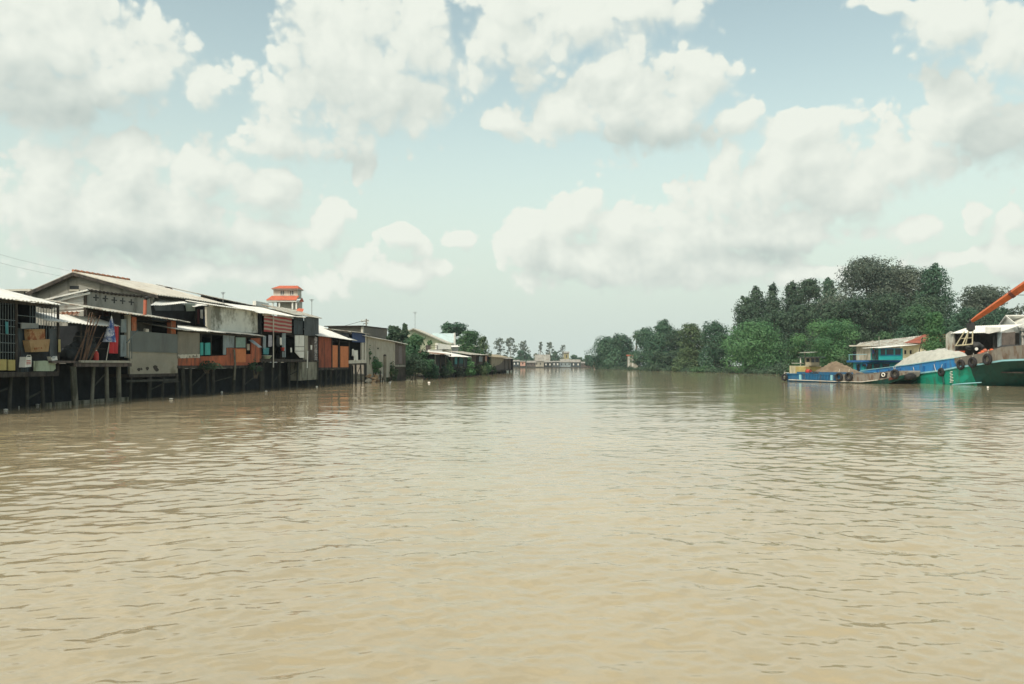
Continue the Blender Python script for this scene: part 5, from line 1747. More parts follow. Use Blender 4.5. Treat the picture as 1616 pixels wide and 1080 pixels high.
# ---- litter on the water
for i, (x, y, w, h_, lb) in enumerate(((9, 646.5, 9, 3, 'long flat white foam slab floating at the left edge'), (30, 643, 2.5, 1.2, 'tiny white foam crumb floating beside the long slab'), (59, 639, 7, 2.5, 'grey white crumpled bag floating under the barred shack'),
                                       (188, 631, 3, 3, 'white foam lump floating below the open shed deck'), (270, 629.5, 8, 2.2, 'flat white foam strip floating before the tarpaulin stilt house'), (350, 618, 4, 4, 'white foam cube floating under the orange stilt house'),
                                       (420, 617.5, 5, 1.8, 'white foam flake floating below the tall striped shack'), (500, 610, 4, 2, 'small white foam piece by the mossy plinth'), (677, 603, 5, 3, 'white foam ball floating under the waterside bushes'),
                                       (1559, 610.5, 4, 3, 'white foam lump floating beside the green barge bow'))):
    D = F * H / (y + h_ * .5 - HY)
    c = at(x, y, D)
    mb = MB()
    lump(mb, (c.x, c.y, 0.04), (w / F * D * .42, w / F * D * .3, max(.04, h_ / F * D * .42)), i, 8, 0.12)
    tag(mb.build('floating_foam', FOAM), lb, 'foam litter', 'foam litter on the river')

# ================================================================== RIGHT BANK
HULL_GREEN = mat('green_hull_paint', (0.010, 0.29, 0.205), 0.5, 0.16, 0.5, (0.05, 0.15, 0.105), 0.42, 0.6)
HULL_DARKGREEN = mat('dark_green_paint_and_bow_shade', (0.006, 0.060, 0.052), 0.5, 0.2, 0.5, (0.01, 0.035, 0.035), 0.45, 0.5)  # bottom paint of the low barge; on the green barge's bow, painted shade
HULL_BLUE = mat('blue_hull_paint', (0.016, 0.105, 0.22), 0.6, 0.2, 0.7, (0.10, 0.075, 0.06), 0.38, 0.9)
HULL_GREY = mat('worn_grey_hull_paint', (0.195, 0.185, 0.165), 0.8, 0.2, 0.8, (0.125, 0.085, 0.06), 0.5, 0.9)
DECK_BLUE = mat('bright_blue_paint', (0.022, 0.19, 0.46), 0.55, 0.18, 0.8, (0.07, 0.13, 0.22), 0.4, 0.8)
RAIL_BLUE = mat('pale_blue_rail_paint', (0.24, 0.48, 0.54), 0.55, 0.12, 1.0)
CABIN_TURQ = mat('turquoise_cabin_paint', (0.012, 0.26, 0.27), 0.5, 0.16, 0.8)
CABIN_BLUE = mat('deep_blue_cabin_paint', (0.015, 0.11, 0.29), 0.5, 0.16, 0.8)
TYRE = mat('black_rubber', (0.022, 0.022, 0.024), 0.85, 0.3, 3.0)
SAND = mat('brown_sand', (0.185, 0.147, 0.105), 0.95, 0.18, 0.9, (0.13, 0.10, 0.07), 0.5, 0.8, bump=0.8, bump_scale=3, streak=False)
SAND_DARK = mat('damp_brown_sand', (0.25, 0.15, 0.08), 0.95, 0.2, 0.9, (0.18, 0.11, 0.065), 0.5, 0.8, bump=0.8, bump_scale=3, streak=False)
GRAVEL_WHITE = mat('pale_crushed_stone', (0.41, 0.42, 0.38), 0.95, 0.12, 2.5, (0.32, 0.33, 0.30), 0.4, 1.2, bump=0.6, bump_scale=6, streak=False)
CRANE = mat('orange_crane_paint', (0.46, 0.115, 0.035), 0.5, 0.14, 1.0, (0.28, 0.08, 0.04), 0.3, 0.8)
STEEL = mat('grey_steel', (0.24, 0.235, 0.20), 0.55, 0.2, 2.0, metallic=0.3)
DARK_STEEL = mat('dark_greasy_steel', (0.035, 0.036, 0.036), 0.6, 0.3, 2.0)
ORANGE_BASKET = mat('orange_plastic_mesh', (0.55, 0.11, 0.035), 0.6, 0.25, 3.0, (0.22, 0.05, 0.03), 0.5, 4.0, streak=False)
DARK_GLASS = mat('dark_window_glass', (0.02, 0.028, 0.032), 0.15, 0.2, 2.0, spec=0.5)
RUST = mat('rust_red_bottom_paint', (0.13, 0.045, 0.035), 0.85, 0.25, 1.0)


class Boat:
    """boat frame: s runs from the stern towards the bow along the near side, t away from the viewer, z up"""

    def __init__(self, px0, D0, px1, D1):
        self.f = Fac(px0, D0, px1, D1)
        self.o, self.u, self.n = self.f.A.copy(), self.f.u, self.f.n

    def s(self, px):
        return (self.f.at_z(px, 0) - self.o).dot(self.u)

    def sp(self, px, t):
        return (self.f.at_z(px, 0, -t) - self.o).dot(self.u)

    def zp(self, px, py, t):
        return self.f.z(px, py, -t)

    def p(self, s, t, z):
        q = self.o + self.u * s - self.n * t
        return Vector((q.x, q.y, z))

    def z(self, px, py):
        return self.f.z(px, py)

    def box(self, m, s0, s1, t0, t1, z0, z1):
        m.prism([self.p(s0, t0, z0), self.p(s1, t0, z0), self.p(s1, t1, z0), self.p(s0, t1, z0)], (0, 0, z1 - z0))


def loft(m, rings, mats=None, close=False):
    """rings: list of equal-length point lists"""
    n = len(rings[0])
    i0 = len(m.v)
    for r in rings:
        m.v += [tuple(q) for q in r]
    for a in range(len(rings) - 1):
        for b in range(n if close else n - 1):
            m.f.append((i0 + a * n + b, i0 + a * n + (b + 1) % n, i0 + (a + 1) * n + (b + 1) % n, i0 + (a + 1) * n + b))
            m.m.append(mats(a, b) if mats else 0)


def tyre(boat, root, s, z, t=0.0, R=0.42, r=0.15, tilt=0.0):
    ax = boat.n + boat.u * tilt
    c = boat.p(s, t - r * 0.8, z)
    mb = MB()
    mb.torus(c, ax, R, r, 18, 8)
    o = mb.build('tyre', TYRE, root, smooth=True)
    mb = MB()
    mb.tube([c + Vector((0, 0, R + r * .5)), boat.p(s, t, z + R + 0.55)], 0.022, 5)
    mb.build('rope', OFFWHITE, o)
    return o


def heap(name, label, cat, fn, material, cx, cy, nx=44, ny=26, seed=0, z0=None, x=None, y=None, group=None, rough=0.07):
    """heightfield mound over a rectangle given by corner function fn(u,v)->(point, height); closed underneath"""
    rng = np.random.default_rng(seed)
    mb = MB()
    ph = rng.uniform(0, 6, 10)
    for i in range(nx + 1):
        for j in range(ny + 1):
            u, v = i / nx, j / ny
            p, h = fn(u, v)
            w = rough * h ** 0.5 * (math.sin(u * 31 + ph[0] + 3 * math.sin(v * 9)) + math.sin(v * 23 + ph[1] + 2 * math.sin(u * 13)) + 0.8 * math.sin(u * 67 + v * 41 + ph[2]))
            mb.v.append((p.x, p.y, p.z + max(0, h + w)))
    for i in range(nx):
        for j in range(ny):
            a = i * (ny + 1) + j
            mb.f.append((a, a + ny + 1, a + ny + 2, a + 1))
            mb.m.append(0)
    o = mb.build(name, material, smooth=True)
    return tag(o, label, cat, group)


# ---- sand barge with grey bow
B1 = Boat(1237, 104.5, 1443, 88.5)
t = thing('sand_barge', 'low sand barge with blue ribbed side and worn grey bow carrying tyres', 'barge', B1.p(9, 2.5, 0))
W1 = 5.2
SEC = [  # px, ytop, near inset, bottom z, far inset
    (1241, 590.2, 0.10, -0.5), (1250, 589.5, 0.0, -0.6), (1300, 590.8, 0.0, -0.6), (1322, 591.3, 0.0, -0.6), (1326, 590.6, 0.0, -0.6), (1345, 591.0, 0.02, -0.5),
    (1370, 589.6, 0.06, -0.45), (1388, 587.8, 0.14, -0.2), (1400, 586.4, 0.30, 0.12), (1410, 585.3, 0.6, 0.45), (1416, 585.6, 1.0, 0.7), (1419, 588.0, 1.4, 0.85)]
rings = []
for px, yt, ins, zb in SEC:
    s, zt = B1.s(px), B1.z(px, yt)
    zm = max(0.05, zb)
    zc = zb + (zt - zb) * 0.42
    rings.append([B1.p(s, ins + 0.28, zb), B1.p(s, ins + 0.05, zc), B1.p(s, ins, zt - 0.12), B1.p(s, ins - 0.04, zt), B1.p(s, ins + 0.35, zt), B1.p(s, W1 - ins - 0.35, zt), B1.p(s, W1 - ins + 0.04, zt), B1.p(s, W1 - ins, zt - .12), B1.p(s, W1 - ins - .05, zc), B1.p(s, W1 - ins - 0.28, zb)])


def m1(a, b):
    if b in (3, 4, 5):
        return 1 if a >= 4 else 3
    if a < 4:
        return 0
    if b in (0, 8, 9):
        return 2
    return 1


def _hull1(m):
    loft(m, rings, m1, close=True)
    m.cm = 0
    m.face(rings[0])
    m.cm = 1
    m.face(rings[-1])


part(t, 'hull', [HULL_BLUE, HULL_GREY, HULL_DARKGREEN, DARK_WOOD], _hull1)
part(t, 'rubbing_strake', OFFWHITE, lambda m: loft(m, [[B1.p(B1.s(x), -0.08, z), B1.p(B1.s(x), -0.08, z + .09), B1.p(B1.s(x), 0.06, z + .09), B1.p(B1.s(x), 0.06, z)] for x, z in ((1245, .22), (1290, .16), (1330, .12), (1360, .14), (1385, .40))], None, True))
zr0, zr1 = 0.38, B1.z(1285, 590.5) - 0.10
for k in range(13):
    xx = 1263 + k * 4.4
    part(t, 'rib', HULL_BLUE, lambda m: B1.box(m, B1.s(xx), B1.s(xx) + 0.10, -0.10, 0.02, zr0, zr1))
part(t, 'gunwale', HULL_BLUE, lambda m: B1.box(m, B1.s(1242), B1.s(1325), -0.07, 0.12, zr1 + 0.02, zr1 + 0.14))
for x in (1262, 1311.5):
    part(t, 'bollard_post', RAIL_BLUE, lambda m: B1.box(m, B1.s(x), B1.s(x) + 0.28, -0.12, 0.02, 0.3, zr1))
part(t, 'fender_plate', RUST, lambda m: m.prism([B1.p(B1.s(1399), .40, 0.42), B1.p(B1.s(1411), .66, 0.62), B1.p(B1.s(1412), .62, 1.0), B1.p(B1.s(1401), .36, 0.75)], B1.n * 0.08))
# bow emblem: white ring on a black patch
c0 = B1.p(B1.s(1392), 0.27, 1.02)
part(t, 'emblem_patch', TYRE, lambda m: m.prism([B1.p(B1.s(1387), .16, .66), B1.p(B1.s(1397), .30, .72), B1.p(B1.s(1399), .34, 1.42), B1.p(B1.s(1388), .17, 1.38)], B1.n * 0.05))
em = part(t, 'emblem_ring', WHITE, lambda m: m.torus(B1.p(B1.s(1392.7), 0.20, 1.05) + B1.n * 0.07, B1.n, 0.19, 0.06, 18, 6))
for x, z in ((1325, 0.72), (1340.5, 0.78), (1409, 1.15)):
    tyre(B1, t, B1.s(x), z, 0.0 if x < 1400 else 0.5, 0.40, 0.16)
part(t, 'bow_fender', TYRE, lambda m: m.tube([B1.p(B1.s(1417.5), 1.2, 0.75), B1.p(B1.s(1420.5), 1.6, 0.85), B1.p(B1.s(1420.5), 2.1, 0.9), B1.p(B1.s(1420.0), 2.6, 0.85)], [0.3, 0.40, 0.40, 0.3], 9), smooth=True)
tyre(B1, t, B1.s(1239), 0.55, 0.0, 0.36, 0.14)
part(t, 'stern_frame', WHITE, lambda m: [m.tube([B1.p(B1.s(1235.5), .2, .15), B1.p(B1.s(1236), .2, 1.15), B1.p(B1.s(1243), .2, 1.15)], 0.05, 6), m.tube([B1.p(B1.s(1236), .2, .7), B1.p(B1.s(1241), .2, .7)], 0.04, 6)])
part(t, 'coaming', HULL_BLUE, lambda m: [B1.box(m, B1.s(1252), B1.s(1340), 0.62, 0.70, zr1 + 0.1, zr1 + 0.35), B1.box(m, B1.s(1252), B1.s(1340), W1 - 0.7, W1 - 0.62, zr1 + 0.1, zr1 + 0.35)])
part(t, 'steel_cable', WIRE, lambda m: m.tube([B1.p(B1.s(1395), .3, B1.z(1395, 586.5)), B1.p(B1.s(1411), .8, B1.z(1411, 584))], 0.03, 5))
# cabin at the stern
CAB_BEIGE = mat('dull_beige_paint', (0.30, 0.275, 0.20), 0.8, 0.15, 1.0, (0.18, 0.16, 0.12), 0.35, 0.8)
zk = B1.zp(1270, 577.5, 1.2)
ka, kb = B1.sp(1246, 1.2), B1.sp(1271, 1.2)
cab = part(t, 'cabin', mat('dull_cream_paint', (0.42, 0.40, 0.28), 0.8, 0.15, 1.0, (0.25, 0.23, 0.16), 0.4, 0.8), lambda m: B1.box(m, ka, kb, 1.2, 4.2, 0.9, zk))
part(cab, 'stripe', YELLOW_BOARD, lambda m: [B1.box(m, ka + 1, kb + .03, 1.17, 1.2, 1.0, zk - .12), B1.box(m, kb, kb + .03, 1.2, 4.2, 1.0, zk - .12)])
ua, ub = B1.sp(1271, 1.8), B1.sp(1279, 1.8)
zu = B1.zp(1275, 564.5, 1.8)
up_ = part(t, 'wheelhouse', CAB_BEIGE, lambda m: B1.box(m, ua, ub, 1.8, 3.5, zk + .003, zu))
part(up_, 'window', DARK_GLASS, lambda m: B1.box(m, ua + .2, ub - .15, 1.76, 1.82, zk + .5, zu - .1))
part(up_, 'window', DARK_GLASS, lambda m: B1.box(m, ub - .02, ub + .03, 1.95, 2.55, zk + .45, zu - .1))
part(up_, 'window', DARK_GLASS, lambda m: B1.box(m, ub - .02, ub + .03, 2.7, 3.35, zk + .45, zu - .1))
part(up_, 'roof', SLATE, lambda m: B1.box(m, ua - .9, ub + .5, 1.4, 4.0, zu + .002, zu + .09))
part(up_, 'post', WHITE, lambda m: B1.box(m, ua - .7, ua - .6, 1.6, 1.7, zk, zu))
part(t, 'mast', STEEL, lambda m: m.tube([B1.p(B1.s(1250), 2.4, 1.0), B1.p(B1.s(1250), 2.4, B1.z(1250, 555))], 0.05, 6))
part(t, 'stern_awning', ZINC_OLD, lambda m: B1.box(m, B1.s(1241), B1.s(1252), 1.0, 4.0, B1.z(1246, 574), B1.z(1246, 573)))
part(t, 'mast_shade', ZINC_OLD, lambda m: m.prism([B1.p(B1.s(1244), 1.8, B1.z(1250, 557)), B1.p(B1.s(1262), 1.8, B1.z(1250, 557)), B1.p(B1.s(1262), 3.4, B1.z(1250, 557) + .1), B1.p(B1.s(1244), 3.4, B1.z(1250, 557) + .1)], (0, 0, .04)))

zg = B1.z(1310, 590) - 0.05


def _sand1(u, v):
    s = B1.s(1266) + (B1.s(1332) - B1.s(1266)) * u
    h = max(0.0, (1 - abs((u - 0.50) / 0.52) ** 1.6)) * max(0, 1 - abs((v - .5) / .52) ** 1.8)
    crest = 1.0 + 0.25 * math.exp(-((u - .42) / .18) ** 2)
    return B1.p(s, 0.75 + 3.7 * v, zg), 1.25 * h * crest


heap('sand_heap', 'brown sand heap in the hold of the low blue and grey barge', 'sand', _sand1, SAND, 0, 0, seed=4)
t = thing('fuel_drum', 'bright red drum lying on the low sand barge left of its sand heap', 'drum', B1.p(B1.s(1270), 0.9, zg))
part(t, 'body', RED_PLASTIC, lambda m: m.tube([B1.p(B1.s(1266), 0.85, zg + .28), B1.p(B1.s(1272), 0.85, zg + .28)], 0.27, 12))
part(t, 'rim', DARK_STEEL, lambda m: [m.torus(B1.p(B1.s(1266), 0.85, zg + .28), B1.u, 0.27, 0.025, 14, 5), m.torus(B1.p(B1.s(1272), 0.85, zg + .28), B1.u, 0.27, 0.025, 14, 5)])
mb = MB()
for k in range(4):
    lump(mb, B1.p(B1.s(1275 + k * 3), 0.9, zg + .12), (.4, .3, .16), k, 8)
tag(mb.build('dark_hose', DARK_STEEL, smooth=True), 'dark coiled hose beside the red drum on the low sand barge', 'hose')


def person(label, foot, hgt, face, shirt, trousers, seat=False):
    """small standing figure as one skinned body with clothing and hair children"""
    root = thing('person', label, 'person', foot)
    k = hgt / 1.7
    L = lambda x, y, z: foot + Vector((x * math.cos(face) - y * math.sin(face), x * math.sin(face) + y * math.cos(face), z)) * k
    joints = [((0, 0, .92), .13), ((0, .01, 1.15), .125), ((0, 0, 1.38), .13), ((0, 0, 1.48), .055), ((0, -.02, 1.56), .08), ((0, -.02, 1.64), .085),
              ((.19, 0, 1.38), .055), ((.25, -.02, 1.12), .045), ((.22, -.14, .90), .035), ((.22, -.18, .82), .03),
              ((-.19, 0, 1.38), .055), ((-.25, -.02, 1.12), .045), ((-.20, -.16, .92), .035), ((-.20, -.2, .84), .03),
              ((.09, 0, .86), .085), ((.10, -.02, .48), .06), ((.10, .02, .08), .04), ((.10, -.12, .04), .035),
              ((-.09, 0, .86), .085), ((-.11, -.03, .48), .06), ((-.12, .02, .08), .04), ((-.12, -.12, .04), .035)]
    edges = [(0, 1), (1, 2), (2, 3), (3, 4), (4, 5), (2, 6), (6, 7), (7, 8), (8, 9), (2, 10), (10, 11), (11, 12), (12, 13), (0, 14), (14, 15), (15, 16), (16, 17), (0, 18), (18, 19), (19, 20), (20, 21)]
    me = bpy.data.meshes.new('body')
    me.from_pydata([tuple(L(*j) - foot) for j, _ in joints], edges, [])
    o = link(bpy.data.objects.new('body', me))
    sk = o.modifiers.new('skin', 'SKIN')
    for i, (_, r) in enumerate(joints):
        me.skin_vertices[0].data[i].radius = (r * k, r * k)
    me.skin_vertices[0].data[0].use_root = True
    o.modifiers.new('sub', 'SUBSURF').levels = 1
    o.modifiers['sub'].render_levels = 1
    me.materials.append(mat('brown_skin', (0.26, 0.13, 0.075), 0.6, 0.05))
    o.parent = root
    part(root, 'shirt', shirt, lambda m: m.tube([L(0, 0, .90), L(0, .01, 1.15), L(0, 0, 1.40), L(0, 0, 1.46)], [.165 * k, .155 * k, .17 * k, .08 * k], 12))
    part(root, 'trousers', trousers, lambda m: [m.tube([L(.09, 0, .93), L(.10, -.02, .48), L(.10, .02, .12)], [.105 * k, .08 * k, .065 * k], 10), m.tube([L(-.09, 0, .93), L(-.11, -.03, .48), L(-.12, .02, .12)], [.105 * k, .08 * k, .065 * k], 10)])
    part(root, 'hair', TYRE, lambda m: lump(m, L(0, .015, 1.68), (.095 * k, .10 * k, .075 * k), 2, 10, 0.05), smooth=True)
    return root


# ---- large green barge
B2 = Boat(1340, 108, 1560, 82.0)
W2 = 8.5
t = thing('green_barge', 'large green hulled barge with blue bulwarks and dark flared bow with hanging tyres', 'barge', B2.p(14, 4, 0))
SEC2 = [  # px, y of rail, near inset at rail, inset at waterline, waterline z of the chine
    (1337, 585.5, 0.5, 0.7), (1345, 586.5, 0.0, 0.2), (1390, 589.5, 0, .15), (1436, 591, 0, .12), (1470, 586.6, 0, .12), (1487, 584.5, 0, .12), (1511, 579.6, 0.0, .25), (1530, 577.2, 0.05, 0.9), (1548, 574.2, 0.22, 1.9)]
rings, mats2 = [], []
for px, yt, ins, iw in SEC2:
    s, zt = B2.s(px), B2.z(px, yt)
    rings.append([B2.p(s, iw + 0.5, -0.8), B2.p(s, iw, 0.0), B2.p(s, ins + (iw - ins) * .35, zt * .55), B2.p(s, ins, zt), B2.p(s, ins + .3, zt), B2.p(s, W2 - ins - .3, zt), B2.p(s, W2 - ins, zt), B2.p(s, W2 - ins - (iw - ins) * .0, zt * .55), B2.p(s, W2 - iw, 0), B2.p(s, W2 - iw - .5, -.8)])
s_end = B2.s(1548)
for ds, zt, ins, iw in ((2.5, B2.z(1572, 569.0), 0.55, 2.9), (5.5, 2.75, 1.2, 3.6), (8.0, 3.05, 2.2, 4.0), (10.0, 3.3, 3.3, 4.15)):
    s = s_end + ds
    rings.append([B2.p(s, min(iw + .3, 4.2), -0.8 + ds * .05), B2.p(s, iw, 0.0 + ds * .04), B2.p(s, ins + (iw - ins) * .45, zt * .55), B2.p(s, ins, zt), B2.p(s, ins + .3, zt), B2.p(s, W2 - ins - .3, zt), B2.p(s, W2 - ins, zt), B2.p(s, W2 - ins - (iw - ins) * .45, zt * .55), B2.p(s, W2 - iw, ds * .04), B2.p(s, max(W2 - iw - .3, 4.3), -.8 + ds * .05)])


def _hull2(m):
    loft(m, rings, lambda a, b: 2 if b in (3, 4, 5) else (1 if a >= 7 else 0), close=True)  # bow sections take the darker green to show their shaded side
    m.cm = 0
    m.face(rings[0])
    m.cm = 1
    m.face(rings[-1])


part(t, 'hull', [HULL_GREEN, HULL_DARKGREEN, DARK_WOOD], _hull2)
# rail line along the hull top
part(t, 'rubbing_strake', RAIL_BLUE, lambda m: loft(m, [[r[3] + B2.n * .10 - Vector((0, 0, .10)), r[3] + B2.n * .10 + Vector((0, 0, .07)), r[3] - B2.n * .06 + Vector((0, 0, .07)), r[3] - B2.n * .06 - Vector((0, 0, .10))] for r in rings], None, True))
# blue bulwark
BUL = [(1357, 585.8), (1400, 580.5), (1438, 575.8), (1475, 570.2), (1511, 565.0), (1536, 561.6)]


def rail_at(px):
    for (x0, y0, *_), (x1, y1, *_) in zip(SEC2, SEC2[1:]):
        if x0 <= px <= x1:
            return y0 + (y1 - y0) * (px - x0) / (x1 - x0)
    return SEC2[-1][1]


def _bulwark(m):
    for tt, out in ((0.12, 1), (W2 - 0.22, -1)):
        loft(m, [[B2.p(B2.s(x), tt, B2.z(x, rail_at(x)) + .075), B2.p(B2.s(x), tt, B2.z(x, y)), B2.p(B2.s(x), tt + .1, B2.z(x, y)), B2.p(B2.s(x), tt + .1, B2.z(x, rail_at(x)) + .075)] for x, y in BUL], None, True)


bul = part(t, 'bulwark', DECK_BLUE, _bulwark)
part(bul, 'cap_rail', RAIL_BLUE, lambda m: loft(m, [[B2.p(B2.s(x), 0.05, B2.z(x, y) + .003), B2.p(B2.s(x), 0.05, B2.z(x, y) + .09), B2.p(B2.s(x), .30, B2.z(x, y) + .09), B2.p(B2.s(x), .30, B2.z(x, y) + .003)] for x, y in BUL], None, True))
for x in (1384, 1402, 1420, 1441, 1457, 1474, 1491, 1508):
    yb = rail_at(x)
    part(bul, 'stiffener', CABIN_BLUE, lambda m: B2.box(m, B2.s(x) - .08, B2.s(x) + .08, -0.02, 0.13, B2.z(x, yb) + .1, B2.z(x, yb - 10.5 + max(0, 1440 - x) * .09)))
# grey bow band
BOW = [(1507, 578.8, 565.5), (1515, 577.8, 564.0), (1536, 575.5, 560.0), (1548, 573.2, 558.2)]
pts = [(B2.p(B2.s(x), 0.02, B2.z(x, y0) + .06), B2.p(B2.s(x), -0.10, B2.z(x, y1))) for x, y0, y1 in BOW]
for r, up in zip(rings[-4:], (1.35, 1.45, 1.5, 1.55)):
    pts.append((r[3] + B2.n * .02 + Vector((0, 0, .06)), r[3] + B2.n * .15 + Vector((0, 0, up))))
part(t, 'bow_band', HULL_GREY, lambda m: loft(m, [[a, b, b - B2.n * .12, a - B2.n * .12] for a, b in pts], None, True))
for x, y, R in ((1518, 575.8, .42), (1536.5, 572.2, .43), (1557.5, 567.2, .46), (1487, 587.5, .34)):
    sx = B2.s(x)
    tyre(B2, t, sx, B2.z(x, y), (0.0 if x < 1540 else 0.18), R, 0.17)
part(t, 'deck', DARK_WOOD, lambda m: B2.box(m, B2.s(1436), s_end + 4, 1.2, W2 - 1.4, 1.35, 1.5))
# draught ladder and chine strip
part(t, 'draught_marks', WHITE, lambda m: [B2.box(m, B2.s(1500.3 + 1.1 * (k % 2)), B2.s(1500.3 + 1.1 * (k % 2)) + .16, 0.10 - .22 + (k * .018) * 0 - .0, 0.14, 0.25 + .165 * k, .33 + .165 * k) for k in range(8)])
part(t, 'chine_strip', RAIL_BLUE, lambda m: m.tube([B2.p(B2.s(1503), -0.02, 0.03), B2.p(B2.s(1520), .10, .16), B2.p(B2.s(1540), 0.62, 0.34)], [.05, .09, .06], 6))
part(t, 'bow_stem_edge', HULL_DARKGREEN, lambda m: m.tube([B2.p(B2.s(1490), -.03, 0.05), B2.p(B2.s(1487.5), -.04, B2.z(1487, 586))], 0.10, 6))
part(t, 'mooring_line', OFFWHITE, lambda m: [m.tube([B2.p(B2.s(x), 0.0, B2.z(x, rail_at(x) - 11)), B2.p(B2.s(x + 3), -0.1, B2.z(x, rail_at(x) - 4)), B2.p(B2.s(x + 5), -0.12, B2.z(x, rail_at(x) + 1))], 0.03, 5) for x in (1410, 1441, 1474)])
# stern cabin, two decks: side towards the river, windowed front towards the bow
zl = B2.z(1365, 572)
sl0, sl1 = B2.s(1341), B2.s(1357)
c = part(t, 'lower_cabin', CABIN_TURQ, lambda m: B2.box(m, sl0, sl1, 0.5, 5.6, 0.9, zl))
part(c, 'roof', CABIN_BLUE, lambda m: B2.box(m, B2.s(1335), sl1 + .5, 0.1, 6.0, zl + .002, zl + .28))
for s_, t0, t1, lo in ((None, sl0 + .9, sl0 + 1.7, 1.1), (None, sl0 + 2.3, sl0 + 3.2, 2.0)):
    w = part(c, 'window', DARK_GLASS, lambda m: B2.box(m, t0, t1, 0.47, 0.52, lo, zl - .25))
    part(w, 'frame', CABIN_BLUE, lambda m: [B2.box(m, t0 - .1, t1 + .1, 0.43, 0.5, zl - .248, zl - .16), B2.box(m, t0 - .1, t0 - .002, 0.43, 0.5, lo, zl - .25), B2.box(m, t1 + .002, t1 + .1, 0.43, 0.5, lo, zl - .25)])
for t0, t1 in ((0.9, 1.7), (2.0, 2.8), (3.2, 4.2)):
    w = part(c, 'window', DARK_GLASS, lambda m: B2.box(m, sl1 - .02, sl1 + .03, t0, t1, zl - .95, zl - .2))
    part(w, 'frame', CABIN_BLUE, lambda m: B2.box(m, sl1, sl1 + .06, t0 - .1, t1 + .1, zl - .198, zl - .12))
    part(w, 'sill', CABIN_BLUE, lambda m: B2.box(m, sl1, sl1 + .06, t0 - .1, t1 + .1, zl - 1.03, zl - .952))
zc0, zc1 = zl + .284, B2.z(1385, 549.5)
su0, su1 = B2.s(1366), B2.s(1379)
c = part(t, 'upper_cabin', CABIN_TURQ, lambda m: B2.box(m, su0, su1, 0.7, 4.0, zc0, zc1))
part(c, 'roof', ZINC, lambda m: m.corr(B2.p(B2.s(1359), .2, zc1 + .06), B2.p(B2.s(1384), .2, zc1 + .02), B2.p(B2.s(1384), 5.4, zc1 + .45), B2.p(B2.s(1359), 5.4, zc1 + .45), 0.4, .03, .03, .08, 2))
part(c, 'door', DARK_GLASS, lambda m: B2.box(m, su0 + 1.1, su0 + 1.75, 0.66, 0.72, zc0 + .05, zc1 - .15))
for t0, t1 in ((0.95, 1.55), (1.75, 2.7), (2.95, 3.7)):
    w = part(c, 'window', DARK_GLASS, lambda m: B2.box(m, su1 - .02, su1 + .03, t0, t1, zc1 - .85, zc1 - .12))
    part(w, 'frame', CABIN_BLUE, lambda m: B2.box(m, su1, su1 + .06, t0 - .08, t1 + .08, zc1 - .118, zc1 - .04))
    part(w, 'sill', CABIN_BLUE, lambda m: B2.box(m, su1, su1 + .06, t0 - .08, t1 + .08, zc1 - .93, zc1 - .852))
part(t, 'deck_rail', RAIL_BLUE, lambda m: [m.tube([B2.p(B2.s(1337), .2, zc0 + .75), B2.p(B2.s(1366), .2, zc0 + .75)], 0.035, 5), m.tube([B2.p(B2.s(1338), .2, zc0), B2.p(B2.s(1338), .2, zc0 + .75)], 0.03, 5), m.tube([B2.p(B2.s(1352), .2, zc0), B2.p(B2.s(1352), .2, zc0 + .75)], 0.03, 5)])
part(t, 'mast', STEEL, lambda m: m.tube([B2.p(B2.s(1354), 3, zc1 - 2), B2.p(B2.s(1354), 3, B2.z(1354, 531))], 0.045, 6))


def _white_heap(u, v):
    x = 1384 + (1494 - 1384) * u
    s = B2.s(x)
    base = 1.5
    prof = np.interp(x, [1384, 1391, 1406, 1418, 1436, 1450, 1470, 1484, 1494], [0.05, .5, 1.8, 2.3, 2.5, 2.55, 2.15, 1.1, .05])
    # seen from the river the crest stands over the bulwark
    w = max(0.0, 1 - abs((v - .5) / .5) ** 2.2)
    return B2.p(s, 0.35 + 5.8 * v, base), prof * w


heap('gravel_heap', 'long pale heap of crushed stone in the hold of the green barge', 'gravel', _white_heap, GRAVEL_WHITE, 0, 0, nx=60, seed=9, rough=.035)


def _brown_heap(u, v):
    s = B2.s(1560) + 1.0 + 9.0 * u
    return B2.p(s, 1.7 + 5.0 * v, 2.3), 2.4 * max(0, 1 - abs((u - .55) / .5) ** 1.7) * max(0, 1 - abs((v - .5) / .5) ** 2)


heap('sand_heap', 'brown sand heap above the dark bow of the green barge', 'sand', _brown_heap, SAND_DARK, 0, 0, seed=14)
mb = MB()
for k, (x, y, r) in enumerate(((1578, 551.5, .5), (1586, 549.5, .6), (1594, 548, .55), (1602, 547, .4), (1572, 554, .35))):
    q = at(x, y, 83.5)
    lump(mb, q, (r, r * .8, r * .45), k, 9)
tag(mb.build('tarpaulin_bundle', DARK_STEEL, smooth=True), 'dark bundled tarpaulin and ropes on the bow of the green barge', 'bundle')
person('small person in a dark top standing at the upper cabin window of the green barge', B2.p(B2.s(1372), 0.55, zc0), 1.6, 2.2, NAVY, DARK_STEEL)

# ---- crane with grab
D = 88.0
t = thing('crane', 'orange crane boom reaching in from the right with a hanging steel grab', 'crane', (*at(1750, 576, 78).xy, 1.0))
A, Bm = at(1532, 508, D), at(1690, 402, 80)
axb = (Bm - A).normalized()
upb = axb.cross(Vector((0, 1, 0))).normalized()
if upb.z < 0:
    upb = -upb
sd_ = axb.cross(upb)


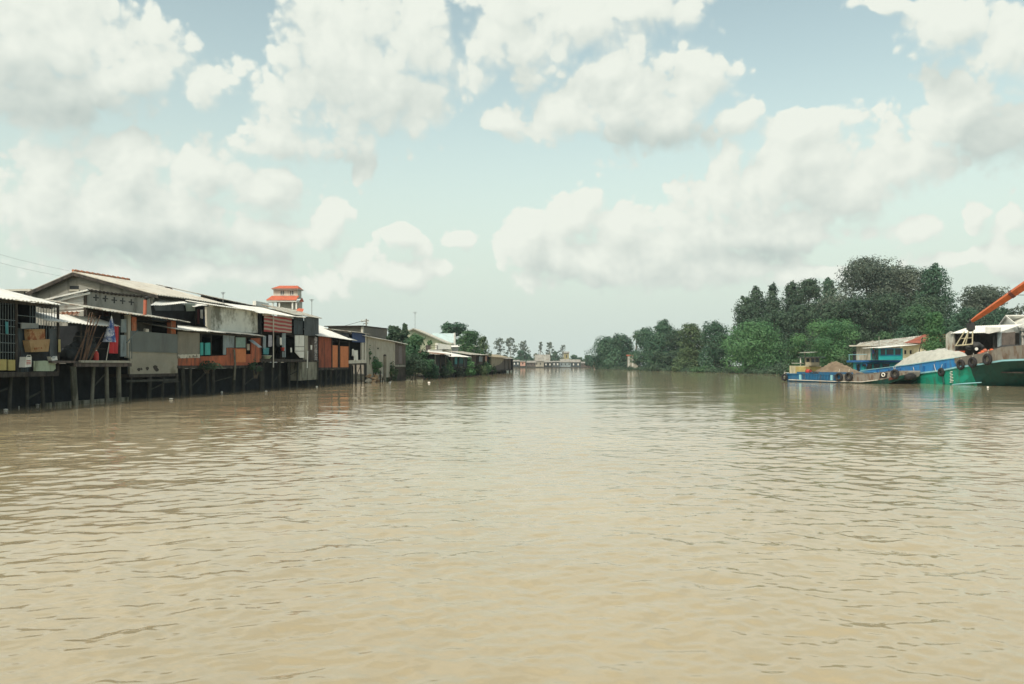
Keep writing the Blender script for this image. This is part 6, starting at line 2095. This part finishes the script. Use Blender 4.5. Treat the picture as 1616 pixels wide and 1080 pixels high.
def _boom(m):
    loft(m, [[q + upb * h + sd_ * w, q + upb * h - sd_ * w, q - upb * h - sd_ * w, q - upb * h + sd_ * w] for q, h, w in ((A, .13, .14), (A.lerp(Bm, .08), .21, .2), (A.lerp(Bm, .5), .34, .26), (A.lerp(Bm, .62), .36, .27), (Bm, .40, .28))], None, True)
    m.face([A + upb * .13 + sd_ * .14, A + upb * .13 - sd_ * .14, A - upb * .13 - sd_ * .14, A - upb * .13 + sd_ * .14])


bm_ = part(t, 'boom', CRANE, _boom)
part(bm_, 'hose', DARK_STEEL, lambda m: m.tube([A.lerp(Bm, .45) - upb * .32, A.lerp(Bm, .5) - upb * .85, A.lerp(Bm, .56) - upb * .9, A.lerp(Bm, .6) - upb * .35], 0.035, 6))
part(bm_, 'joint_band', RUST, lambda m: loft(m, [[q + (upb * h + sd_ * w), q + (upb * h - sd_ * w), q - (upb * h + sd_ * w), q - (upb * h - sd_ * w)] for q, h, w in ((A.lerp(Bm, .42), .35, .29), (A.lerp(Bm, .45), .36, .29))], None, True))
part(bm_, 'pin', DARK_STEEL, lambda m: m.tube([A + upb * .1 - sd_ * .3, A + upb * .1 + sd_ * .3], 0.14, 8))
Kn, Ft = Bm, at(1770, 560, 76)
part(t, 'lower_boom', CRANE, lambda m: loft(m, [[q + Vector((h, 0, 0)) + sd_ * .3, q + Vector((h, 0, 0)) - sd_ * .3, q - Vector((h, 0, 0)) - sd_ * .3, q - Vector((h, 0, 0)) + sd_ * .3] for q, h in ((Kn, .4), (Kn.lerp(Ft, .5), .6), (Ft, .5))], None, True))
fx, fy = Ft.x, Ft.y
part(t, 'cab', CRANE, lambda m: [m.box((fx + 1.6, fy, 3.4), (3.6, 2.8, 2.0)), m.box((fx - .6, fy - .9, 3.5), (1.4, 1.2, 2.2))])
part(t, 'window', DARK_GLASS, lambda m: m.box((fx - .62, fy - .92, 3.9), (1.44, 1.24, 1.0)))
part(t, 'pedestal', DARK_STEEL, lambda m: m.tube([(fx + 1, fy, -0.5), (fx + 1, fy, 2.4)], [1.5, 1.2], 14))
hd = at(1532, 514.5, D)
gr = part(t, 'grab_head', DARK_STEEL, lambda m: [m.tube([A - Vector((0, 0, .05)), at(1532, 511, D)], [.22, .3], 8), m.box(at(1532, 515.5, D), (.62, .6, .75)), m.tube([at(1532, 519, D), at(1532, 523.5, D)], [.35, .25], 8)])
tl, tr, bl, br = at(1528.5, 523, D - .4), at(1535, 523, D - .4), at(1518.5, 545.5, D - .8), at(1534.5, 543.5, D - .8)


def _frame(m):
    for dy in (0, 1.3):
        o_ = Vector((0, dy, 0))
        m.tube([tl + o_ * .6, bl + o_], .065, 6)
        m.tube([tr + o_ * .6, br + o_], .065, 6)
        m.tube([bl + o_, br + o_], .075, 6)
        m.tube([tl.lerp(bl, .5) + o_ * .8, tr.lerp(br, .5) + o_ * .8], .055, 6)
    m.tube([bl, bl + Vector((0, 1.3, 0))], .07, 6)
    m.tube([br, br + Vector((0, 1.3, 0))], .07, 6)


part(t, 'grab_frame', mat('pale_worn_steel', (0.36, 0.33, 0.22), .6, .2, 2.0), _frame)
part(t, 'grab_bucket', DARK_STEEL, lambda m: [lump(m, at(1539, 546, D - .2), (.55, .6, .42), 3, 10, .2), lump(m, at(1545, 547.5, D), (.42, .5, .38), 5, 10, .2), lump(m, at(1532, 548, D), (.5, .5, .3), 6, 10, .2), m.tube([at(1527, 549, D), at(1546, 549.5, D)], .12, 7)], smooth=True)
part(t, 'counter_disc', WHITE, lambda m: m.tube([at(1541, 551, D - .9), at(1541, 551, D - .8)], 0.17, 12))

# ---- buildings on the right bank
t = thing('long_house', 'grey walled long house with a pale grey sheet roof behind the turquoise cabin', 'house', at(1395, 576, 132))
fg2 = Fac(1345, 140, 1445, 128)
part(t, 'wall', CONC_LT, lambda m: fg2.panel(m, [(1351, 546), (1372, 546), (1440, 545), (1440, 590), (1351, 590)], 0, 0.2))
part(t, 'roof', ZINC_OLD, lambda m: m.corr(fg2.pt(1349, 546.5, .5), fg2.pt(1442, 545.5, .5), fg2.pt(1460, 529, -4), fg2.pt(1357, 541, -4), .4, .03, .05))
part(t, 'fascia', OFFWHITE, lambda m: fg2.panel(m, [(1340, 545), (1372, 544.5), (1372, 546.5), (1340, 547)], .8, .3))
part(t, 'door', INNER, lambda m: fg2.panel(m, [(1346, 555), (1350, 555), (1350, 580), (1346, 580)], .06, .1))
part(t, 'end_wall', CONC_LT, lambda m: m.prism([fg2.pt(1351, 546, 0), fg2.pt(1351, 590, 0), fg2.pt(1351, 590, 0) - fg2.n * 4, fg2.pt(1351, 546, 0) - fg2.n * 4 + Vector((0, 0, 1))], fg2.u * .1))
t = thing('red_roofed_house', 'cream walled house with a brown red roof beside the open boatshed', 'house', at(1460, 576, 122))
fr = Fac(1422, 126, 1502, 118)
part(t, 'wall', CREAM, lambda m: fr.panel(m, [(1421, 546), (1441, 542), (1500, 541), (1500, 590), (1421, 590)], 0, .2))
part(t, 'roof', TILE_BROWN, lambda m: m.corr(fr.pt(1427, 541.5, .6), fr.pt(1503, 541, .6), fr.pt(1500, 528, -3.5), fr.pt(1459, 528, -3.5), .35, .04, .05))
part(t, 'porch_roof', ZINC, lambda m: fr.roof2(m, (1414, 547), (1444, 544.5), 2.5, .3, over=1.2))
for x in (1427, 1435.5):
    w = part(t, 'window', INNER, lambda m: fr.panel(m, [(x, 553), (x + 3, 553), (x + 3, 559), (x, 559)], .04, .1))
    part(w, 'sill', OFFWHITE, lambda m: fr.panel(m, [(x - .5, 559.2), (x + 3.5, 559.2), (x + 3.5, 560), (x - .5, 560)], .12, .15))
part(t, 'post', DARK_WOOD, lambda m: fr.post(m, 1456, 533, 562, 1.2, .07, 6, -.8))
part(t, 'post', DARK_WOOD, lambda m: fr.post(m, 1486, 530, 562, 1.0, .06, 6, .5))
part(t, 'post', OFFWHITE, lambda m: fr.post(m, 1489, 531, 563, .8, .08, 6, .6))
t = thing('open_boatshed', 'dark open fronted shed with a white sheet roof and pale end wall', 'shed', at(1535, 576, 112))
fs = Fac(1492, 114, 1582, 106)
part(t, 'roof', ZINC, lambda m: fs.roof2(m, (1499, 526.5), (1577, 524.5), 4.5, 1.15, over=.6, jag=.06, seed=71))
part(t, 'end_wall', ZINC_OLD, lambda m: fs.panel(m, [(1492.5, 528), (1499, 523), (1505, 526), (1505, 590), (1492.5, 590)], .3, .3))
shell(fs, t, 1505, 1568, fs.z(1535, 526), 1.0, 5, DARK_WOOD)
part(t, 'awning', ZINC, lambda m: fs.panel(m, [(1555, 517), (1577, 517), (1577, 523), (1560, 527), (1555, 526)], .9, .3))
part(t, 'side_panel', BROWNWALL, lambda m: fs.panel(m, [(1580, 526), (1601, 524), (1601, 552), (1580, 560)], .1, .15))
part(t, 'post', BLUEGREY, lambda m: fs.panel(m, [(1574, 525), (1579.5, 525), (1579.5, 570), (1574, 570)], .25, .25))
t = thing('white_gabled_house', 'white gabled house with a sheet roof at the far right edge', 'house', at(1605, 576, 112))
fw2 = Fac(1570, 116, 1640, 104)
part(t, 'wall', WHITE, lambda m: fw2.panel(m, [(1574, 517), (1587, 500), (1607, 517), (1609, 560), (1609, 590), (1574, 590)], 0, .2))
part(t, 'roof', ZINC, lambda m: [m.corr(fw2.pt(1609, 518, .5), fw2.pt(1660, 520, 1.2), fw2.pt(1642, 497, -3.0), fw2.pt(1587, 497.8, -2.6), .35, .03, .05), m.prism([fw2.pt(1587, 497.3, .4), fw2.pt(1572.5, 517, .4), fw2.pt(1572.5, 518.5, .4), fw2.pt(1587, 499.2, .4)], -fw2.n * 3)])
part(t, 'barge_board', WHITE, lambda m: m.prism([fw2.pt(1586.5, 497.6, .3), fw2.pt(1609, 516.5, .3), fw2.pt(1609, 518.3, .3), fw2.pt(1586.5, 499.6, .3)], -fw2.n * .1))
part(t, 'side_wall', BLUEGREY, lambda m: fw2.panel(m, [(1609, 520), (1650, 521), (1650, 590), (1609, 590)], .3, .2))
part(t, 'beam', WHITE, lambda m: [fw2.panel(m, [(1608.5, 519), (1650, 520), (1650, 523), (1608.5, 522)], .5, .15), fw2.panel(m, [(1611, 527), (1650, 527), (1650, 530), (1611, 530)], .5, .15)])
for px in (1612, 1640):
    part(t, 'post', WHITE, lambda m: fw2.panel(m, [(px, 523.3), (px + 2, 523.3), (px + 2, 580), (px, 580)], .45, .1))
rnd = random.Random(21)
for k in range(12):
    x, y = (1508 + (k % 4) * 4.2, 565.5 - (k // 4) * 4.6)
    q = at(x, y, 107)
    tt = thing('basket', 'orange mesh basket in the stack at the pale end of the open shed', 'basket', (q.x, q.y, q.z - .2), 'orange baskets stacked by the open shed')
    part(tt, 'body', ORANGE_BASKET, lambda m: m.lathe((q.x, q.y, q.z - .2), [(.13, 0), (.18, .36), (.16, .36), (.11, .03)], 9))
    part(tt, 'rim', ORANGE_BASKET, lambda m: m.torus((q.x, q.y, q.z + .165), (0, 0, 1), .18, .025, 10, 4))
q = at(1514, 568, 107)
t = thing('pallet_table', 'low plank table carrying the stacked orange baskets', 'table', (q.x, q.y, 1.0))
part(t, 'top', DARK_WOOD, lambda m: m.box((q.x, q.y, q.z), (1.9, 1.1, .1)))
for dx in (-.8, .8):
    for dy in (-.45, .45):
        part(t, 'leg', DARK_WOOD, lambda m: m.box((q.x + dx, q.y + dy, (q.z + .9) / 2 - .01), (.1, .1, q.z - 1.0)))
for k in range(7):
    x = 1547 + k * 3.6
    q = at(x, 559 - (k % 3) * 2.6, 104)
    tt = thing('sack', 'orange net sack of goods on the pile inside the open shed', 'sack', q, 'orange net sacks in the open shed')
    part(tt, 'body', ORANGE_BASKET if k % 2 else TERRA, lambda m: lump(m, q, (.32, .3, .26), k, 9, .15), smooth=True)
    part(tt, 'tie', BAMBOO, lambda m: m.tube([q + Vector((0, 0, .22)), q + Vector((.03, 0, .36))], [.05, .09], 6))
q = at(1561, 563.5, 104)
tag((lambda m: (m.box((q.x, q.y, q.z - .75), (3.0, 1.2, 1.2)), m.build('loading_platform', DARK_WOOD))[1])(MB()), 'dark timber platform carrying the orange net sacks in the open shed', 'platform')
q = at(1567, 559, 101)
t = thing('barrel', 'blue plastic barrel right of the orange net sacks', 'barrel', (q.x, q.y, q.z - .4))
part(t, 'body', DECK_BLUE, lambda m: m.lathe((q.x, q.y, q.z - .4), [(.2, 0), (.27, .2), (.28, .5), (.25, .75), (.2, .8)], 12))
part(t, 'lid', NAVY, lambda m: m.lathe((q.x, q.y, q.z + .4), [(.21, 0), (.21, .05)], 12))
tag((lambda m: (m.box((q.x, q.y, (q.z - .4) / 2 + .3), (.9, .9, q.z - 1.0)), m.build('concrete_block', CONC))[1])(MB()), 'grey concrete block under the blue barrel', 'block')

# ---- trees of the right bank
def T(lb, px, yt, w, D, m_, sh='round', low=.1, n=3000, **k):
    k['lobe'] = max(.30, k.get('lobe', .33))
    tree(lb, px, D, yt, w * (1.34 if sh == 'cone' else 1.18), m_, sh, low=low, n=n, **k)


T('drooping dark green tree at the tip of the right bank, first from the bend', 957, 532, 42, 388, G_DEEP, 'weep', .03, 2400, seed=201, base=.4, leaf=1.05, lobe=.3)
T('drooping dark green tree at the bank tip, second from the bend and taller', 983, 528, 42, 372, G_DEEP, 'weep', .03, 2600, seed=202, base=.4, leaf=1.05, lobe=.3)
# betel-like palm
t = thing('palm_tree', 'tall slim palm rising behind the small white pier house', 'palm', at(1004, 576, 352))
D = 352.0
pc = at(1004.5, 529, D)
part(t, 'trunk', BARK_PALE, lambda m: m.tube([(*at(1003.5, 576, D).xy, .5), at(1004, 550, D), pc], [.35, .28, .22], 7))


def _fronds(m):
    rr = random.Random(4)
    for k in range(34):
        a, e = k * 2.4, rr.uniform(-.7, 1.2)
        L_ = rr.uniform(2.6, 4.2)
        d = Vector((math.cos(a) * math.cos(e), math.sin(a) * math.cos(e), math.sin(e)))
        side = d.cross(Vector((0, 0, 1))).normalized()
        prev = None
        for q in range(6):
            v = q / 5
            c_ = pc + d * (L_ * v) - Vector((0, 0, 1.6 * v * v))
            w_ = .55 * (1 - v) + .05
            cur = (c_ + side * w_ - Vector((0, 0, .35 * w_)), c_, c_ - side * w_ - Vector((0, 0, .35 * w_)))
            if prev:
                m.face([prev[0], prev[1], cur[1], cur[0]])
                m.face([prev[1], prev[2], cur[2], cur[1]])
            prev = cur


part(t, 'crown', mat('palm_green', (0.045, 0.075, 0.035), .7, .3, .8), _fronds)
t = thing('pier_house', 'small white house with a red topped front half hidden among the bank trees', 'house', at(998, 576, 350))
D = 350.0
part(t, 'wall', CONC_LT, lambda m: m.prism([at(992, 581, D), at(1007, 581, D), at(1007, 562, D), at(992, 562, D)], (0, 4, 0)))
part(t, 'roof', TILE_RED, lambda m: m.prism([at(991, 562, D - .5), at(1008.5, 562, D - .5), at(1008.5, 560, D - .5), at(991, 560, D - .5)], (0, 5, 0)))
part(t, 'column', WHITE, lambda m: [m.prism([at(x, 580, D - .6), at(x + 1.3, 580, D - .6), at(x + 1.3, 563, D - .6), at(x, 563, D - .6)], (0, .4, 0)) for x in (992, 998)])
part(t, 'window', INNER, lambda m: m.prism([at(1001, 574, D - .05), at(1004, 574, D - .05), at(1004, 568, D - .05), at(1001, 568, D - .05)], (0, .1, 0)))
part(t, 'landing', CONC_LT, lambda m: m.prism([at(990, 584.2, D - 2), at(1012, 584.2, D - 2), at(1012, 579.5, D - 2), at(990, 579.5, D - 2)], (0, 1.5, 0)))
T('dark bank tree with a rounded crown just right of the slim palm', 1022, 517, 36, 335, G_DEEP, 'round', .03, 2400, seed=203, base=.4, leaf=.95)
T('tall dark bank tree with layered branches, highest of its stand', 1047, 503, 58, 305, G_DEEP, 'cone', .03, 4200, seed=204, base=.4, leaf=.85, nl=18)
T('dark layered tree at the waterline below the highest of its stand', 1068, 520, 44, 292, G_DARK, 'round', .02, 2600, seed=205, base=.3, leaf=.8)
T('olive green bank tree with feathery top', 1090, 511, 46, 272, G_OLIVE, 'round', .04, 3200, seed=206, base=.4, leaf=.75)
T('soft grey green willowy tree right of the olive one', 1128, 507, 50, 245, G_DEEP, 'weep', .02, 3800, seed=207, base=.4, leaf=.68, lobe=.28, nl=18)
T('big bright green drooping tree standing at the water right of the willowy one', 1190, 507, 84, 205, G_BRIGHT, 'round', .0, 5600, seed=208, base=.2, leaf=.55, lobe=.26, nl=20)
bush('olive waterside scrub below the feathery olive tree', 1078, 262, 569, 40, G_OLIVE, base=.0, n=900, leaf=.7, seed=210)
bush('grey green waterside scrub below the willowy tree', 1112, 236, 577, 46, G_MID, base=.0, n=800, leaf=.62, seed=211)
bush('low dark scrub at the waterline right of the big bright tree', 1232, 186, 572, 40, G_DARK, base=.0, n=900, leaf=.5, seed=212)
bush('low dark scrub at the waterline below the highest dark bank tree', 1040, 290, 573, 60, G_DARK, base=.0, n=900, leaf=.75, seed=213)
T('tall dark conical tree at the left edge of the high wood', 1176, 466, 52, 250, G_DARK, 'cone', .10, 3000, seed=214, nl=16)
T('tall dark conical tree, second peak from the left of the high wood', 1193, 451, 52, 256, G_DARK, 'cone', .10, 3600, seed=215, nl=18)
T('tall dark slim tree with a gappy crown, third peak of the high wood', 1219, 447, 40, 262, G_DARK, 'cone', .12, 2400, seed=216, nl=16)
T('tall dark tree with twin tips, fourth peak of the high wood', 1249, 442, 52, 258, G_DARK, 'cone', .10, 3600, seed=217, nl=18)
T('tall dark rounded tree between two pointed ones in the high wood', 1276, 440, 48, 254, G_DARK, 'column', .10, 3600, seed=218, nl=16)
T('tall dark pointed tree left of the largest crown', 1307, 438, 50, 250, G_DEEP, 'cone', .10, 3600, seed=219, nl=18)
T('largest tree of the wood with a pale flecked broad crown', 1372, 407, 104, 232, G_PALE, 'round', .2, 8500, seed=220, nl=22, lobe=.30, leaf=.75)
T('broad pale flecked tree right of the largest crown', 1425, 421, 92, 238, G_PALE, 'round', .18, 7500, seed=221, nl=20, lobe=.30, leaf=.75)
T('tall pointed tree with open branches at the right of the wood', 1473, 415, 82, 226, G_DEEP, 'cone', .12, 5200, seed=222, nl=22, lobe=.26)
T('pale domed tree behind the crane boom', 1556, 453, 92, 205, G_PALE, 'umbrella', .22, 6500, seed=223, nl=18, lobe=.28)
T('dark tree filling the wood below the largest crown, left', 1352, 466, 70, 222, G_DARK, 'round', .05, 3600, seed=224)
T('dark tree filling the wood below the largest crown, right', 1405, 462, 80, 218, G_DARK, 'round', .05, 3800, seed=225)
T('dark tree filling the wood between the conical row and the water', 1262, 480, 70, 232, G_DARK, 'round', .04, 3200, seed=226)
T('dark low tree behind the big bright waterside tree', 1222, 490, 60, 226, G_DARK, 'round', .04, 2800, seed=227)
T('dark low tree right of the conical row above the light green bush tree', 1318, 478, 60, 226, G_DARK, 'round', .04, 3000, seed=228)
T('dark low tree behind the red roofed house', 1466, 468, 76, 205, G_DARK, 'round', .05, 3600, seed=229)
T('dark low tree behind the open shed roof', 1520, 486, 70, 190, G_DEEP, 'round', .05, 3000, seed=230)
T('dark low tree behind the white gabled house', 1580, 484, 60, 186, G_DEEP, 'round', .05, 2600, seed=231)
T('light green spreading bush tree behind the brown sand heap', 1313, 504, 82, 158, G_BRIGHT, 'umbrella', .06, 5200, seed=232, base=.6, leaf=.42, nl=20, lobe=.24)
T('small light green tree left of the spreading bush tree', 1258, 531, 34, 168, G_MID, 'round', .05, 1600, seed=233, base=.6, leaf=.45)
T('mid green rounded tree left of the vine clad stump', 1448, 483, 60, 185, G_MID, 'round', .06, 3200, seed=234)
T('mid green rounded tree right of the vine clad stump', 1495, 503, 46, 172, G_DEEP, 'round', .06, 2400, seed=235)
T('bright green vine clad tree stump between the red roof and the open shed', 1477, 492, 34, 116, G_BRIGHT, 'column', .32, 2400, seed=236, leaf=.32, lobe=.34, lean=-.05, trunk_r=.3)
bush('pale green round shrub behind the long grey house roof', 1394, 158, 522, 34, G_MID, ybase=546, n=700, leaf=.42, seed=240)
bush('dull green shrub left of the red roof', 1427, 150, 512, 44, G_DEEP, ybase=545, n=900, leaf=.45, seed=241)
bush('small green shrub beside the barge stern under the bush tree', 1262, 132, 566, 40, G_MID, base=.3, n=700, leaf=.4, seed=242)
bush('pale dry shrub between the sand barge cabin and the long house', 1330, 134, 560, 44, G_OLIVE, base=.4, n=900, leaf=.4, seed=243)
bush('dark bush at the right bank behind the barge stern', 1240, 150, 575, 44, G_DARK, base=.1, n=700, leaf=.42, seed=244)

# ---- low growth along the water's edge
def _undergrowth():
    rng = np.random.default_rng(77)
    lobes = []
    for a, b in zip(RIGHT[2:10], RIGHT[3:11]):
        a, b = np.array(a, float), np.array(b, float)
        L_ = np.linalg.norm(b - a)
        nv = np.array([(b - a)[1], -(b - a)[0]]) / L_
        k = 0.0
        while k < L_:
            q = a + (b - a) * (k / L_) + nv * rng.uniform(-0.6, 1.8)
            r = rng.uniform(0.5, 1.3)
            lobes.append(((q[0], q[1], rng.uniform(.1, .7)), (r * 1.3, r * 1.3, r * rng.uniform(.7, 1.3)), r * r))
            k += rng.uniform(0.7, 1.6)
    V, Q, T_ = leaf_cloud(rng, lobes, 26000, 0.45)
    o = np_mesh('undergrowth', V, Q, G_DARK, None, attr=T_)
    tag(o, 'low dark undergrowth trailing along the foot of the right bank', 'undergrowth', kind='stuff')


_undergrowth()

# ---- air
HAZE = 0.00016


def _haze():
    mb = MB()
    mb.box((0, 0, 27.0), (3300, 3300, 60.0))
    m = bpy.data.materials.new('thin_river_haze')
    m.use_nodes = True
    N, L = m.node_tree.nodes, m.node_tree.links
    N.remove(N['Principled BSDF'])
    v = N.new('ShaderNodeVolumePrincipled')
    v.inputs['Color'].default_value = (0.82, 0.95, 1.0, 1)
    v.inputs['Density'].default_value = HAZE
    L.new(v.outputs[0], N['Material Output'].inputs['Volume'])
    o = mb.build('haze', m)
    tag(o, 'thin pale river haze filling the air over the water and banks', 'haze', kind='stuff')


_haze()
